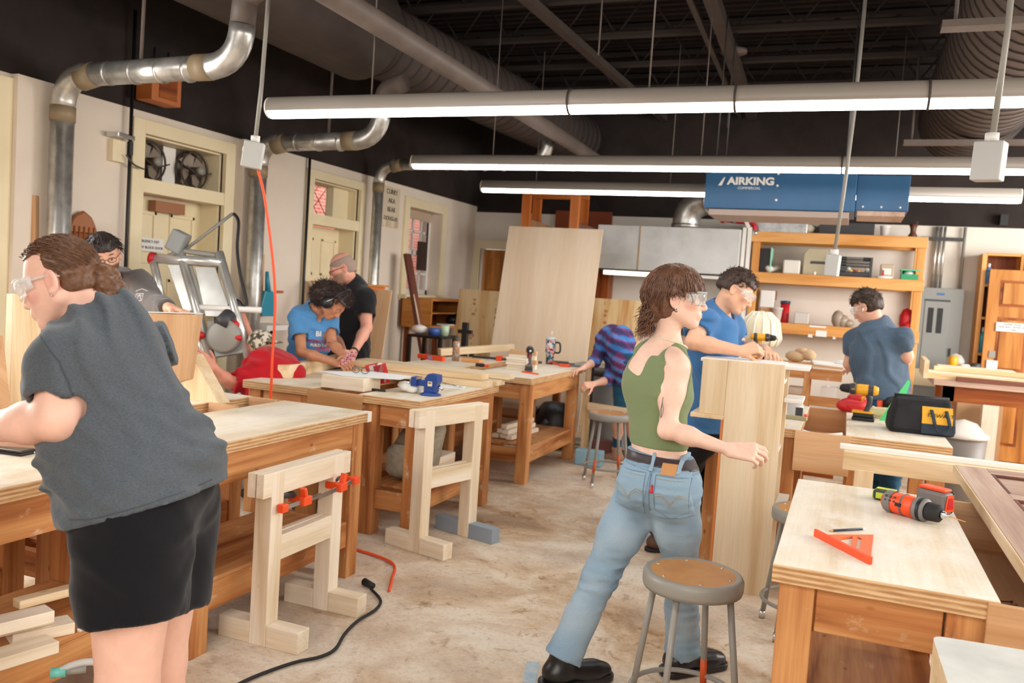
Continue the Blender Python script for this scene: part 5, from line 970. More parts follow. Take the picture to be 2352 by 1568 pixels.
# --- panelled door slab resting on trestle and bench
o=thing('door_slab','panelled pale mahogany door slab lying across the right bench and trestle','door',(1.02,3.5,.892)); 
def ds(nm,x0,x1,y0,y1,z0,z1,m='maho'): b=B(); b.bx(x0,x1,y0,y1,z0,z1); return b.obj(nm,m,o,.002)
ds('stile',-.505,-.38,-.88,.86,0,.043); ds('edge_strip',-.512,-.506,-.88,.86,0,.043,'pine'); ds('stile',.38,.505,-.88,.86,0,.043)
for y0,y1 in ((-.88,-.74),(-.30,-.20),(.18,.28),(.72,.86)): ds('rail',-.379,.379,y0,y1,0,.043)
for y0,y1 in ((-.739,-.301),(-.199,.179),(.281,.719)):
    ds('panel',-.379,.379,y0,y1,.008,.03)
    for s in ((-.379,.379,y0,y0+.014),(-.379,.379,y1-.014,y1),(-.379,-.365,y0+.014,y1-.014),(.365,.379,y0+.014,y1-.014)): ds('moulding',*s,.0305,.042,'brown')
# white strips along the long trestle
for i,(y,z,x1) in enumerate(((4.76,.886,1.15),(4.80,.886,1.3))): b=B(); b.bx(.02,x1,y-.014,y+.014,z,z+.022); one(b,'white_strip','white',('nearer','farther')[i]+' white strip lying on top of the long pale trestle','strip',None,.002)
# foreground panel
o=thing('foam_board','grey white padded board at the bottom right corner of the view','board',tuple(V((onZ(2250,1520,.84).x,onZ(2250,1520,.84).y-.05,.0))))
zt=.84; P=[onZ(2141,1458,zt),onZ(2352,1492,zt),onZ(2500,1515,zt),onZ(2560,1680,zt),onZ(2200,1640,zt)]; q0=V(o.location)
def rnd(P,r=.03,n=5):
    out=[]; N_=len(P)
    for i in range(N_):
        a,p,c=P[i-1],P[i],P[(i+1)%N_]; u_=(a-p).normalized()*r; w_=(c-p).normalized()*r; out+=arc(p+u_,p,p+w_,n)
    return out
Q=[p-q0 for p in rnd(P)]; b=B(); n=len(Q); b.add([V((p.x,p.y,zt-.05)) for p in Q]+[V((p.x,p.y,zt)) for p in Q],[tuple(range(n))[::-1],tuple(range(n,2*n))]+[(i,(i+1)%n,n+(i+1)%n,n+i) for i in range(n)]); t=b.obj('pad',[blotch('pad_grey',[(.3,'#b9b9b4'),(.7,'#d2d2cc')],6,.8),'pine'],o)
for pl in t.data.polygons: pl.material_index=0 if abs(pl.normal.z)>.5 else 1
for k_ in range(4): p=[Q[3],Q[9],Q[15],Q[27 if n>27 else -3]][k_]; b=B(); s_=.9; b.bx(p.x*s_-.015,p.x*s_+.015,p.y*s_-.015,p.y*s_+.015,0,zt-.051); b.obj('leg','pine',o)
# --- tool bag bench
def onB(px,py): return onZ(px,py,TT)
p0,p1=onB(2038,990),onB(2192,1006); o=thing('tool_bag','black and yellow canvas tool bag on the right rear workbench','bag',tuple((p0+p1)/2+V((.0,.12,0))),math.atan2((p1-p0).y,(p1-p0).x)); w_=(p1-p0).length/2
W['bagb']=blotch('bag_black',[(.3,'#1c1c1f'),(.7,'#2a2a2d')],12,.8); W['bagn']=blotch('bag_navy',[(.3,'#26303c'),(.7,'#36424f')],9,.8); W['bagy']=blotch('bag_yellow',[(.3,'#dfa02c'),(.7,'#f0b544')],6,.7)
rows=[[V((x*w_*sx,y*.13*sy,z)) for x,y in ((-1,-.8),(-.9,-1),(.9,-1),(1,-.8),(1,.8),(.9,1),(-.9,1),(-1,.8))] for z,sx,sy in ((0,.96,.9),(.03,1,1),(.10,.97,.95),(.17,.86,.7),(.20,.84,.55),(.215,.8,.3))]
b=B(); b.ring(rows,sm=False); b.obj('bag_body','bagb',o,.008)
def fr(z): # front face y at height z
    return -.13*(1 if z<.03 else .97 if z<.1 else .95-(z-.1)*3.6)-.004
def patch(nm,x0,x1,zs,m,dy=0): 
    b=B(); R_=[[V((x*w_,fr(z)-dy-.002,z)) for x in (x0,x1)]+[V((x*w_,fr(z)-dy+.006,z)) for x in (x1,x0)] for z in zs]; b.ring(R_,sm=False); return b.obj(nm,m,o)
patch('lower_panel',-.05,.93,(.012,.04,.072),'bagn'); patch('yellow_panel',-.05,.86,(.072,.10,.172),'bagy'); 
for x in (.22,.66): b=B(); b.tube([(w_*x,fr(.15)-.008,.155),(w_*(x+.05),fr(.1)-.02,.11),(w_*(x+.12),fr(.06)-.02,.06)],.011,6,flat=.35); b.obj('strap','bagn',o)
b=B(); b.tube(spline([(w_*.34,fr(.06)-.02,.065),(w_*.42,fr(.04)-.026,.03),(w_*.66,fr(.04)-.026,.03),(w_*.76,fr(.06)-.02,.065)],5),.009,6,flat=.4); b.obj('handle','bagn',o)
text('DEWALT',.036,(w_*.5,fr(.122)-.0075,.122),(1,0,0),(0,-.35,1),'black','bag_lettering',o,.001)
b=B(); b.tube([(-w_*.85,0,.215),(w_*.82,0,.215)],.014,8); b.obj('zip_top','black',o)
p=onB(1978,966); power_drill('yellow and black drill standing upright on the right rear workbench',(p.x,p.y+.02,TT),PI-.05,'yellow','dgrey','yellow',bit=.07,scale=1.08,batt='black')
p=onB(1960,948); b=B()
for (dx,dy,dz,r) in ((0,0,.05,(.11,.08,.055)),(.02,.01,.10,(.07,.06,.04)),(-.05,.0,.04,(.07,.07,.045))): b.ball((p.x+dx,p.y+.06+dy,TT+dz),r,14)
one(b,'red_cloth','red','bright red cloth heap behind the yellow and black drill','cloth')
p=onB(2019,947); o=thing('water_bottle','orange water bottle with silver cap behind the yellow drill','bottle',(p.x,p.y+.1,TT)); b=B(); b.lathe([(.036,0),(.038,.01),(.038,.15),(.024,.20),(.023,.215)],n=24); b.obj('body',mat('bottle_orange','#f0603c',.3),o); b=B(); b.lathe([(.025,.215),(.026,.25),(.02,.258),(0,.259)],n=20); b.obj('cap','chrome',o)
p=onB(2042,970); o=thing('green_square','light green triangular square leaning behind the tool bag','square',(p.x,p.y+.06,TT)); b=B(); b.prism([(-.06,0),(.05,.0),(.115,.27),(.10,.285)],0,.012,(0,0,0),(1,0,0),(0,.3,1),(0,1,0)); b.obj('plate',mat('square_green','#58d884',.4),o)
b=B(); p=onB(2052,955); 
for dx,dz,r in ((0,.06,(.07,.05,.06)),(.05,.09,(.05,.05,.05))): b.ball((p.x+dx,p.y+.2,TT+dz),r,10)
one(b,'black_cloth','black','black cloth heap between orange bottle and green square','cloth')
p=onB(2030,962); o=thing('work_glove','cream work gloves lying in front of the orange bottle','gloves',(p.x,p.y+.0,TT),.1)
for i in range(4): b=B(); b.tube(spline([(-.08,.02,.055+.005*i),(0,-.0,.065-.011*i),(.07,.01+.005*i,.06-.014*i)],4),.015,8); b.obj('finger',mat('glove_cream','#ddd0a8',.8) if i==0 else bpy.data.materials['glove_cream'],o)
b=B(); b.ball((-.03,.04,.04),(.08,.05,.035),12); b.obj('palm',bpy.data.materials['glove_cream'],o)
p=onB(1825,960); o=thing('clear_jar','clear plastic jar with dark label on the right rear workbench','jar',(p.x,p.y+.05,TT)); b=B(); b.lathe([(.05,0),(.055,.02),(.055,.08),(.04,.1),(0,.105)],n=22); b.obj('body',mat('jar_clear','#d6d4d2',.15,alpha=.6),o); b=B(); b.box((.025,-.052,.045),(.045,.012,.055)); b.obj('label','dgrey',o)
b=B(); b.bar((p.x-.07,p.y-.06,TT+.012),(p.x+.08,p.y-.08,TT+.012),.05,.024); one(b,'tan_strip',mat('strip_olive','#a89c78',.7),'olive tan strip in front of the clear jar','strip',None,.004)
p=onB(1848,958); b=B(); b.ball((p.x,p.y,TT+.012),(.02,.015,.012),8); one(b,'red_bit','orangep','tiny red orange cap right of the clear jar','cap')
b=B(); b.bx(-.2,.04,5.32,6.5,TT-.172,TT-.168); q=b.obj('stain_sheet',blotch('stain_orange',[(.3,'#d8803c'),(.5,'#e0a070'),(.65,'#e08a70')],5,.7)); tag(q,'orange stained sheet lying in the tray of the right rear workbench','sheet')
b=B(); b.tube(spline([(-.2,5.36,TT-.02),(-.1,5.33,TT-.03),(.03,5.34,TT-.01)],5),.014,6); one(b,'white_band','white','white curved band at the tray end of the right rear workbench','band')
# --- scrap cart left of the man in navy
o=thing('scrap_cart','brown wooden scrap cart with shelves left of the man in dark blue','cart',(-.42,7.75,0))
for x in (-.42,.12):
    for y in (-.2,.2): b=B(); b.bx(x,x+.05,y-.025,y+.025,0,1.12 if y>0 else 1.10); b.obj('post','fir',o,.002)
for z,h_ in ((1.02,.09),(.80,.08),(.55,.10)): 
    b=B(); b.bx(-.37,.42,-.22,-.19,z,z+h_); b.obj('front_rail','fir',o,.002); b=B(); b.bx(-.37,.42,-.18,.18,z,z+.02); b.obj('shelf_board','paleb',o)
b=B(); b.bx(-.42,.42,-.2,.2,.2,.23); b.obj('base_board','fir2',o); b=B(); b.bx(-.42,.42,-.22,.22,1.121,1.139); b.obj('cart_top','paleb',o)
for x,z,w_,m,lab in ((-.30,.82,.13,'pinew','left offcut on the middle shelf of the scrap cart'),(-.12,.82,.16,'paleb','tan offcut on the middle shelf of the scrap cart'),(.06,.82,.12,'pinew','right offcut on the middle shelf of the scrap cart'),(-.25,.57,.2,'white','white block on the lower shelf of the scrap cart'),(.05,.57,.25,'pinew','long pale block on the lower shelf of the scrap cart')):
    b=B(); b.box((-.42+x,7.72,z+.055),(w_,.2,.11)); one(b,'offcut',m,lab,'board',None,.004)
b=B(); 
for dx,dz,r in ((-.05,.05,(.09,.07,.05)),(.05,.07,(.07,.06,.05)),(.0,.1,(.06,.05,.03))): b.ball((-.34+dx,7.75,1.14+dz),r,10)
one(b,'leather_gloves',mat('leather_pale','#b89a78',.8),'crumpled tan leather gloves on top of the scrap cart','gloves')
b=B(); b.box((-.08,7.7,1.15),(.34,.25,.02),(0,.03,.15)); b.ball((.02,7.7,1.17),(.1,.08,.02),10); one(b,'paper_heap','paper','white papers on top of the scrap cart','paper')
b=B(); b.box((-.10,7.70,.886),(.12,.14,.13)); one(b,'white_bag','paper','white paper bag standing at the right end of the scrap cart shelf','bag')
# drill near the man in royal blue and the cream fan hood behind it
q=power_drill('yellow and black drill standing on the scrap cart behind the man in royal blue',(-.70,7.75,1.141),.1,'yellow','dgrey','yellow',bit=.0,scale=1.0,batt='black')
o=thing('hood_fan','cream ribbed exhaust cover behind the man in royal blue','cover',(-.78,8.6,0)); b=B(); b.bx(-.06,.06,-.06,.06,0,1.2); b.obj('stand','cream',o); b=B(); b.lathe([(.02,0),(.17,.02),(.2,.1),(.17,.26),(.09,.34),(0,.36)],(0,0,1.2),n=20); b.obj('cover',mat('cover_cream','#d9ceb0',.4),o)
for i in range(7): t=PI*i/7; b=B(); b.tube([(math.cos(t)*r,math.sin(t)*r,1.2+h) for r,h in ((.175,.02),(.205,.1),(.175,.26),(.09,.345))]+[(-math.cos(t)*r,-math.sin(t)*r,1.2+h) for r,h in ((.09,.345),(.175,.26),(.205,.1),(.175,.02))],.006,5); b.obj('rib','white',o)

# faded blue tape on the floor
W['ftape']=blotch('floor_tape_blue',[(.35,'#c4c2ba'),(.5,'#a9b9c4'),(.7,'#93aabb')],14,.7)
for (a,c,lab) in (((1560,1130),(1385,1350),'long faded blue tape strip on the floor under the striding person'),((1225,1520),(1215,1568),'short blue tape mark by the rear boot'),((690,1265),(560+160,1240),'faded blue tape mark between the two pale trestles')):
    p,q=onZ(*a,.0),onZ(*c,.0); b=B(); b.bar(p+V((0,0,.001)),q+V((0,0,.001)),.055,.002); one(b,'floor_tape','ftape',lab,'tape')
# ================= people: smooth implicit bodies turned into one continuous mesh
f32=np.float32
def A3(p): return np.array(tuple(p),dtype=f32)
def nz(v): v=np.array(tuple(v),dtype=float); return v/np.linalg.norm(v)
def cone(a,b,ra,rb,fl=None,k=.03,op='u',cap=False,capa=False):
    a,b=A3(a),A3(b); ab=b-a; L2=max(float(ab@ab),1e-9); n=None
    if fl is not None: n=A3(nz(fl[0])); s=fl[1]
    def fn(P):
        q=P-a; h=q@ab/L2; t=np.clip(h,0,1); r=q-t[...,None]*ab
        if n is not None: c=r@n; r=r+c[...,None]*n*(1/s-1)
        d=np.sqrt((r*r).sum(-1))-(ra+(rb-ra)*t)
        if n is not None: d=d*(s**.5)
        if cap: d=np.maximum(d,(h-1)*L2**.5)
        if capa: d=np.maximum(d,-h*L2**.5)
        return d
    R=max(ra,rb)*1.05; return dict(fn=fn,lo=np.minimum(a,b)-R,hi=np.maximum(a,b)+R,k=k,op=op)
def ell(c,r,R=None,k=.03,op='u'):
    c=A3(c); r=A3(r); M=np.array(R,dtype=f32) if R is not None else None
    def fn(P):
        q=P-c
        if M is not None: q=q@M          # columns of M are local axes
        q=q/r; l=np.sqrt((q*q).sum(-1)); g=np.sqrt(((q/r)**2).sum(-1))
        return l*(l-1)/np.maximum(g,1e-6)
    m=float(r.max()); return dict(fn=fn,lo=c-m,hi=c+m,k=k,op=op)
def chain(pts,k=.03,fl=None,op='u'): return [cone(pts[i][0],pts[i+1][0],pts[i][1],pts[i+1][1],fl,k,op) for i in range(len(pts)-1)]
def plane(p,n,k=.0,op='s'):             # cut away the side n points to
    p=A3(p); n=A3(nz(n)); return dict(fn=lambda P:-((P-p)@n),lo=None,hi=None,k=k,op=op)
def comb(d,e,k,op):
    if op=='u':
        if k<=0: return np.minimum(d,e)
        h=np.clip(k-np.abs(d-e),0,None)/k; return np.minimum(d,e)-h*h*k*.25
    e=-e if op=='s' else e
    if k<=0: return np.maximum(d,e)
    h=np.clip(k-np.abs(d-e),0,None)/k; return np.maximum(d,e)+h*h*k*.25
def group(c,R,s,prims,rad,k=.02,op='u'):   # prims in a local unit frame
    c=A3(c); M=np.array(R,dtype=f32)
    def fn(P):
        q=((P-c)@M)/s; d=np.full(q.shape[:-1],9.,dtype=f32)
        for p in prims: d=comb(d,p['fn'](q),p['k'],p['op'])
        return d*s
    return dict(fn=fn,lo=c-rad*s,hi=c+rad*s,k=k,op=op)
_lat=np.random.RandomState(5).rand(32,32,32).astype(f32)
def vnoise(P):
    i=np.floor(P).astype(int); f=P-i; f=f*f*(3-2*f); o=0
    for a in (0,1):
        for b_ in (0,1):
            for c in (0,1):
                w=(f[...,0] if a else 1-f[...,0])*(f[...,1] if b_ else 1-f[...,1])*(f[...,2] if c else 1-f[...,2])
                o=o+w*_lat[(i[...,0]+a)&31,(i[...,1]+b_)&31,(i[...,2]+c)&31]
    return o
def axis(lo,hi,h,bands=()):
    out=[lo]
    while out[-1]<hi:
        x=out[-1]; s=h
        for a,b_,hh in bands:
            if a<=x<=b_: s=min(s,hh)
        out.append(x+s)
    return np.array(out,dtype=f32)
def surf(prims,h,bands=None,disp=None,lo=None,hi=None):
    ps=[p for p in prims if p['lo'] is not None and p['op']=='u']
    if lo is None: lo=np.min([p['lo'] for p in ps],0)-.02; hi=np.max([p['hi'] for p in ps],0)+.02
    bands=bands or []; ax=[axis(lo[i],hi[i],h,[(b_[0][i],b_[1][i],b_[2]) for b_ in bands]) for i in range(3)]
    shp=tuple(len(a) for a in ax); D=np.full(shp,.25,dtype=f32)
    pre=[p for p in prims if not p.get('post')]
    def app(p):
        if p['lo'] is None: sl=(slice(None),)*3
        else:
            pad=p['k']+.03; sl=tuple(slice(max(np.searchsorted(ax[i],p['lo'][i]-pad)-1,0),np.searchsorted(ax[i],p['hi'][i]+pad)+1) for i in range(3))
        g=np.meshgrid(*[ax[i][sl[i]] for i in range(3)],indexing='ij'); P=np.stack(g,-1)
        if P.size: D[sl]=comb(D[sl],p['fn'](P).astype(f32),p['k'],p['op'])
    for p in pre: app(p)
    if disp is not None:
        m=np.abs(D)<.03; ix=np.nonzero(m); P=np.stack([ax[i][ix[i]] for i in range(3)],-1); D[m]+=disp(P).astype(f32)
    for p in prims:
        if p.get('post'): app(p)
    ins=D<0; cnt=np.zeros(tuple(n-1 for n in shp),dtype=f32); acc=np.zeros(cnt.shape+(3,),dtype=f32); faces=[]
    cross=[]
    for a in range(3):
        s0=[slice(None)]*3; s1=[slice(None)]*3; s0[a]=slice(0,-1); s1[a]=slice(1,None)
        d0,d1=D[tuple(s0)],D[tuple(s1)]; x=ins[tuple(s0)]!=ins[tuple(s1)]; ix=np.nonzero(x)
        t=d0[x]/(d0[x]-d1[x]); P=np.empty((len(t),3),dtype=f32)
        for i in range(3): P[:,i]=ax[i][ix[i]]
        P[:,a]+=t*(ax[a][ix[a]+1]-ax[a][ix[a]])
        o=[i for i in range(3) if i!=a]
        for da in (0,1):
            for db in (0,1):
                c=[ix[0].copy(),ix[1].copy(),ix[2].copy()]; c[o[0]]-=da; c[o[1]]-=db
                ok=(c[o[0]]>=0)&(c[o[1]]>=0)&(c[o[0]]<cnt.shape[o[0]])&(c[o[1]]<cnt.shape[o[1]])
                np.add.at(cnt,(c[0][ok],c[1][ok],c[2][ok]),1); np.add.at(acc,(c[0][ok],c[1][ok],c[2][ok]),P[ok])
        cross.append((ix,ins[tuple(s0)][x],o,a))
    vm=cnt>0; idx=np.full(cnt.shape,-1,dtype=np.int64); idx[vm]=np.arange(vm.sum()); Vt=acc[vm]/cnt[vm][:,None]
    for ix,s,o,a in cross:
        q=[]
        for da,db in ((0,0),(1,0),(1,1),(0,1)):
            c=[ix[0].copy(),ix[1].copy(),ix[2].copy()]; c[o[0]]-=da; c[o[1]]-=db
            ok=(c[o[0]]>=0)&(c[o[1]]>=0)&(c[o[0]]<cnt.shape[o[0]])&(c[o[1]]<cnt.shape[o[1]])
            r=np.full(len(s),-1,dtype=np.int64); r[ok]=idx[c[0][ok],c[1][ok],c[2][ok]]; q.append(r)
        q=np.stack(q,-1); ok=(q>=0).all(1); q=q[ok]; fl=s[ok]^(a==1); q[fl]=q[fl][:,::-1]; faces.append(q)
    F=np.concatenate(faces)[:,::-1]
    # light relaxation
    E=np.concatenate([F[:,[i,(i+1)%4]] for i in range(4)]); 
    for it in range(2):
        s=np.zeros_like(Vt); n_=np.zeros(len(Vt),dtype=f32); np.add.at(s,E[:,0],Vt[E[:,1]]); np.add.at(s,E[:,1],Vt[E[:,0]]); np.add.at(n_,E[:,0],1); np.add.at(n_,E[:,1],1)
        Vt=Vt+(.45 if it==0 else .25)*(s/np.maximum(n_,1)[:,None]-Vt)
    return Vt,F
def flesh(name,prims,m,parent,h=.007,bands=None,disp=None,colf=None,lo=None,hi=None):
    Vt,F=surf(prims,h,bands,disp,lo,hi); org=np.zeros(3,f32); q_=parent
    while q_ is not None: org=org+A3(q_.location); q_=q_.parent
    me=bpy.data.meshes.new(name); me.vertices.add(len(Vt)); me.vertices.foreach_set('co',(Vt-org).astype(f32).ravel())
    me.loops.add(F.size); me.loops.foreach_set('vertex_index',F.astype(np.int32).ravel()); me.polygons.add(len(F))
    me.polygons.foreach_set('loop_start',np.arange(0,F.size,4,dtype=np.int32)); me.update(calc_edges=True)
    me.polygons.foreach_set('use_smooth',np.ones(len(F),dtype=bool))
    if colf is not None:
        c=np.ones((len(Vt),4),dtype=f32); c[:,:3]=colf(Vt); at_=me.color_attributes.new('col','FLOAT_COLOR','POINT'); at_.data.foreach_set('color',c.ravel())
    me.materials.append(W[m] if isinstance(m,str) else m); o=bpy.data.objects.new(name,me); C.objects.link(o); o.parent=parent
    return o
def vcol_mat(name,rough=.5,nsc=0,namt=.1,spec=.35,bmp=0,bsc=300,sss=0):
    m,n,L,b=nt(name); a=N(n,'ShaderNodeAttribute',attribute_name='col'); c=a.outputs['Color']
    if nsc:
        f=noise(n,L,coords(n,L,'Object'),nsc,3,.6); r=ramp(n,[(.3,(1-namt,)*3),(.7,(1+namt,)*3)]); L.new(f,r.inputs[0]); c=mix(n,L,1.0,c,r.outputs[0],'MULTIPLY')
    L.new(c,b.inputs['Base Color']); b.inputs['Roughness'].default_value=rough; b.inputs['Specular IOR Level'].default_value=spec
    if bmp: bump(n,L,b,noise(n,L,coords(n,L,'Object'),bsc,2,.5),bmp,.002)
    if sss: b.inputs['Subsurface Weight'].default_value=sss; b.inputs['Subsurface Radius'].default_value=(.02,.008,.004); b.inputs['Subsurface Scale'].default_value=.5
    return m
W['skin']=vcol_mat('skin',.5,26,.05,.35)
def cloth_mat(name,c,rough=.85,nsc=220,namt=.12,scale=(1,1,1)):
    m,n,L,b=nt(name); f=noise(n,L,coords(n,L,'Object',scale),nsc,2,.6); c0=lin(c)[:3]
    r=ramp(n,[(.3,tuple(x*(1-namt) for x in c0)),(.7,tuple(min(1,x*(1+namt)) for x in c0))]); L.new(f,r.inputs[0]); L.new(r.outputs[0],b.inputs['Base Color']); b.inputs['Roughness'].default_value=rough; b.inputs['Specular IOR Level'].default_value=.15
    b.inputs['Sheen Weight'].default_value=.15; bump(n,L,b,f,.15,.002); return m
# ---- head in a unit frame: x right, y forward, z up, chin -.5, crown .5
def head_prims(wide=1.0,jaw=1.0,nose=1.0):
    p=[ell((0,-.05,.13),(.325*wide,.38,.36),k=.0),ell((0,.09,-.10),(.265*wide,.29,.35),k=.1)]
    for s in (-1,1): p.append(cone((s*.2*wide*jaw,-.04,-.22),(s*.05,.23,-.405),.10*jaw,.085*jaw,k=.09))
    p+=[ell((0,.255,-.42),(.10*jaw,.085,.075),k=.07)]
    for s in (-1,1): p.append(ell((s*.165*wide,.21,-.09),(.10,.10,.09),k=.08))
    p.append(ell((0,.315,.055),(.20,.055,.045),k=.06))
    for s in (-1,1): p.append(ell((s*.12,.385,-.015),(.085,.055,.055),k=.05,op='s'))
    for s in (-1,1): p.append(ell((s*.118,.318,-.018),(.06,.055,.045),k=.012))
    p+=[cone((0,.35,.03),(0,.435*nose,-.15),.03,.045,k=.04),ell((0,.425*nose,-.165),(.05,.05,.042),k=.03)]
    for s in (-1,1): p.append(ell((s*.048,.385,-.175),(.034,.045,.032),k=.02))
    p+=[ell((0,.335,-.285),(.12,.055,.085),k=.05),ell((0,.375,-.268),(.075,.032,.020),k=.012),ell((0,.370,-.306),(.066,.034,.024),k=.012),ell((0,.42,-.286),(.07,.03,.006),k=.012,op='s')]
    for s in (-1,1):
        a=.35; M=[[math.cos(a),-math.sin(a)*0,0],[0,1,0],[0,0,1]]; M=[[math.cos(a*s),-math.sin(a*s),0],[math.sin(a*s),math.cos(a*s),0],[0,0,1]]
        p+=[ell((s*.335*wide,-.06,-.05),(.035,.085,.135),M,k=.03),ell((s*.375*wide,-.045,-.035),(.03,.045,.085),M,k=.015,op='s'),ell((s*.345*wide,-.035,-.155),(.03,.04,.04),k=.03)]
    return p
def head_frame(f,u): 
    f=nz(f); u=np.array(tuple(u),float); u=nz(u-f*(u@f)); r=np.cross(f,u); return np.stack([r,f,u],1)
def hand_prims(w,d,nrm,curl=(.25,.35,.3),spread=.06,size=1.0,side=1,thumb=(.9,.3),k=.004,fing=None):
    # w wrist, d towards fingers, nrm out of the back of the hand, side +1: thumb on d x nrm side
    d=nz(d); n=nz(nrm); n=nz(n-d*(n@d)); t=np.cross(d,n)*side; w=np.array(tuple(w),float); S_=size; o=[]
    def W3(x,y,z): return w+t*x*S_+d*y*S_+n*z*S_
    xs=[.032,.011,-.011,-.031]; L=[(.041,.026,.020),(.046,.029,.021),(.042,.027,.020),(.033,.020,.018)]; kn=[.088,.092,.088,.080]
    for i in range(4):
        o.append(cone(W3(xs[i]*.55,.0,0),W3(xs[i],kn[i],0),.0155*S_,.0115*S_,k=.012))
    for i in range(4):
        p=np.array([xs[i],kn[i],0.]); a=0; yaw=-(i-1.35)*spread*0.9; cu=fing[i] if fing else curl
        for j in range(3):
            a+=cu[j]; dr=np.array([-math.sin(-yaw)*math.cos(a)*1.0,math.cos(yaw)*math.cos(a),-math.sin(a)]); q=p+dr*L[i][j]
            r0=(.0098,.0088,.0078,.0066)[j]*(.9 if i==3 else 1); r1=(.0088,.0078,.0066)[j]*(.9 if i==3 else 1)
            o.append(cone(W3(*p),W3(*q),r0*S_,r1*S_,k=k)); p=q
    p=np.array([.022,.022,-.006]); a=thumb[0]; b_=thumb[1]
    for j,l in enumerate((.044,.032,.026)):
        dr=np.array([math.sin(a),math.cos(a)*math.cos(b_),-math.sin(b_)*math.cos(a*.5)]); q=p+dr*l; o.append(cone(W3(*p),W3(*q),(.0165,.0115,.0098)[j]*S_,(.0118,.0098,.0078)[j]*S_,k=.008 if j==0 else .004)); p=q; a-=.22; b_+=.1
    return o
def strands(name,parent,m,roots,flow,n_seg,step,r,seed=1,clump=None,grav=0.0,curl=0.0,curlf=9.0,jit=.25,sides=3):
    # roots: list of (point, direction, length factor); flow(p,dir,t)-> direction
    rg=np.random.RandomState(seed); b=B()
    for (p,d,lf) in roots:
        p=np.array(p,float); d=nz(d); pts=[p.copy()]; ph=rg.rand()*6; ax1=nz(np.cross(d,rg.randn(3)))
        for i in range(n_seg):
            d=nz(np.array(flow(p,d,i/n_seg),float)+rg.randn(3)*jit*.3+np.array([0,0,-grav]))
            p=p+d*step*lf; ax2=np.cross(d,ax1); w_=curl*(i/n_seg)**.5
            pts.append(p+ (ax1*math.cos(ph+i*curlf/n_seg)+ax2*math.sin(ph+i*curlf/n_seg))*w_)
        rr=r*(.7+.6*rg.rand()); b.tube([V(x)-parent.location for x in pts],[rr*(1-.75*(i/n_seg)**1.5) for i in range(len(pts))],sides,False)
    o=b.obj(name,m,parent); return o
def hair_mat(name,c,var=.35,rough=.42):
    m,n,L,b=nt(name); a=N(n,'ShaderNodeAttribute',attribute_name='gr'); f=noise(n,L,coords(n,L,'gr',(6,120,120)),1,2,.5)
    f2=noise(n,L,coords(n,L,'Object'),90,2,.6); ad=N(n,'ShaderNodeMath',operation='ADD'); L.new(f,ad.inputs[0]); L.new(f2,ad.inputs[1]); hf=N(n,'ShaderNodeMath',operation='MULTIPLY'); hf.inputs[1].default_value=.5; L.new(ad.outputs[0],hf.inputs[0])
    c0=lin(c)[:3]; r=ramp(n,[(.3,tuple(x*(1-var) for x in c0)),(.7,tuple(min(1,x*(1+var)) for x in c0))]); L.new(hf.outputs[0],r.inputs[0]); L.new(r.outputs[0],b.inputs['Base Color']); b.inputs['Roughness'].default_value=rough; b.inputs['Specular IOR Level'].default_value=.4
    bump(n,L,b,f2,.3,.004); return m
W['lens']=mat('goggle_lens','#eef2f2',.08,alpha=.2)
W['clear']=mat('clear_frame','#e6eaea',.1,alpha=.34)
def goggles(parent,hc,R,s,m='clear'):
    # wrap-around safety glasses in head frame
    hc=np.array(tuple(hc),float); g=B()
    def Wp(x,y,z): return V(hc+R@(np.array([x,y,z])*s))-parent.location
    rows=[]
    for z in (.085,.04,-.02,-.075,-.11):
        row=[]
        for i in range(13):
            a=-1.15+2.3*i/12; row.append(Wp(math.sin(a)*.34,.16+math.cos(a)*.31-(.03 if z<-.05 else 0),z+(.02 if abs(a)<.15 and z<-.05 else 0)*2))
        rows.append(row)
    g.ring(rows,False,False); root=g.obj('safety_glasses','lens',parent); md=root.modifiers.new('th','SOLIDIFY'); md.thickness=.002
    for zr in (0,4):
        b=B(); b.tube(rows[zr],.0022 if zr else .0035,6); b.obj('frame_edge',m,root)
    for sd,i in ((-1,0),(1,12)):
        b=B(); P=[rows[1][i],Wp(sd*.345,.1,.03),Wp(sd*.36,-.08,.02),Wp(sd*.35,-.16,-.02)]
        b.tube(P,[.0045,.004,.003,.003],6,flat=1.0); b.obj('temple_arm',m,root)
        b=B(); b.ring([[rows[k][i] for k in range(4)],[Wp(sd*.35,.14,z) for z in (.075,.03,-.02,-.06)]],False,False); q=b.obj('side_shield',m,root); md=q.modifiers.new('th','SOLIDIFY'); md.thickness=.0015
    return root
def person(label,base):
    o=thing('person',label,'person',tuple(base)); return o
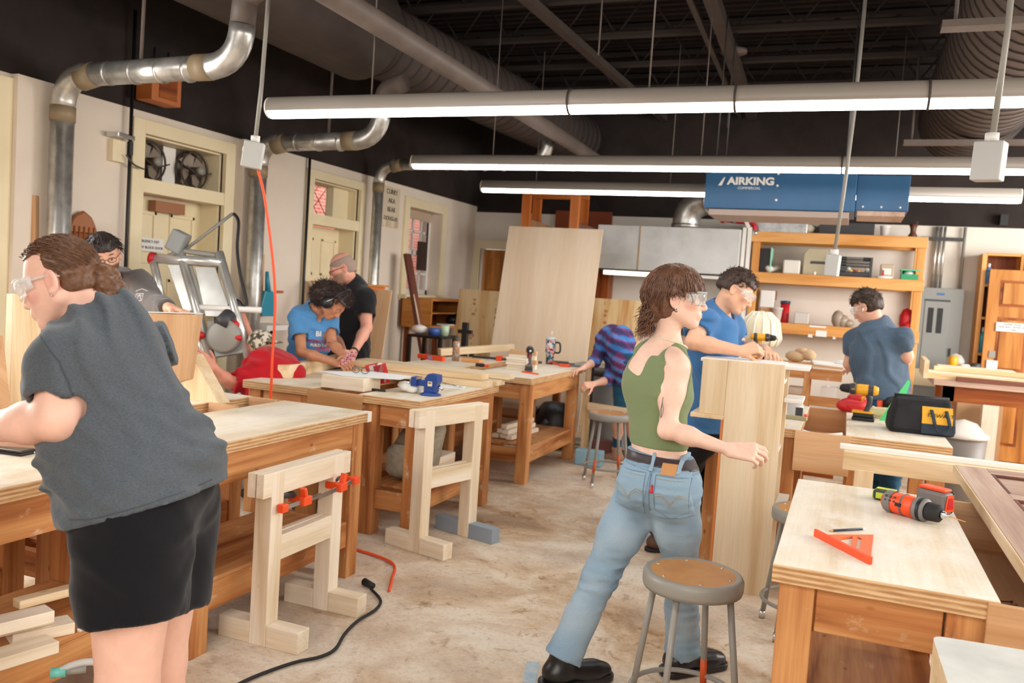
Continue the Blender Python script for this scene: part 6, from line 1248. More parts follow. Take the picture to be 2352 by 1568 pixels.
def skin_col(base,heads=(),lip='#b0605c',brow='#4a3020',eye='#3a2a20',beard=None,blush=None):
    b0=np.array(lin(base)[:3]); lipc,brc,eyc=[np.array(lin(x)[:3]) for x in (lip,brow,eye)]
    def f(P):
        c=np.tile(b0,(len(P),1))
        for hc,R,s in heads:
            q=((P-A3(hc))@R.astype(f32))/s; x,y,z=np.abs(q[:,0]),q[:,1],q[:,2]; inh=(np.abs(q)<.62).all(1)
            def bl(mask,col,a):
                nonlocal c; m=(mask*a*inh)[:,None]; c=c*(1-m)+col*m
            if blush: bl(np.clip(1-(((x-.2)/.11)**2+((y-.2)/.15)**2+((z+.13)/.1)**2),0,1),np.array(lin(blush)[:3]),.7)
            bl(np.clip(1.6-2*(((x-.345)/.07)**2+((z+.05)/.16)**2+((y+.05)/.12)**2),0,1),np.array(lin(blush or base)[:3]),.35)
            if beard is not None:
                m=((z<-.12-.5*np.clip(y-.30,0,1))&(z>-.6)&(y>-.02)&(np.sqrt((x/.085)**2+((z+.287)/.035)**2)>1)&~((z>-.2)&(x<.1)))|((z>-.25)&(z<-.2)&(x<.13)&(y>.3)); bl(m.astype(f32)*np.clip((y+.02)/.12,0,1)*np.clip((-.10-z)/.08,.3,1),np.array(lin(beard)[:3]),.85)
            bl(np.clip(2.5-2.5*np.sqrt((x/.085)**2+((z+.287)/.045)**2),0,1)*(y>.3),lipc,.8)
            bl(np.clip(2.-2*np.sqrt(((x-.125)/.085)**2+((z-.065-.03*np.sin(x*12))/.022)**2),0,1)*(y>.22),brc,.85)
            bl(np.clip(3-3*np.sqrt(((x-.118)/.05)**2+((z+.018)/.022)**2),0,1)*(y>.3),np.array([.75,.72,.68]),1)
            bl(np.clip(3-3*np.sqrt(((x-.118)/.024)**2+((z+.018)/.024)**2),0,1)*(y>.3),eyc,1)
            bl(np.clip(2-2*np.sqrt(((x-.118)/.06)**2+((z+.018+.9*(x-.118)**2*10-.022)/.009)**2),0,1)*(y>.3),eyc,.8)
        return c
    return f
def scalp_shell(hc,R,s,off=.03,front=.30,zlow=-.12,extra=(),wide=1.0,slope=.5):
    # hair cap in head frame: skull grown outward, cut by a hairline
    def fn(P):
        q=((P-A3(hc))@R.astype(f32))/s; a=ell((0,-.05,.13),((.325+off)*wide,.38+off,.36+off))['fn'](q)
        d=comb(a,ell((0,-.16,-.06),(.27*wide+off,.28+off,.3))['fn'](q),.12,'u')
        # hairline: remove the face region
        y,z,x=q[...,1],q[...,2],np.abs(q[...,0]); cut=np.minimum.reduce([(y-(-.02+0*x))*1.0,(front-.30+.24-z)*.9+0*y]); cut=np.minimum(cut,.6+0*y)
        d=np.maximum(d,cut); d=np.maximum(d,(zlow-z))
        for e in extra: d=comb(d,e['fn'](q),e['k'],e['op'])
        return d*s
    hc=A3(hc); return dict(fn=fn,lo=hc-.75*s,hi=hc+.75*s,k=0,op='u')

from mathutils.bvhtree import BVHTree
def bvh(o):
    me=o.data; n=len(me.vertices); c=np.empty(n*3,f32); me.vertices.foreach_get('co',c); off=A3(o.parent.location) if o.parent else 0
    if o.parent and o.parent.parent: off=off+A3(o.parent.parent.location)
    c=c.reshape(-1,3)+off; return BVHTree.FromPolygons([tuple(x) for x in c],[tuple(p.vertices) for p in me.polygons])
def stitch(root,tr,pts,d,r,m,name,parent,off=0.0):       # a sewn line laid on a garment, seen against direction d
    d=V(tuple(d)).normalized(); P=[V(p) for p in pts]; L=[]
    for a,c in zip(P[:-1],P[1:]): L+=[a.lerp(c,i/8) for i in range(8)]
    L.append(P[-1]); out=[]
    for p in L:
        h=tr.ray_cast(p-d*.6,d)
        if h[0] is not None: out.append(h[0]-d*off-root.location-V(parent.location if parent!=root else (0,0,0)))
    if len(out)>2:
        b=B(); b.tube(out,r,5); return b.obj(name,m,parent)
# ---- general figure
def lerp(a,b,t): return V(a)*(1-t)+V(b)*t
def grown(pr,g):
    out=[]
    for p in pr:
        if p['op']=='u': q=dict(p); q['fn']=(lambda f_:(lambda P:f_(P)-g))(p['fn']); q['lo']=p['lo']-g; q['hi']=p['hi']+g; out.append(q)
    return out
def crease(P,d,fr,wob=1.2,seed=0.,brk=5.):      # soft fabric folds running across direction d
    d=np.array(d,f32); ph=2*np.pi*(P@d*fr+wob*(vnoise(P*5.+seed)+.4*vnoise(P*11.+seed))); m=np.clip(vnoise(P*brk+seed+7)*2.6-.8,0,1)
    return np.clip(np.cos(ph),-.25,1)*m
def folds(amp=.006,sc=(10,10,26),M=None,seed=0.,th=.5):
    fr=max(sc)*.55; d=np.array(sc,float)/max(sc); d=d*np.array([1,-.6,1])
    def f(P):
        q=P if M is None else P@M; return -amp*1.5*crease(q,d,fr*.8,1.1,seed)-amp*.7*crease(q,d[[1,2,0]],fr*.9,1.,seed+3)-amp*.3*(vnoise(P*26)-.5)
    return f
def human(label,base,J,fw,hc,hf,hu,s,skin,r=None,hands=(),headp=None,eyes=True,h=.009,hh=.0045,legs=True,straight=False,cols={},feet=None,hres=.0045):
    """J: neck chest waist pelvis shR elR wrR shL elL wrL hiR knR anR hiL knL anL"""
    o=person(label,base); fw=nz(fw); up=np.array([0,0,1.]); rt=nz(np.cross(fw,up)); r=dict(dict(pe=.14,wa=.125,ch=.15,nk=.055,ua=.05,fa=.042,wr=.027,th=.085,ca=.056,flat=.74),**(r or {}))
    n,c,w_,p=[J[k] for k in ('neck','chest','waist','pelvis')]; ax=(fw,r['flat'])
    tor=[cone(p,w_,r['pe'],r['wa'],ax,.05),cone(w_,c,r['wa'],r['ch'],ax,.05),cone(c,lerp(c,n,.65),r['ch'],r['ch']*.7,ax,.06),cone(lerp(c,n,.5),n,.085,r['nk'],None,.05)]
    R=head_frame(hf,hu); sk=list(tor); sk.append(cone(n,V(hc)-V(R[:,2])*s*.22-V(R[:,1])*s*.12,r['nk'],r['nk']*.95,None,.03)); bands=[(A3(hc)-s*.62,A3(hc)+s*.62,hh)]
    arms=[]
    for S_ in 'RL':
        sh,el,wr=J.get('sh'+S_),J.get('el'+S_),J.get('wr'+S_)
        if sh is None: continue
        shc=cone(lerp(c,n,.55),sh,.07,r['ua']*1.1,None,.05); tor.append(shc); sk+=[shc,cone(sh,el,r['ua']*1.08,r['fa'],None,.04)]
        if wr is not None: sk+=[cone(el,lerp(el,wr,.35),r['fa'],r['fa']*1.02,None,.02),cone(lerp(el,wr,.3),wr,r['fa']*1.02,r['wr'],None,.02)]
        arms.append((sh,el,wr))
    if legs:
        for S_ in 'RL':
            if straight: x=J['hi'+S_]; J['an'+S_]=V((x.x,x.y,.085)); J['kn'+S_]=V((x.x,x.y,0))*.5+V((x.x,x.y,0))*.5+V((0,0,x.z*.53))
            hi,kn,an=[J[k+S_] for k in ('hi','kn','an')]; sk+=[cone(hi,kn,r['th'],r['ca'],None,.05),cone(kn,lerp(kn,an,.35),r['ca'],r['ca']*1.02,None,.03),cone(lerp(kn,an,.3),an,r['ca']*1.02,.036,None,.03)]
    for hd in hands:
        hp=hand_prims(**hd); sk+=hp; lo=np.min([q['lo'] for q in hp],0); hi_=np.max([q['hi'] for q in hp],0); bands.append((lo-.01,hi_+.01,hres))
    sk.append(group(hc,R,s,headp or head_prims(),.62,.02))
    body=flesh('body',sk,'skin',o,h,bands,colf=skin_col(skin,[(hc,R,s)],**cols))
    return dict(o=o,fw=fw,rt=rt,up=up,R=R,tor=tor,arms=arms,J=J,r=r,hc=hc,s=s,body=body,sk=sk)
def shirt(F,m,g=.018,sleeve=.55,sr=.075,hem=None,hemn=None,neck_r=.075,neck_f=.02,h=.008,disp=None,colf=None,name='t_shirt',extra=(),drop=0,bulge=()):
    J,fw,up=F['J'],F['fw'],F['up']; pr=grown(F['tor'],g)+list(bulge)
    if drop: pr.append(cone(J['waist'],lerp(J['waist'],J['pelvis'],drop),F['r']['wa']+g*1.3,F['r']['pe']+g*1.3,(fw,F['r']['flat']),.05))
    for sh,el,wr in F['arms']:
        if sleeve<=1: e=lerp(sh,el,sleeve); pr+=[cone(sh,e,F['r']['ua']+g,sr,None,.04,cap=True)]
        else:
            pr+=[cone(sh,el,F['r']['ua']+g,F['r']['fa']+g,None,.04),cone(el,lerp(el,wr,sleeve-1),F['r']['fa']+g,F['r']['wr']+g*.8,None,.03,cap=True)]
    hd=V(F['hc'])-V(J['neck']); hd.normalize(); cpt=V(J['neck'])+V(fw)*neck_f
    pr.append(cone(cpt-hd*.02,cpt+hd*.25,neck_r,neck_r*1.6,None,.008,op='s')); pr[-1]['post']=1
    if hem is not None: pr.append(plane(hem,hemn if hemn is not None else -up)); pr[-1]['post']=1
    pr+=list(extra)
    for sh,el,wr in F['arms']:
        if sleeve<=1: e=lerp(sh,el,sleeve); d=(V(el)-V(sh)).normalized(); pr.append(cone(e-d*.022,e+d*.02,sr*.9-.004,sr-.006,None,0,op='s',capa=True))
    return flesh(name,pr,m,F['o'],h,disp=disp or folds(),colf=colf)
def pants(F,m,g=.02,leg=1.0,top=None,rk=None,ra=None,h=.009,disp=None,name='trousers',colf=None):
    J=F['J']; r=F['r']; pr=[cone(J['pelvis'],lerp(J['pelvis'],J['waist'],.6),r['pe']+g,r['wa']+g,(F['fw'],r['flat']),.05)]
    for S_ in 'RL':
        hi,kn,an=[J[k+S_] for k in ('hi','kn','an')]; rk_=rk or r['ca']+g; ra_=ra or .06
        if leg<=1: pr.append(cone(hi,lerp(hi,kn,leg),r['th']+g,rk_,None,.05,cap=True))
        else: pr+=[cone(hi,kn,r['th']+g,rk_,None,.05),cone(kn,lerp(kn,an,leg-1),rk_,ra_,None,.03,cap=True)]
    if top is not None: pr.append(plane(top,F['up']))
    return flesh(name,pr,m,F['o'],h,disp=disp or folds(.005,(9,9,30)),colf=colf)
def shoe(F,an,fd,m,sole=None,L=.19):
    a=np.array(V(an)); hh=a.copy(); hh[2]=0; z=np.array([0,0,1.]); fd=np.array(fd,float); fd[2]=0; fd=nz(fd)
    q=flesh('shoe',[cone(a,hh+z*.06-fd*.02,.05,.045,None,.03),cone(hh+z*.055-fd*.04,hh+fd*L*.65+z*.045,.045,.045,(z,.85),.03),cone(hh+fd*L*.5+z*.04,hh+fd*L*.95+z*.035,.043,.036,(z,.8),.03),plane(hh,-z)],m,F['o'],.007)
    if sole: flesh('sole',[cone(hh-fd*.045+z*.012,hh+fd*L+z*.012,.05,.046,None,.02),plane(hh+z*.024,z),plane(hh,-z)],sole,q,.006)
def hair(F,m,off=.04,front=.27,zlow=-.2,n=500,ln=.03,r=.0024,curl=.006,seed=2,jit=.8,extra=(),nseg=5,yfront=.1,zf=.2,grav=.1,hs=.006,lift=.3):
    hc,R,s,o=F['hc'],F['R'],F['s'],F['o']; sh=scalp_shell(hc,R,s,off,front,zlow,(ell((.36,-.04,-.06),(.10,.11,.14),k=.03,op='s'),ell((-.36,-.04,-.06),(.10,.11,.14),k=.03,op='s'))+tuple(extra))
    b_=flesh('hair',[sh],m,o,hs,disp=lambda P:-.005*(vnoise(P*55)-.5)*2); rg=np.random.RandomState(seed); roots=[]; c0=np.array(tuple(hc))
    rx,ry,rz=.325+off,.38+off,.36+off
    for i in range(n):
        th=rg.rand()*2*PI; ph=math.acos(rg.uniform(-.55,1)); d=np.array([math.sin(ph)*math.cos(th),math.sin(ph)*math.sin(th),math.cos(ph)]); q=np.array([0,-.05,.13])+d*np.array([rx,ry,rz])*.98
        if q[2]<zlow+.03 or (q[1]>yfront and q[2]<zf) or (q[1]>-.14 and q[2]<.07): continue
        t=np.array([d[0]*.3,-d[1]*.2+.25,0])+d*lift+np.array([0,0,-.35]) if curl<.004 else rg.randn(3)+d*.9
        roots.append((c0+R@(q*s),R@t,.6+.8*rg.rand()))
    strands('hair_strands',o,m,roots,lambda p,d,t:np.array(d)*.9,nseg,ln/nseg,r,seed,grav=grav,curl=curl,curlf=7,jit=jit); return b_
# ---------------- person in green tank top, striding
def mk_green():
    P_=at; base=onZ(1440,1540,0); o=person('person with brown mullet in green tank top and blue jeans striding right',base)
    fw=nz(CR*.80+CF*.60); fw[2]=0; fw=nz(fw); up=np.array([0,0,1.]); rt=np.cross(fw,up)
    hc=P_(1557,684,3.46); hf=nz(np.array(CR)*.97-np.array(CF)*.16-np.array(CU)*.03); R=head_frame(hf,np.array(CU)-np.array(CR)*.02); s=.248
    neck=P_(1530,800,3.49); shR=P_(1548,842,3.37); shL=P_(1490,806,3.65); ch=P_(1508,880,3.49); wa=P_(1512,1000,3.47); pe=P_(1517,1085,3.46)
    elR=P_(1534,985,3.31); wrR=P_(1676,1033,3.24); elL=P_(1500,990,3.70); wrL=P_(1560,1060,3.62)
    hiR=P_(1548,1120,3.38); hiL=P_(1478,1112,3.54); knR=P_(1563,1300,3.52); knL=P_(1378,1325,3.52); anR=P_(1568,1490,3.66); anL=P_(1295,1505,3.47)
    flt=(fw,.72)
    def lerp(a,b,t): return V(a)*(1-t)+V(b)*t
    tor=[cone(pe,wa,.135,.112,flt,.05),cone(wa,ch,.112,.142,flt,.05),cone(ch,lerp(ch,neck,.6),.138,.10,flt,.06),cone(lerp(ch,neck,.45),neck,.09,.052,None,.06)]
    sk=tor+[cone(neck,V(hc)-V(R[:,2])*s*.25-V(R[:,1])*s*.12,.053,.05,None,.03)]
    for sh,el,wr in ((shR,elR,wrR),(shL,elL,wrL)):
        sk+=[cone(lerp(ch,neck,.55),sh,.06,.052,None,.05),cone(sh,lerp(sh,el,.45),.053,.044,None,.04),cone(lerp(sh,el,.4),el,.044,.034,None,.03),cone(el,lerp(el,wr,.35),.035,.038,None,.02),cone(lerp(el,wr,.3),wr,.040,.025,(up,.85),.02)]
    sk+=[ell(lerp(elR,shR,-.04)-V(fw)*.012,(.022,.022,.022),k=.03)]
    # bust
    sk+=[ell(V(ch)+V(fw)*.052+V(rt)*.06-V((0,0,.045)),(.06,.06,.06),k=.05),ell(V(ch)+V(fw)*.052-V(rt)*.06-V((0,0,.045)),(.06,.06,.06),k=.05)]
    for hi,kn,an in ((hiR,knR,anR),(hiL,knL,anL)): sk+=[cone(hi,kn,.085,.055,None,.05),cone(kn,an,.053,.036,None,.03)]
    hd=V(P_(1770,1042,3.2))-V(wrR); nrm=np.array(CU)*.55-np.array(CF)*.75+np.array(CR)*.1
    sk+=hand_prims(wrR,hd,nrm,side=1 if np.cross(nz(hd),nz(nrm))@np.array(CU)>0 else -1,spread=.012,fing=[(.5,.65,.4),(.62,.7,.42),(.74,.72,.42),(.86,.75,.45)],thumb=(.35,.75),size=1.0)
    sk+=hand_prims(wrL,fw*.8-up*.5,rt,side=1,curl=(.5,.5,.4))
    sk.append(group(hc,R,s,head_prims(.98,.95,1.0),.62,.02))
    hb=[(A3(hc)-.15,A3(hc)+.15,.0036),(A3(wrR)-.1,A3(P_(1765,1060,3.2))+.05,.0036)]
    body=flesh('body',sk,'skin',o,.008,hb,colf=skin_col('#e6c0ac',[(hc,R,s)],'#c07a72','#5a3a28','#4a4030',blush='#d88a7c'))
    def grown(pr,g): 
        out=[]
        for p in pr:
            if p['op']=='u': q=dict(p); q['fn']=(lambda f_:(lambda P:f_(P)-g))(p['fn']); q['lo']=p['lo']-g; q['hi']=p['hi']+g; out.append(q)
        return out
    # tank top: torso grown, square neck, wide straps
    shc=[cone(lerp(ch,neck,.55),x,.06,.052,None,.05) for x in (shR,shL)]+[cone(a,lerp(a,b_,.45),.053,.044,None,.04) for a,b_ in ((shR,elR),(shL,elL))]
    tk=grown(tor+shc+[ell(V(ch)+V(fw)*.052+V(rt)*x-V((0,0,.045)),(.06,.06,.06),k=.05) for x in (.06,-.06)],.006)
    nb=lerp(ch,neck,.62)
    # square opening at the back, armholes, hem
    def boxcut(c,hx,hy,hz,k=.012,uu=up):
        c=A3(c); uu=nz(uu); M=np.stack([np.cross(fw,uu),fw,uu],1).astype(f32); hh=np.array([hx,hy,hz],f32)
        def fn(P):
            q=np.abs((P-c)@M)-hh; return np.maximum(q,0).__pow__(2).sum(-1)**.5+np.minimum(q.max(-1),0)-.01
        return dict(fn=fn,lo=c-.4,hi=c+.4,k=k,op='s')
    tk+=[boxcut(V(nb)-V(fw)*.12-V(rt)*.028+V((0,0,.055)),.046,.115,.09,.012,up+rt*.26),boxcut(V(nb)+V(fw)*.11+V((0,0,.10)),.052,.13,.09),boxcut(V(nb)+V((0,0,.10)),.058,.2,.06)]
    for sh,el,sd in ((shR,elR,1),(shL,elL,-1)): tk.append(cone(V(sh)+V((0,0,.06))+V(rt)*sd*.03,lerp(sh,el,.42)+V(rt)*sd*.034,.062,.055,None,.012,op='s'))
    hem=P_(1500,1022,3.47); tk.append(plane(hem,-up+fw*.02)); tk[-1]['post']=1
    def dsp(P):
        q=P@np.stack([rt,fw,up],1).astype(f32); return -.0022*(vnoise(q*np.array([9,9,45],f32)+3)-.5)*2
    t=flesh('tank_top',tk,cloth_mat('green_rib','#77855f',.85,500,.1),o,.006,disp=dsp)
    fw0,rt0=fw,rt
    # jeans
    fw=nz(np.array(CR)*.42+np.array(CF)*.9); fw[2]=0; fw=nz(fw); rt=np.cross(fw,up); flt=(fw,.74)
    jn=[cone(lerp(pe,wa,.55),pe,.128,.150,flt,.05),ell(V(pe)-V(fw)*.065+V(rt)*.065-V((0,0,.05)),(.085,.085,.095),k=.06),ell(V(pe)-V(fw)*.065-V(rt)*.065-V((0,0,.05)),(.085,.085,.095),k=.06)]
    for hi,kn_,an,toe in ((hiR,knR,anR,1),(hiL,knL,anL,-1)):
        jn+=[cone(hi,lerp(hi,kn_,.55),.104,.088,None,.05),cone(lerp(hi,kn_,.5),kn_,.088,.070,None,.04),cone(kn_,lerp(kn_,an,.55),.070,.066,None,.03),cone(lerp(kn_,an,.5),lerp(kn_,an,1.03),.066,.078,None,.03,cap=True)]
    jn.append(plane(lerp(pe,wa,.50),up))
    def dj(P):
        d=np.zeros(len(P),f32)
        for kn_,an,hi in ((knR,anR,hiR),(knL,anL,hiL)):
            a=nz(np.array(V(an)-V(hi))); h=(P-A3(kn_))@a.astype(f32); w_=np.exp(-(h/.13)**2)+.9*np.exp(-((h-.40)/.09)**2)+.5*np.exp(-((h+.38)/.1)**2)
            q=P*np.array([14,14,60],f32)+vnoise(P*9)[:,None]*1.3; d+=-w_*.008*(vnoise(q)-.45)
        return d-.003*(vnoise(P*22)-.5)
    dn=[cone(pe,pe+V((0,0,.001)),.01,.01)]
    def dcol(P):
        c0=np.array(lin('#86a0b4')[:3]); c1=np.array(lin('#b6c6d0')[:3]); c2=np.array(lin('#51748f')[:3]); w_=np.zeros(len(P))
        for hi,kn_,an in ((hiR,knR,anR),(hiL,knL,anL)):
            for a,b_,r in ((hi,kn_,.11),(kn_,an,.12)):
                m=lerp(a,b_,.55); w_+=np.exp(-(((P-A3(m))**2).sum(1))/(r*r))*.7
        w_=np.clip(w_+.5*(vnoise(P*14)-.5),0,1)[:,None]; c=c0*(1-w_)+c1*w_
        return c
    W['denim']=vcol_mat('denim',.85,420,.14,.15,.25,700)
    j=flesh('jeans',jn,'denim',o,.0065,disp=dj,colf=dcol)
    # conformal trims cut from the grown jeans shape
    def slabcut(c,nrm,hw): c=A3(c); nrm=A3(nz(nrm)); return dict(fn=lambda P:np.abs((P-c)@nrm)-hw,lo=None,hi=None,k=0,op='i')
    belt_c=lerp(pe,wa,.43); bn=up+rt*.04
    W['belt']=mat('belt_leather','#3a3034',.4)
    blt=flesh('belt',grown(jn,.0045)+[slabcut(belt_c,bn,.018)],'belt',o,.005,disp=dj)
    wb=flesh('waistband',grown(jn,.002)+[slabcut(lerp(pe,wa,.40),bn,.025)],'denim',j,.005,disp=dj,colf=lambda P:np.tile(np.array(lin('#829db2')[:3]),(len(P),1)))
    def boxi(c,ex,ey,ez,hx,hy,hz):
        c=A3(c); M=np.stack([nz(ex),nz(ey),nz(ez)],1).astype(f32); hh=np.array([hx,hy,hz],f32); return dict(fn=lambda P:(np.abs((P-c)@M)-hh).max(-1),lo=None,hi=None,k=0,op='i')
    pk=[]
    for sd in (1,-1):
        pc=V(pe)+V(rt)*sd*.088-V(fw)*.1-V((0,0,.055)); ex=rt*1.0; M=(pc)
        lo=A3(pc)-.16; hi_=A3(pc)+.16; tilt=up+rt*sd*-.12
        q=flesh('back_pocket',grown(jn,.0045)+[boxi(pc,np.cross(fw,tilt),fw,tilt,.072,.12,.09)],'denim',j,.0045,disp=dj,colf=lambda P:np.tile(np.array(lin('#8aa5b8')[:3]),(len(P),1)),lo=lo,hi=hi_)
    for (pcx,nm,mm,hw,hh) in ((V(lerp(pe,wa,.30))+V(rt)*.075-V(fw)*.1,'leather_patch',mat('leather_tan','#c08a58',.6),.032,.02),):
        flesh(nm,grown(jn,.008)+[boxi(pcx,rt,fw,up,hw,.12,hh)],mm,j,.004,disp=dj,lo=A3(pcx)-.12,hi=A3(pcx)+.12)
    pcx=V(pe)+V(rt)*.012-V(fw)*.11-V((0,0,.035)); flesh('red_tab',grown(jn,.009)+[boxi(pcx,rt,fw,up,.005,.12,.014)],'red',j,.003,disp=dj,lo=A3(pcx)-.07,hi=A3(pcx)+.07)
    for off in (.004,.115): 
        pcx=V(belt_c)+V(rt)*off-V(fw)*.1; flesh('belt_loop',grown(jn,.011)+[boxi(pcx,rt,fw,up,.008,.12,.033)],'denim',j,.004,disp=dj,colf=lambda P:np.tile(np.array(lin('#90aabc')[:3]),(len(P),1)),lo=A3(pcx)-.13,hi=A3(pcx)+.13)
    tr=bvh(j); K=lambda x,z: V(pe)+V(rt)*x+V((0,0,z))
    W['stitch']=mat('denim_stitch','#6d8599',.8); W['stitch2']=mat('denim_stitch_tan','#a89a80',.8)
    for sd in (1,-1):
        c=.088*sd; tl=-.12*sd
        pl=[(-.066,.075),(.066,.075),(.064,-.06),(.0,-.09),(-.064,-.06),(-.066,.075)]
        stitch(o,tr,[K(c+a-tl*b_*.0,b_-.055) for a,b_ in pl],fw,.0022,'stitch','pocket_seam',j,.006); stitch(o,tr,[K(c+a,b_-.055) for a,b_ in ((-.066,.063),(.066,.063))],fw,.0014,'stitch2','pocket_stitching',j,.006)
        for dz in (0,.010): stitch(o,tr,[K(c+a,b_-.06+dz) for a,b_ in ((-.062,-.002),(-.035,.006),(-.014,-.012),(0,-.034),(.014,-.012),(.035,.006),(.062,-.002))],fw,.0012,'stitch2','pocket_stitching',j,.006)
    stitch(o,tr,[K(0,.02),K(0,-.03),K(.0,-.09),K(.0,-.13)],fw,.0026,'stitch','centre_seam',j); stitch(o,tr,[K(-.12,.052),K(-.05,.024),K(0,.012),K(.05,.024),K(.12,.052)],fw,.0024,'stitch','yoke_seam',j)
    fw,rt=fw0,rt0
    # boots
    W['boot']=mat('boot_black','#19181a',.35)
    fa=nz(np.array(CR)*.9+np.array(CF)*.42); fa[2]=0; fa=nz(fa)
    fR=np.array(onZ(1565,1515,0)); fR=np.array(V(anR)); gR=np.array([fR[0],fR[1],0.0])
    def boot(an,toe_lift):
        a=np.array(V(an)); h=a.copy(); h[2]=0
        if toe_lift: pass
        hz=np.array([0,0,1.]); 
        b_=[cone(a+hz*.02,h+hz*.07-fa*.02,.055,.05,None,.03),cone(h+hz*.06-fa*.04,h+fa*.14+hz*.05,.05,.048,(hz,.85),.03),cone(h+fa*.1+hz*.04,h+fa*.19+hz*.042,.045,.04,(hz,.8),.03),plane(h+hz*.0,-hz)]
        bo=flesh('boot',b_,'boot',o,.006)
        sl=[cone(h-fa*.05+hz*.018,h+fa*.19+hz*.018,.056,.05,None,.02),{**slabcut(h+hz*.016,hz,.016),'op':'i'}]; flesh('sole',sl,'boot',bo,.005); return bo
    boot(V(anR)+V((0,0,-.02)),0); boot(V(anL),1)
    # necklace, earring, tattoo
    b=B(); nr=[]
    for i in range(25):
        a=2*PI*i/24; c=lerp(neck,hc,.16); nr.append(V(c)+V(rt)*math.cos(a)*.074+V(fw)*(math.sin(a)*.074+.008)+V((0,0,-.022*math.sin(a)-.012))-o.location)
    b.tube(nr,.0045,6,False); b.obj('necklace',mat('shell_beads','#d9cdb0',.4),o)
    W['ink']=mat('tattoo_ink','#4d4a4c',.6)
    # hair: mullet
    hm=hair_mat('hair_brown','#6a4a38',.6); Rf=R
    sh=[scalp_shell(hc,R,s,.075,.13,-.36,(ell((0,-.33,-.16),(.24,.17,.24),k=.12),cone((0,-.40,-.18),(0,-.47,-.34),.16,.09,k=.1),ell((.35,-.04,-.06),(.09,.11,.15),k=.03,op='s'),ell((-.35,-.04,-.06),(.09,.11,.15),k=.03,op='s')))]
    sh[0]['lo']=A3(hc)-.24; sh[0]['hi']=A3(hc)+.24
    flesh('hair',sh,hm,o,.005,disp=lambda P:-.006*(vnoise(P*np.array([60,60,25],f32))-.5)*2)
    rg=np.random.RandomState(3); roots=[]; 
    def L2W(q): return np.array(tuple(hc))+R@(np.array(q)*s)
    cr=np.array([.0,-.14,.50])
    for i in range(1500):
        th=rg.rand()*2*PI; ph=math.acos(rg.uniform(-.35,1)); q=np.array([math.sin(ph)*math.cos(th)*.40,-.07+math.sin(ph)*math.sin(th)*.485,.13+math.cos(ph)*.435])
        if q[1]>.10 and q[2]<.16: continue
        if q[1]>-.14 and q[2]<.06: continue
        roots.append((L2W(q),R@(q-cr+rg.randn(3)*.05),(.7+.6*rg.rand())*(.35 if (-.2<q[1]<.16 and q[2]<.30 and abs(q[0])>.2) else .75 if q[1]>.1 else 1.)))
    cen=L2W((0,-.07,.13)); rad=np.array([.405,.49,.44])
    def flow(p,d,t):
        q=(R.T@(p-np.array(tuple(hc))))/s; n_=(q-np.array([0,-.07,.13]))/rad**2; l=math.sqrt((((q-np.array([0,-.07,.13]))/rad)**2).sum()); n_=n_/np.linalg.norm(n_)
        away=q-cr; away=away-n_*(away@n_); dd=away/(np.linalg.norm(away)+1e-6)
        if l<1.05: dd=dd+n_*(1.06-l)*2.5
        elif l>1.12: dd=dd-n_*.5
        back=np.array([0,-.5,-.5])*(1 if q[1]<0 else -.0); return R@(dd+back*.5)+np.array([0,0,-.25])
    strands('hair_strands',o,hm,roots,flow,9,.0095,.0030,4,curl=.0045,curlf=7,jit=.22)
    roots=[]
    for i in range(330):
        q=np.array([rg.uniform(-.26,.24),-.42+rg.uniform(-.12,.06),-.08+rg.uniform(-.24,.16)]); roots.append((L2W(q),R@np.array([q[0]*.3,-.25,-1]),.5+.6*rg.rand()))
    def flow2(p,d,t): return np.array(d)*.8+R@np.array([0,-.15-.9*t*t,-1.3+1.3*t*t])*.4
    strands('nape_curls',o,hm,roots,flow2,10,.0105,.0034,8,curl=.011,curlf=9,jit=.15)
    goggles(o,hc,R,s)
    b=B(); e=V(L2W((.36,-.03,-.20)))-o.location; b.tube([e+V((0,0,0))+V(CR)*.006*math.cos(a)*.7+V((0,0,1))*.006*math.sin(a) for a in [2*PI*i/12 for i in range(13)]],.0016,5,False); b.obj('earring','chrome',o)
    # tattoo lines on the back of the upper arm
    a0=lerp(shR,elR,.42); ax_=V(elR)-V(shR); out=V(rt)*.3-V(fw)*.95; out=(out-ax_*(out.dot(ax_)/ax_.dot(ax_))).normalized(); sd_=ax_.normalized().cross(out)
    def tp(u_,v_): 
        ang=v_/.047; return V(a0)+ax_.normalized()*u_+(out*math.cos(ang)+sd_*math.sin(ang))*.0475-o.location
    b=B()
    for ln in ([(0,.012),(.03,.012),(.06,.013),(.11,.012)],[(.02,.002),(.018,.012),(.022,.026)],[(.05,.012),(.075,.004),(.10,.006),(.112,.012),(.1,.019),(.075,.018),(.05,.012)]): b.tube([tp(*q) for q in ln],.0012,4)
    b.obj('arm_tattoo','ink',o)
    return o
mk_green()
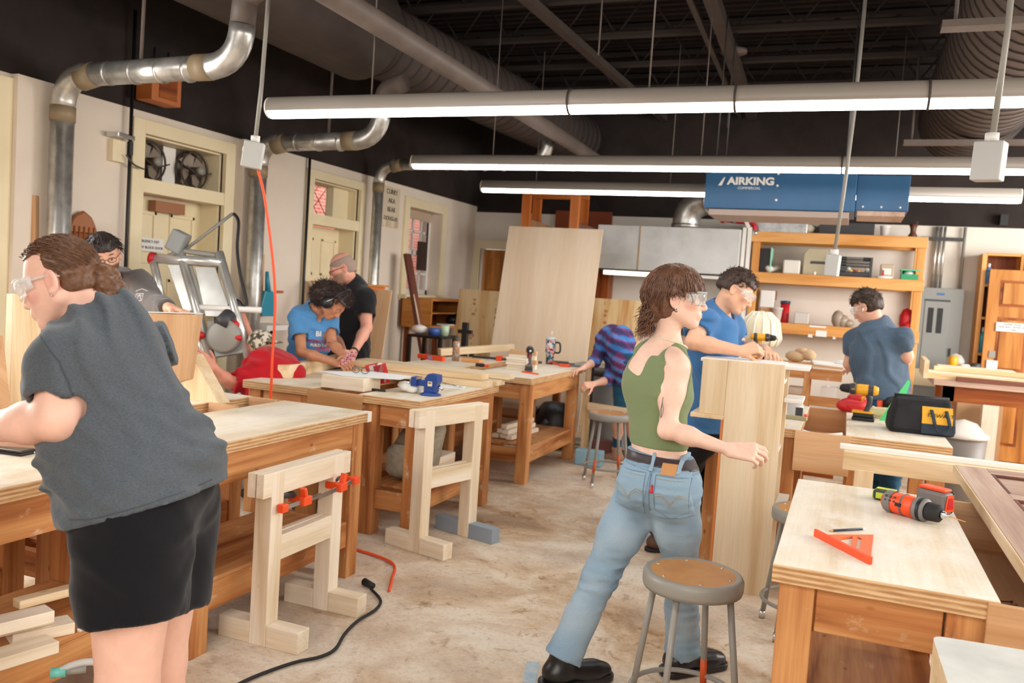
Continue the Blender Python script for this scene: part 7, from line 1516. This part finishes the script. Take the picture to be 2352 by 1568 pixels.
# ---------------- the other people
def q_of(F,px,py,d): return F['R'].T@(np.array(at(px,py,d))-np.array(tuple(F['hc'])))/F['s']
def project_mesh(o,tr,root,d,off=.003):       # lay a lettering mesh on a garment
    d=V(tuple(d)).normalized(); M_=o.matrix_basis.copy()
    for v in o.data.vertices:
        p=M_@v.co+root.location; h=tr.ray_cast(p-d*.4,d); v.co=(h[0]-d*off if h[0] is not None else p)-root.location
    o.matrix_basis=MX.Identity(4)
def mk_grey():
    P_=at; J=dict(neck=P_(250,742,2.33),chest=P_(237,880,2.30),waist=P_(278,1005,2.28),pelvis=P_(333,1108,2.26),shL=P_(158,838,2.15),elL=P_(132,962,2.10),wrL=P_(-55,985,2.26),shR=P_(322,808,2.50),elR=P_(190,990,2.66),wrR=P_(-20,1000,2.64),
      hiL=P_(308,1190,2.14),knL=P_(296,1650,2.12),anL=P_(292,2020,2.2),hiR=P_(378,1180,2.38),knR=P_(352,1630,2.32),anR=P_(345,1990,2.4))
    fw=nz(np.array(CR)*-.88+np.array(CF)*.47); fw[2]=0; hc=P_(138,646,2.32)
    hf=np.array(CR)*-.95-np.array(CF)*.05-np.array(CU)*.29; hu=np.array(CU)*.95-np.array(CR)*.30
    hd=np.array(J['wrL']-J['elL'])
    F=human('person in grey t-shirt and black shorts with low ponytail leaning on the left workbench',onZ(300,2080,0),J,fw,hc,hf,hu,.242,'#e6b8a4',dict(pe=.178,wa=.160,ch=.160,nk=.062,ua=.066,fa=.052,wr=.031,th=.118,ca=.072,flat=.86),
      [dict(w=J['wrL'],d=hd,nrm=(0,0,1),side=1,curl=(.3,.4,.3))],head_prims(1.04,1.12,.96),h=.009,hh=.0036,straight=True,cols=dict(lip='#b8706a',brow='#5a3f30',blush='#dd8c80'))
    o=F['o']; up=F['up']; rt=F['rt']
    m=cloth_mat('heather_grey','#50565c',.9,160,.22,(1,1,3.5))
    def dsp(P):
        q=P@np.stack([rt,fw,up],1).astype(f32); w_=np.clip((1.34-P[:,2])/.2,0,1); u_=np.clip((P[:,2]-1.10)/.2,0,1)
        return -.017*w_*crease(q,(-.15,.55,.85),11,1.2,4.)-.012*u_*crease(q,(.75,-.5,.42),13,1.,8.,4.)-.008*w_*crease(q,(.3,-.3,.9),19,1.,2.)-.003*(vnoise(q*24)-.5)
    tee=shirt(F,m,.020,.66,.078,P_(340,1152,2.27),np.array(CR)*.25-np.array(CU)*.97,
       .070,-.004,h=.0075,disp=dsp,drop=1.0,
       bulge=[cone(P_(330,1060,2.27),P_(338,1170,2.27),.172,.188,(fw,.88),.06),ell(V(J['waist'])+V(fw)*.06-V((0,0,.05)),(.115,.115,.115),k=.1),ell(V(J['hiL'])+V((0,0,.02)),(.155,.155,.16),k=.08),ell(V(J['hiR'])+V((0,0,.02)),(.155,.155,.16),k=.08)])
    # seams of sleeve and hem
    tr=bvh(tee); W['seam']=mat('grey_seam','#42474d',.9)
    e=lerp(J['shL'],J['elL'],.60); d=(V(J['elL'])-V(J['shL'])).normalized(); sd_=V(fw)
    stitch(o,tr,[P_(95,770,2.1),P_(128,792,2.1),P_(160,830,2.1),P_(178,880,2.1),P_(186,930,2.1)],CF,.0022,'seam','sleeve_seam',tee)
    stitch(o,tr,[P_(62,905,2.1),P_(115,922,2.1),P_(172,930,2.1)],CF,.0016,'seam','sleeve_hem_seam',tee)
    stitch(o,tr,[P_(200,1176,2.1),P_(280,1166,2.1),P_(360,1146,2.1),P_(440,1122,2.1),P_(490,1100,2.1)],CF,.0016,'seam','hem_seam',tee)
    sm=cloth_mat('black_shorts','#131318',.9,300,.2)
    pr=[cone(J['pelvis'],lerp(J['pelvis'],J['waist'],.2),.192,.17,(fw,.88),.05),cone(J['hiL'],P_(304,1412,2.13),.150,.132,None,.05,cap=True),cone(J['hiR'],P_(364,1392,2.34),.150,.135,None,.06,cap=True),plane(P_(335,1118,2.27),np.array(CU)*.97-np.array(CR)*.25)]
    pr.append(cone(P_(284,1425,1.9),P_(280,1370,2.0),.012,.002,None,.004,op='s'))
    sh_=flesh('shorts',pr,sm,o,.008,disp=folds(.003,(8,8,16)))
    hm=hair_mat('hair_auburn','#66452f',.6,.42); bun=q_of(F,238,646,2.34)
    R,s=F['R'],F['s']; c0=np.array(tuple(hc)); tie=q_of(F,208,634,2.34)
    hs=scalp_shell(hc,R,s,.018,.36,-.2,(ell((.36,-.04,-.06),(.10,.12,.16),k=.03,op='s'),ell((-.36,-.04,-.06),(.10,.12,.16),k=.03,op='s'),cone((0,-.25,.0),tuple(tie),.13,.07,k=.10)),1.0)
    flesh('hair',[hs],hm,o,.005,disp=lambda P:-.004*(vnoise(((P-A3(hc))@R.astype(f32))*np.array([70,14,70],f32))-.5)*2)
    flesh('ponytail',[ell(c0+R@(bun*s),(.046,.044,.052),k=.02),ell(c0+R@((bun+np.array([0,-.03,-.16]))*s),(.040,.036,.036),k=.03),cone(c0+R@(tie*s),c0+R@(bun*s),.026,.04,None,.02)],hm,o,.004,disp=lambda P:-.005*(vnoise(P*np.array([40,40,90],f32))-.5)*2)
    b=B(); tz=nz(bun-tie); e1=nz(np.cross(tz,[0,0,1])); e2=np.cross(tz,e1); b.tube([V(c0+R@((tie+tz*.03+(e1*math.cos(a)+e2*math.sin(a))*.115)*s))-o.location for a in [2*PI*i/20 for i in range(21)]],.0085,8,False); b.obj('hair_tie','rubber',o)
    rg=np.random.RandomState(9); roots=[]; rad=np.array([.345,.40,.38]); cc=np.array([0,-.05,.13])
    for i in range(1700):
        th=rg.rand()*2*PI; ph=math.acos(rg.uniform(-.6,1)); dq=np.array([math.sin(ph)*math.cos(th),math.sin(ph)*math.sin(th),math.cos(ph)]); q=cc+dq*rad*1.0
        if (q[1]>0 and q[2]<.33) or (q[1]>-.15 and q[2]<.08) or q[2]<-.16: continue
        if q[1]>.33 : continue
        roots.append((c0+R@(q*s),R@(tie-q),.7+.6*rg.rand()))
    def fl(p,d,t):
        q=R.T@(p-c0)/s; n_=(q-cc)/rad**2; n_/=np.linalg.norm(n_); l=math.sqrt((((q-cc)/rad)**2).sum()); dd=nz(tie-q); dd=dd-n_*(dd@n_)
        return R@(dd+n_*(1.035-l)*4)
    strands('hair_strands',o,hm,roots,fl,8,.011,.0013,3,curl=.001,jit=.12)
    roots=[(c0+R@((bun+rg.randn(3)*np.array([.06,.06,.07]))*s),R@(np.array([0,-.2,-1])+rg.randn(3)*.3),.6+.7*rg.rand()) for i in range(260)]
    strands('ponytail_strands',o,hm,roots,lambda p,d,t:np.array(d)+R@np.array([0,.9*t,-.1]),8,.0048,.0015,5,curl=.002,curlf=6,jit=.2)
    goggles(o,hc,R,s); b=B(); e_=V(c0+R@(np.array([-.37,-.03,-.2])*s))-o.location; b.ball(e_,.0028,8); b.obj('earring','chrome',o)
    for S_ in 'RL': shoe(F,J['an'+S_],fw,'rubber')
def mk_hoodie():
    P_=at; J=dict(neck=P_(255,656,4.9),chest=P_(275,740,4.95),waist=P_(285,900,4.98),pelvis=P_(285,1000,5.0),shL=P_(318,652,4.9),elL=P_(350,702,4.72),wrL=P_(392,708,4.42),shR=P_(200,655,5.0),elR=P_(180,770,4.95),wrR=P_(225,800,4.75),
      hiL=P_(305,1020,4.98),knL=P_(305,1190,4.95),anL=P_(305,1350,5.0),hiR=P_(260,1020,5.02),knR=P_(255,1190,5.0),anR=P_(250,1350,5.05))
    fw=np.array(CF)*-.95+np.array(CR)*.25; fw[2]=0; hc=P_(238,586,4.74)
    F=human('man in grey hooded sweatshirt with dark beard holding the upright wood block',onZ(280,1370,0),J,fw,hc,np.array(CF)*-.82+np.array(CR)*.56-np.array(CU)*.38,np.array(CU)*.9-np.array(CF)*.42,.245,'#d9a488',dict(pe=.16,wa=.155,ch=.165),
      [dict(w=J['wrL'],d=P_(425,716,4.40)-J['wrL'],nrm=np.array(CU)*.9+np.array(CF)*.1,side=1,fing=[(.5,.7,.4),(.5,.7,.4),(.55,.7,.4),(.6,.7,.4)],size=1.05)],hres=.0045,straight=True,cols=dict(beard='#33251d',brow='#2a1e18',blush='#cc8c76'))
    m=cloth_mat('charcoal_fleece','#625c5a',.95,140,.12); o=F['o']
    hood=[]; n=J['neck']; 
    for i in range(8):
        a=2*PI*i/8; a2=2*PI*(i+1)/8; r_=.088; g=lambda t: V(n)+V(F['rt'])*math.cos(t)*r_+V(fw)*math.sin(t)*r_*.9+V((0,0,.035-.045*math.sin(t)))
        hood.append(cone(g(a),g(a2),.038,.038,None,.02))
    shirt(F,m,.026,1.85,.07,P_(285,960,4.98),None,.07,.03,h=.010,disp=folds(.007,(9,9,18)),name='hooded_sweatshirt',extra=hood)
    pants(F,cloth_mat('jeans_dark','#2f3440'),leg=2,h=.014,name='jeans')
    hair(F,hair_mat('hair_dark','#2f2522',.3),.05,.22,-.1,500,.035,.0022,.003,jit=.5,yfront=.15,zf=.28)
    # emblem and sleeve letters
    tr=bvh([c for c in o.children if c.name.startswith('hooded')][0])
    W['print']=mat('print_pale','#b9b4b0',.8)
    for pts in ([(250,655),(275,655),(278,672),(250,675),(250,655)],[(252,672),(263,657),(275,672)],[(256,660),(272,660)],[(246,648),(262,642),(280,648)]): stitch(o,tr,[P_(x,y+12,4.4) for x,y in pts],CF,.003,'print','chest_emblem',o)
    for pts in ([(332,640),(336,652),(342,650)],[(342,640),(348,650)]): stitch(o,tr,[P_(x,y,4.4) for x,y in pts],CF,.004,'print','sleeve_letter',o)
    b=B(); R,s=F['R'],F['s']; g=lambda q: V(np.array(tuple(hc))+R@(np.array(q)*s))-o.location
    for sx in (-1,1): b.tube([g((sx*.12+.085*math.cos(a),.40,-.02+.055*math.sin(a))) for a in [2*PI*i/16 for i in range(17)]],.0018,5,False)
    b.tube([g((-.035,.41,0)),g((.035,.41,0))],.0018,5)
    for sx in (-1,1): b.tube([g((sx*.205,.40,0)),g((sx*.34,.1,.01)),g((sx*.36,-.05,-.01))],.0018,5)
    b.obj('spectacles','dgrey',o)
    for S_ in 'RL': shoe(F,J['an'+S_],fw,'rubber')
def mk_red():
    P_=at; J=dict(neck=P_(612,838,6.1),chest=P_(616,866,6.05),waist=P_(640,915,6.0),pelvis=P_(655,980,6.0),shL=P_(578,872,5.95),elL=P_(530,880,5.85),wrL=P_(492,845,5.75),shR=P_(618,846,6.25),elR=P_(580,800,6.3),wrR=P_(563,745,6.22),
      hiL=P_(640,1015,5.92),knL=P_(580,1030,5.80),anL=P_(600,1130,5.95),hiR=P_(655,1010,6.12),knR=P_(600,1030,6.15),anR=P_(640,1120,6.25))
    fw=np.array(CR)*-.8+np.array(CF)*.5; fw[2]=0; hc=P_(600,800,6.12)
    F=human('crouching person in red shirt and camouflage cap reaching up to the panel saw',onZ(630,1140,0),J,fw,hc,np.array(CR)*-.75+np.array(CF)*.5-np.array(CU)*.35,np.array(CU)*.93-np.array(CR)*.3,.245,'#d39078',dict(pe=.16,wa=.175,ch=.175),
      [dict(w=J['wrR'],d=P_(545,715,6.2)-J['wrR'],nrm=np.array(CF)*-.8+np.array(CR)*.5,side=-1,curl=(.4,.5,.4)),dict(w=J['wrL'],d=P_(470,825,5.72)-J['wrL'],nrm=np.array(CF)*-.6+np.array(CU)*.5,side=1,curl=(.3,.4,.3))],hh=.006,hres=.0055,h=.012)
    o=F['o']; shirt(F,cloth_mat('red_knit','#b01822',.9),.025,.95,.068,P_(645,985,6.0),None,h=.011,disp=folds(.014,(8,8,16)),name='red_shirt',extra=[ell(lerp(J['chest'],J['waist'],.3)-V(fw)*.05+V((0,0,.03)),(.19,.19,.19),k=.08)])
    pants(F,cloth_mat('jeans_blue','#4b5a6c'),leg=2,h=.014,name='jeans')
    R,s=F['R'],F['s']
    cp=dict(scalp_shell(hc,R,s,.06,.30,-.02)); 
    def camo(P):
        v=vnoise(P*38); u_=vnoise(P*52+9); c=np.tile(np.array(lin('#c9bfae')[:3]),(len(P),1)); c[v>.55]=lin('#6b6b50')[:3]; c[(u_>.6)]=lin('#4a4236')[:3]; return c
    W['camo']=vcol_mat('camouflage',.9); cap=flesh('cap',[cp],'camo',o,.007,colf=camo); g=lambda q: V(np.array(tuple(hc))+R@(np.array(q)*s))
    flesh('cap_brim',[ell(np.array(tuple(g((0,-.52,.02)))),(.085,.06,.012),None,k=0)],W['camo'],cap,.005,colf=camo)
    for S_ in 'RL': shoe(F,J['an'+S_],fw,'rubber')
def mk_bluew():
    P_=at; J=dict(neck=P_(728,706,6.5),chest=P_(716,765,6.5),waist=P_(700,838,6.56),pelvis=P_(690,900,6.6),shR=P_(686,728,6.42),elR=P_(692,808,6.25),wrR=P_(776,834,6.12),shL=P_(756,732,6.55),elL=P_(762,788,6.42),wrL=P_(795,820,6.2),
      hiR=P_(675,920,6.5),knR=P_(680,1020,6.5),anR=P_(680,1125,6.55),hiL=P_(710,920,6.68),knL=P_(715,1020,6.68),anL=P_(715,1115,6.7))
    fw=np.array(CR)*.45-np.array(CF)*.85; fw[2]=0; hc=P_(768,696,6.38)
    F=human('woman in bright blue t-shirt with black ear muffs bent over the vise workbench',onZ(695,1130,0),J,fw,hc,np.array(CR)*.55-np.array(CU)*.78-np.array(CF)*.2,np.array(CR)*.72+np.array(CU)*.62-np.array(CF)*.1,.235,'#b98060',dict(pe=.145,wa=.12,ch=.135,nk=.05,ua=.046,fa=.036,wr=.025),
      [dict(w=J['wrR'],d=P_(800,838,6.02)-J['wrR'],nrm=np.array(CU)*.8-np.array(CF)*.4,side=-1,curl=(.4,.5,.4)),dict(w=J['wrL'],d=P_(808,832,6.1)-J['wrL'],nrm=np.array(CU)*.6+np.array(CR)*.5,side=1,curl=(.5,.5,.4))],hh=.005,hres=.005,straight=True,cols=dict(brow='#3a2820',lip='#8a5048'))
    o=F['o']; t=shirt(F,cloth_mat('blue_tee','#4f86b8',.9,200,.15),.02,.6,.068,P_(698,868,6.5),None,.07,.03,h=.009,disp=folds(.006,(10,10,22)),drop=.8,extra=[cone(V(J['neck'])+V(fw)*.1+V((0,0,.03)),V(J['neck'])+V(fw)*.135-V((0,0,.14)),.055,.012,None,.01,op='s')])
    tr=bvh(t); o_=o
    for tx,px,py,sz,mm in (('BNG',735,767,.055,W['white']),('WOMEN BUILD',726,784,.026,mat('print_red','#b03a5a',.8)),('BUILD DAY',726,793,.028,W['white']),('TEAM',728,802,.04,mat('print_red2','#c04a6a',.8))):
        p=P_(px,py,6.3)-o.location; ex=(V(F['rt'])*-1); x=text(tx,sz,p,ex,(0,0,1),mm,'shirt_print',o,.0005,1,.001); project_mesh(x,tr,o,CF)
    pants(F,cloth_mat('jeans_navy','#2c3342'),leg=2,h=.014,name='jeans')
    hm=hair_mat('hair_curly_dark','#33231f',.35,.6)
    hair(F,hm,.11,.33,-.45,1100,.03,.0028,.009,jit=.8,extra=(ell((0,-.46,-.08),(.50,.40,.46),k=.12),),nseg=6,yfront=.2,zf=.34)
    rg=np.random.RandomState(4); R,s=F['R'],F['s']; rt_=[]
    for i in range(900):
        d=nz(rg.randn(3)); q=np.array([0,-.46,-.08])+d*np.array([.5,.4,.46])*.97
        if q[1]<-.1: rt_.append((np.array(tuple(hc))+R@(q*s),R@(d+rg.randn(3)*.9),.6+.8*rg.rand()))
    strands('hair_strands',o,hm,rt_,lambda p,d,t:np.array(d)*.9,6,.005,.0028,6,curl=.009,curlf=7,jit=.8)
    # ear muffs
    R,s=F['R'],F['s']; g=lambda q: V(np.array(tuple(hc))+R@(np.array(q)*s))-o.location
    e=thing  # the muffs are worn: a child of the person
    b=B(); b.tube([g((.45*math.cos(a),.05-.08*math.sin(a),.02+.62*math.sin(a))) for a in [PI*i/16 for i in range(17)]],.009,8); hb=b.obj('ear_muffs','black',o)
    for sx in (-1,1):
        b=B(); c=g((sx*.43,.0,-.06)); d=(g((sx*.6,.0,-.06))-c).normalized(); b.lathe([(.026,-.02),(.045,-.012),(.047,.006),(.040,.02),(.0,.026)],c,d,n=20); b.obj('ear_cup','black',hb)
        b=B(); b.tube([g((sx*.45,.04,.2)),g((sx*.54,.03,.05)),g((sx*.54,.0,-.06))],.004,6); b.obj('cup_wire','chrome',hb)
    b=B(); b.tube([g((.36*math.sin(a),.02+.34*math.cos(a),.30)) for a in [-1.2+2.4*i/12 for i in range(13)]],.012,6); b.obj('pushed_up_glasses','dgrey',o)
    b=B(); b.prism([(-.09,-.05),(.05,-.03),(.07,.03),(.0,.06)],-.004,.004,P_(800,822,5.95)-V(o.location),np.array(CR)*.9+np.array(CU)*.3,np.array(CU)*.8-np.array(CF)*.5,np.array(CF)); b.obj('bandana',blotch('bandana_red',[(.42,'#c01c34'),(.52,'#e8d8d8'),(.58,'#a81830')],60,.8),o)
    for S_ in 'RL': shoe(F,J['an'+S_],fw,'rubber')
def mk_black():
    P_=at; J=dict(neck=P_(808,650,7.1),chest=P_(812,712,7.12),waist=P_(800,800,7.12),pelvis=P_(800,870,7.15),shL=P_(838,685,6.98),elL=P_(842,752,6.9),wrL=P_(812,810,6.55),shR=P_(775,672,7.32),elR=P_(760,745,7.2),wrR=P_(792,815,6.75),
      hiL=P_(815,890,7.08),knL=P_(815,990,7.05),anL=P_(815,1080,7.1),hiR=P_(785,885,7.28),knR=P_(780,985,7.3),anR=P_(780,1072,7.32))
    fw=np.array(CR)*-.7-np.array(CF)*.55; fw[2]=0; hc=P_(786,617,7.02)
    F=human('balding man with spectacles in black t-shirt behind the woman with ear muffs',onZ(800,1085,0),J,fw,hc,np.array(CR)*-.86-np.array(CF)*.2-np.array(CU)*.33,np.array(CU)*.93-np.array(CR)*.3,.262,'#dda08a',dict(pe=.165,wa=.17,ch=.175,ua=.058,fa=.045),
      [dict(w=J['wrL'],d=P_(800,832,6.4)-J['wrL'],nrm=np.array(CU)*.5+np.array(CR)*.7,side=1,curl=(.5,.5,.4)),dict(w=J['wrR'],d=P_(795,835,6.6)-J['wrR'],nrm=np.array(CU)*.7,side=-1,curl=(.5,.5,.4))],hh=.006,hres=.0055,h=.011,straight=True,cols=dict(beard='#8a6a58',brow='#8a5a40',blush='#cc7c6c'))
    o=F['o']; shirt(F,cloth_mat('black_tee','#1c1b1e',.9),.025,.62,.078,P_(800,880,7.1),None,.07,.02,h=.010,disp=folds(.006),drop=.9)
    pants(F,cloth_mat('trousers_black','#17171a'),leg=2,h=.014)
    R,s=F['R'],F['s']; flesh('hair',[dict(scalp_shell(hc,R,s,.012,.10,-.22,(ell((0,.0,.5),(.34,.42,.33),k=.05,op='s'),ell((-.36,-.04,-.06),(.1,.11,.14),k=.03,op='s'),ell((.36,-.04,-.06),(.1,.11,.14),k=.03,op='s'))))],hair_mat('hair_grey_stubble','#9a8478',.2,.7),o,.006)
    g=lambda q: V(np.array(tuple(hc))+R@(np.array(q)*s))-o.location; b=B()
    for sx in (-1,1): b.tube([g((sx*.12+.09*math.cos(a),.41,-.02+.06*math.sin(a))) for a in [2*PI*i/16 for i in range(17)]],.003,5,False); b.tube([g((sx*.21,.40,.0)),g((sx*.36,-.05,-.01))],.003,5)
    b.obj('spectacles',mat('tortoise','#8a4a2c',.4),o); b=B(); c=J['wrL']; d=(J['wrL']-J['elL']).normalized(); b.lathe([(.032,-.012),(.034,0),(.032,.012)],c-d*.02-o.location,d,n=18,cap=False); b.obj('watch','black',o)
    for S_ in 'RL': shoe(F,J['an'+S_],fw,'rubber')
def mk_plaid():
    P_=at; J=dict(neck=P_(1398,800,8.45),chest=P_(1404,784,8.35),waist=P_(1425,786,8.12),pelvis=P_(1442,830,8.02),shL=P_(1382,800,8.38),elL=P_(1366,830,8.12),wrL=P_(1338,846,7.98),shR=P_(1408,832,8.3),elR=P_(1398,872,8.08),wrR=P_(1362,882,7.95),
      hiL=P_(1428,850,8.12),knL=P_(1424,950,8.1),anL=P_(1416,1030,8.22),hiR=P_(1456,855,8.05),knR=P_(1452,955,8.15),anR=P_(1446,1022,8.4))
    fw=np.array(CR)*-.6+np.array(CF)*.6; fw[2]=0; hc=P_(1412,838,8.55)
    F=human('person in plaid shirt bent far over beyond the tumbler workbench',onZ(1420,1045,0),J,fw,hc,np.array(CU)*-.8-np.array(CR)*.3,np.array(CF)*.8-np.array(CU)*.5,.23,'#dfae96',dict(pe=.15,wa=.12,ch=.13,ua=.045,fa=.036,wr=.025,flat=.8,th=.08),
      [dict(w=J['wrL'],d=P_(1318,850,7.9)-J['wrL'],nrm=np.array(CU)*.9,side=1,curl=(.4,.5,.4)),dict(w=J['wrR'],d=P_(1336,886,7.88)-J['wrR'],nrm=np.array(CU)*.5-np.array(CF)*.6,side=-1,fing=[(.9,.9,.5)]*4)],hh=.008,hres=.006,h=.012)
    o=F['o']
    def plaid(P):
        q=P@np.stack([F['rt'],fw,np.array([0,0,1.])],1).astype(f32); a=np.sin(q[:,0]*70+q[:,1]*25)+.4*np.sin(q[:,0]*140+1); b_=np.sin((q[:,2]-q[:,1]*.3)*66); c=np.tile(np.array(lin('#4a3f7a')[:3]),(len(P),1))
        def bl(m_,x,w_=.8): 
            nonlocal c; c[m_]=c[m_]*(1-w_)+np.array(lin(x)[:3])*w_
        bl(a>.5,'#8a3f78'); bl(b_>.35,'#2a2436',.6); bl((b_<-.5),'#3f86c4',.75); bl((a<-.7)&(b_<.2),'#2d6cb0',.7); return c
    W['plaid']=vcol_mat('plaid_cloth',.9)
    tail=[cone(P_(1412,800,8.1),P_(1425,880,7.98),.07,.035,None,.04),cone(P_(1430,790,8.1),P_(1440,850,8.0),.09,.09,None,.05)]
    shirt(F,'plaid',.022,1.25,.055,None,None,.07,.02,h=.010,disp=folds(.007,(10,10,10)),colf=plaid,name='plaid_shirt',extra=tail)
    pants(F,cloth_mat('jeans_teal','#1e4a62'),leg=1.95,ra=.042,rk=.055,h=.012,name='leggings')
    hair(F,hair_mat('hair_plaid','#4a3428'),.05,.3,-.2,150,.05,.003)
    for S_ in 'RL': 
        shoe(F,J['an'+S_],fw,mat('shoe_tan','#a5806a',.7),mat('shoe_sole','#d8d0c4',.7)); b=B(); a=J['an'+S_]-o.location; b.cyl(a-V((0,0,.03)),a+V((0,0,.035)),.045,.04,n=14); b.obj('sock',mat('sock_pink','#d84a62',.8),o)
def mk_blueman():
    P_=at; J=dict(neck=P_(1650,718,5.15),chest=P_(1638,795,5.2),waist=P_(1632,905,5.28),pelvis=P_(1622,985,5.32),shR=P_(1612,745,5.02),elR=P_(1592,785,4.92),wrR=P_(1700,806,4.84),shL=P_(1676,748,5.35),elL=P_(1700,800,5.42),wrL=P_(1757,803,5.2),
      hiR=P_(1598,1010,5.25),knR=P_(1562,1125,5.3),anR=P_(1516,1228,5.42),hiL=P_(1632,1010,5.42),knL=P_(1615,1120,5.45),anL=P_(1604,1224,5.5))
    fw=np.array(CR)*.82-np.array(CF)*.2; fw[2]=0; hc=P_(1692,668,5.08)
    F=human('man in royal blue t-shirt and goggles leaning on top of the pine bookcase',onZ(1565,1240,0),J,fw,hc,np.array(CR)*.80-np.array(CF)*.25-np.array(CU)*.5,np.array(CU)*.86+np.array(CR)*.45,.25,'#dfae90',dict(pe=.15,wa=.145,ch=.165,ua=.058,fa=.045,wr=.031),
      [dict(w=J['wrR'],d=P_(1740,796,4.82)-J['wrR'],nrm=np.array(CU)*.7-np.array(CF)*.7,side=1,fing=[(1.0,1.1,.7)]*4,size=1.05,thumb=(.4,.8)),dict(w=J['wrL'],d=P_(1790,822,5.0)-J['wrL'],nrm=np.array(CU)*.95+np.array(CR)*.2,side=-1,fing=[(.6,.7,.4),(.6,.7,.4),(.65,.7,.4),(.7,.7,.4)],size=1.05)],hh=.0042,hres=.0042,cols=dict(brow='#33241c',blush='#d08a74'))
    o=F['o']; shirt(F,cloth_mat('royal_blue_tee','#3f6fa2',.9,200,.12),.024,.62,.078,P_(1625,988,5.28),None,.075,.02,h=.008,disp=folds(.009,(9,9,9)),drop=.95)
    pants(F,cloth_mat('trousers_black2','#1b191b'),leg=2,h=.011,ra=.075)
    hair(F,hair_mat('hair_curly_brown','#3f2f28',.4,.55),.065,.26,-.12,900,.020,.0026,.008,jit=.8,yfront=.2,zf=.31,lift=.2)
    goggles(o,hc,F['R'],F['s'])
    for S_ in 'RL': shoe(F,J['an'+S_],np.array(CR)*.9+np.array(CF)*.1,mat('boot_brown2','#5a3d2a',.6),'rubber')
def mk_navy():
    P_=at; J=dict(neck=P_(2013,748,6.4),chest=P_(2018,815,6.4),waist=P_(2026,895,6.36),pelvis=P_(2034,960,6.35),shL=P_(1966,782,6.5),elL=P_(1951,836,6.52),wrL=P_(1968,850,6.76),shR=P_(2070,780,6.28),elR=P_(2084,818,6.3),wrR=P_(2066,850,6.55),
      hiL=P_(2012,975,6.4),knL=P_(2012,1085,6.4),anL=P_(2010,1190,6.45),hiR=P_(2055,980,6.3),knR=P_(2058,1090,6.3),anR=P_(2058,1195,6.35))
    fw=np.array(CR)*-.35+np.array(CF)*.9; fw[2]=0; hc=P_(1990,704,6.42)
    F=human('man in dark blue t-shirt seen from behind at the scrap cart by the shelving',onZ(2035,1205,0),J,fw,hc,np.array(CR)*-.62+np.array(CF)*.62-np.array(CU)*.42,np.array(CU)*.93-np.array(CR)*.2+np.array(CF)*.2,.25,'#dca890',dict(pe=.165,wa=.17,ch=.19,ua=.058,fa=.043,flat=.7),
      [dict(w=J['wrL'],d=np.array(CF)*.9-np.array(CR)*.3,nrm=np.array(CU)*.9,side=1),dict(w=J['wrR'],d=np.array(CF)*.8-np.array(CR)*.4,nrm=np.array(CU)*.9,side=-1)],hh=.0055,hres=.006,h=.010,straight=True,cols=dict(brow='#2a1e1a'))
    o=F['o']; shirt(F,cloth_mat('navy_heather_tee','#47586a',.9,180,.2),.022,.62,.072,P_(2035,915,6.36),None,.07,.0,h=.008,disp=folds(.008,(9,9,9),np.array([[1,0,.5],[0,1,0],[-.5,0,1]],f32)),drop=.7)
    pants(F,cloth_mat('jeans_petrol','#1f4a66'),leg=2,h=.013,name='jeans')
    hair(F,hair_mat('hair_wavy_dark','#38291f',.4,.5),.065,.24,-.26,800,.022,.0026,.006,jit=.6,yfront=.1,zf=.27)
    goggles(o,hc,F['R'],F['s']); b=B(); R,s=F['R'],F['s']; b.ball(V(np.array(tuple(hc))+R@(np.array([-.37,.0,-.12])*s))-o.location,(.007,.009,.014),8); b.obj('earbud','white',o)
    for S_ in 'RL': shoe(F,J['an'+S_],fw,'rubber')
for f_ in (mk_grey,mk_hoodie,mk_red,mk_bluew,mk_black,mk_plaid,mk_blueman,mk_navy): f_()
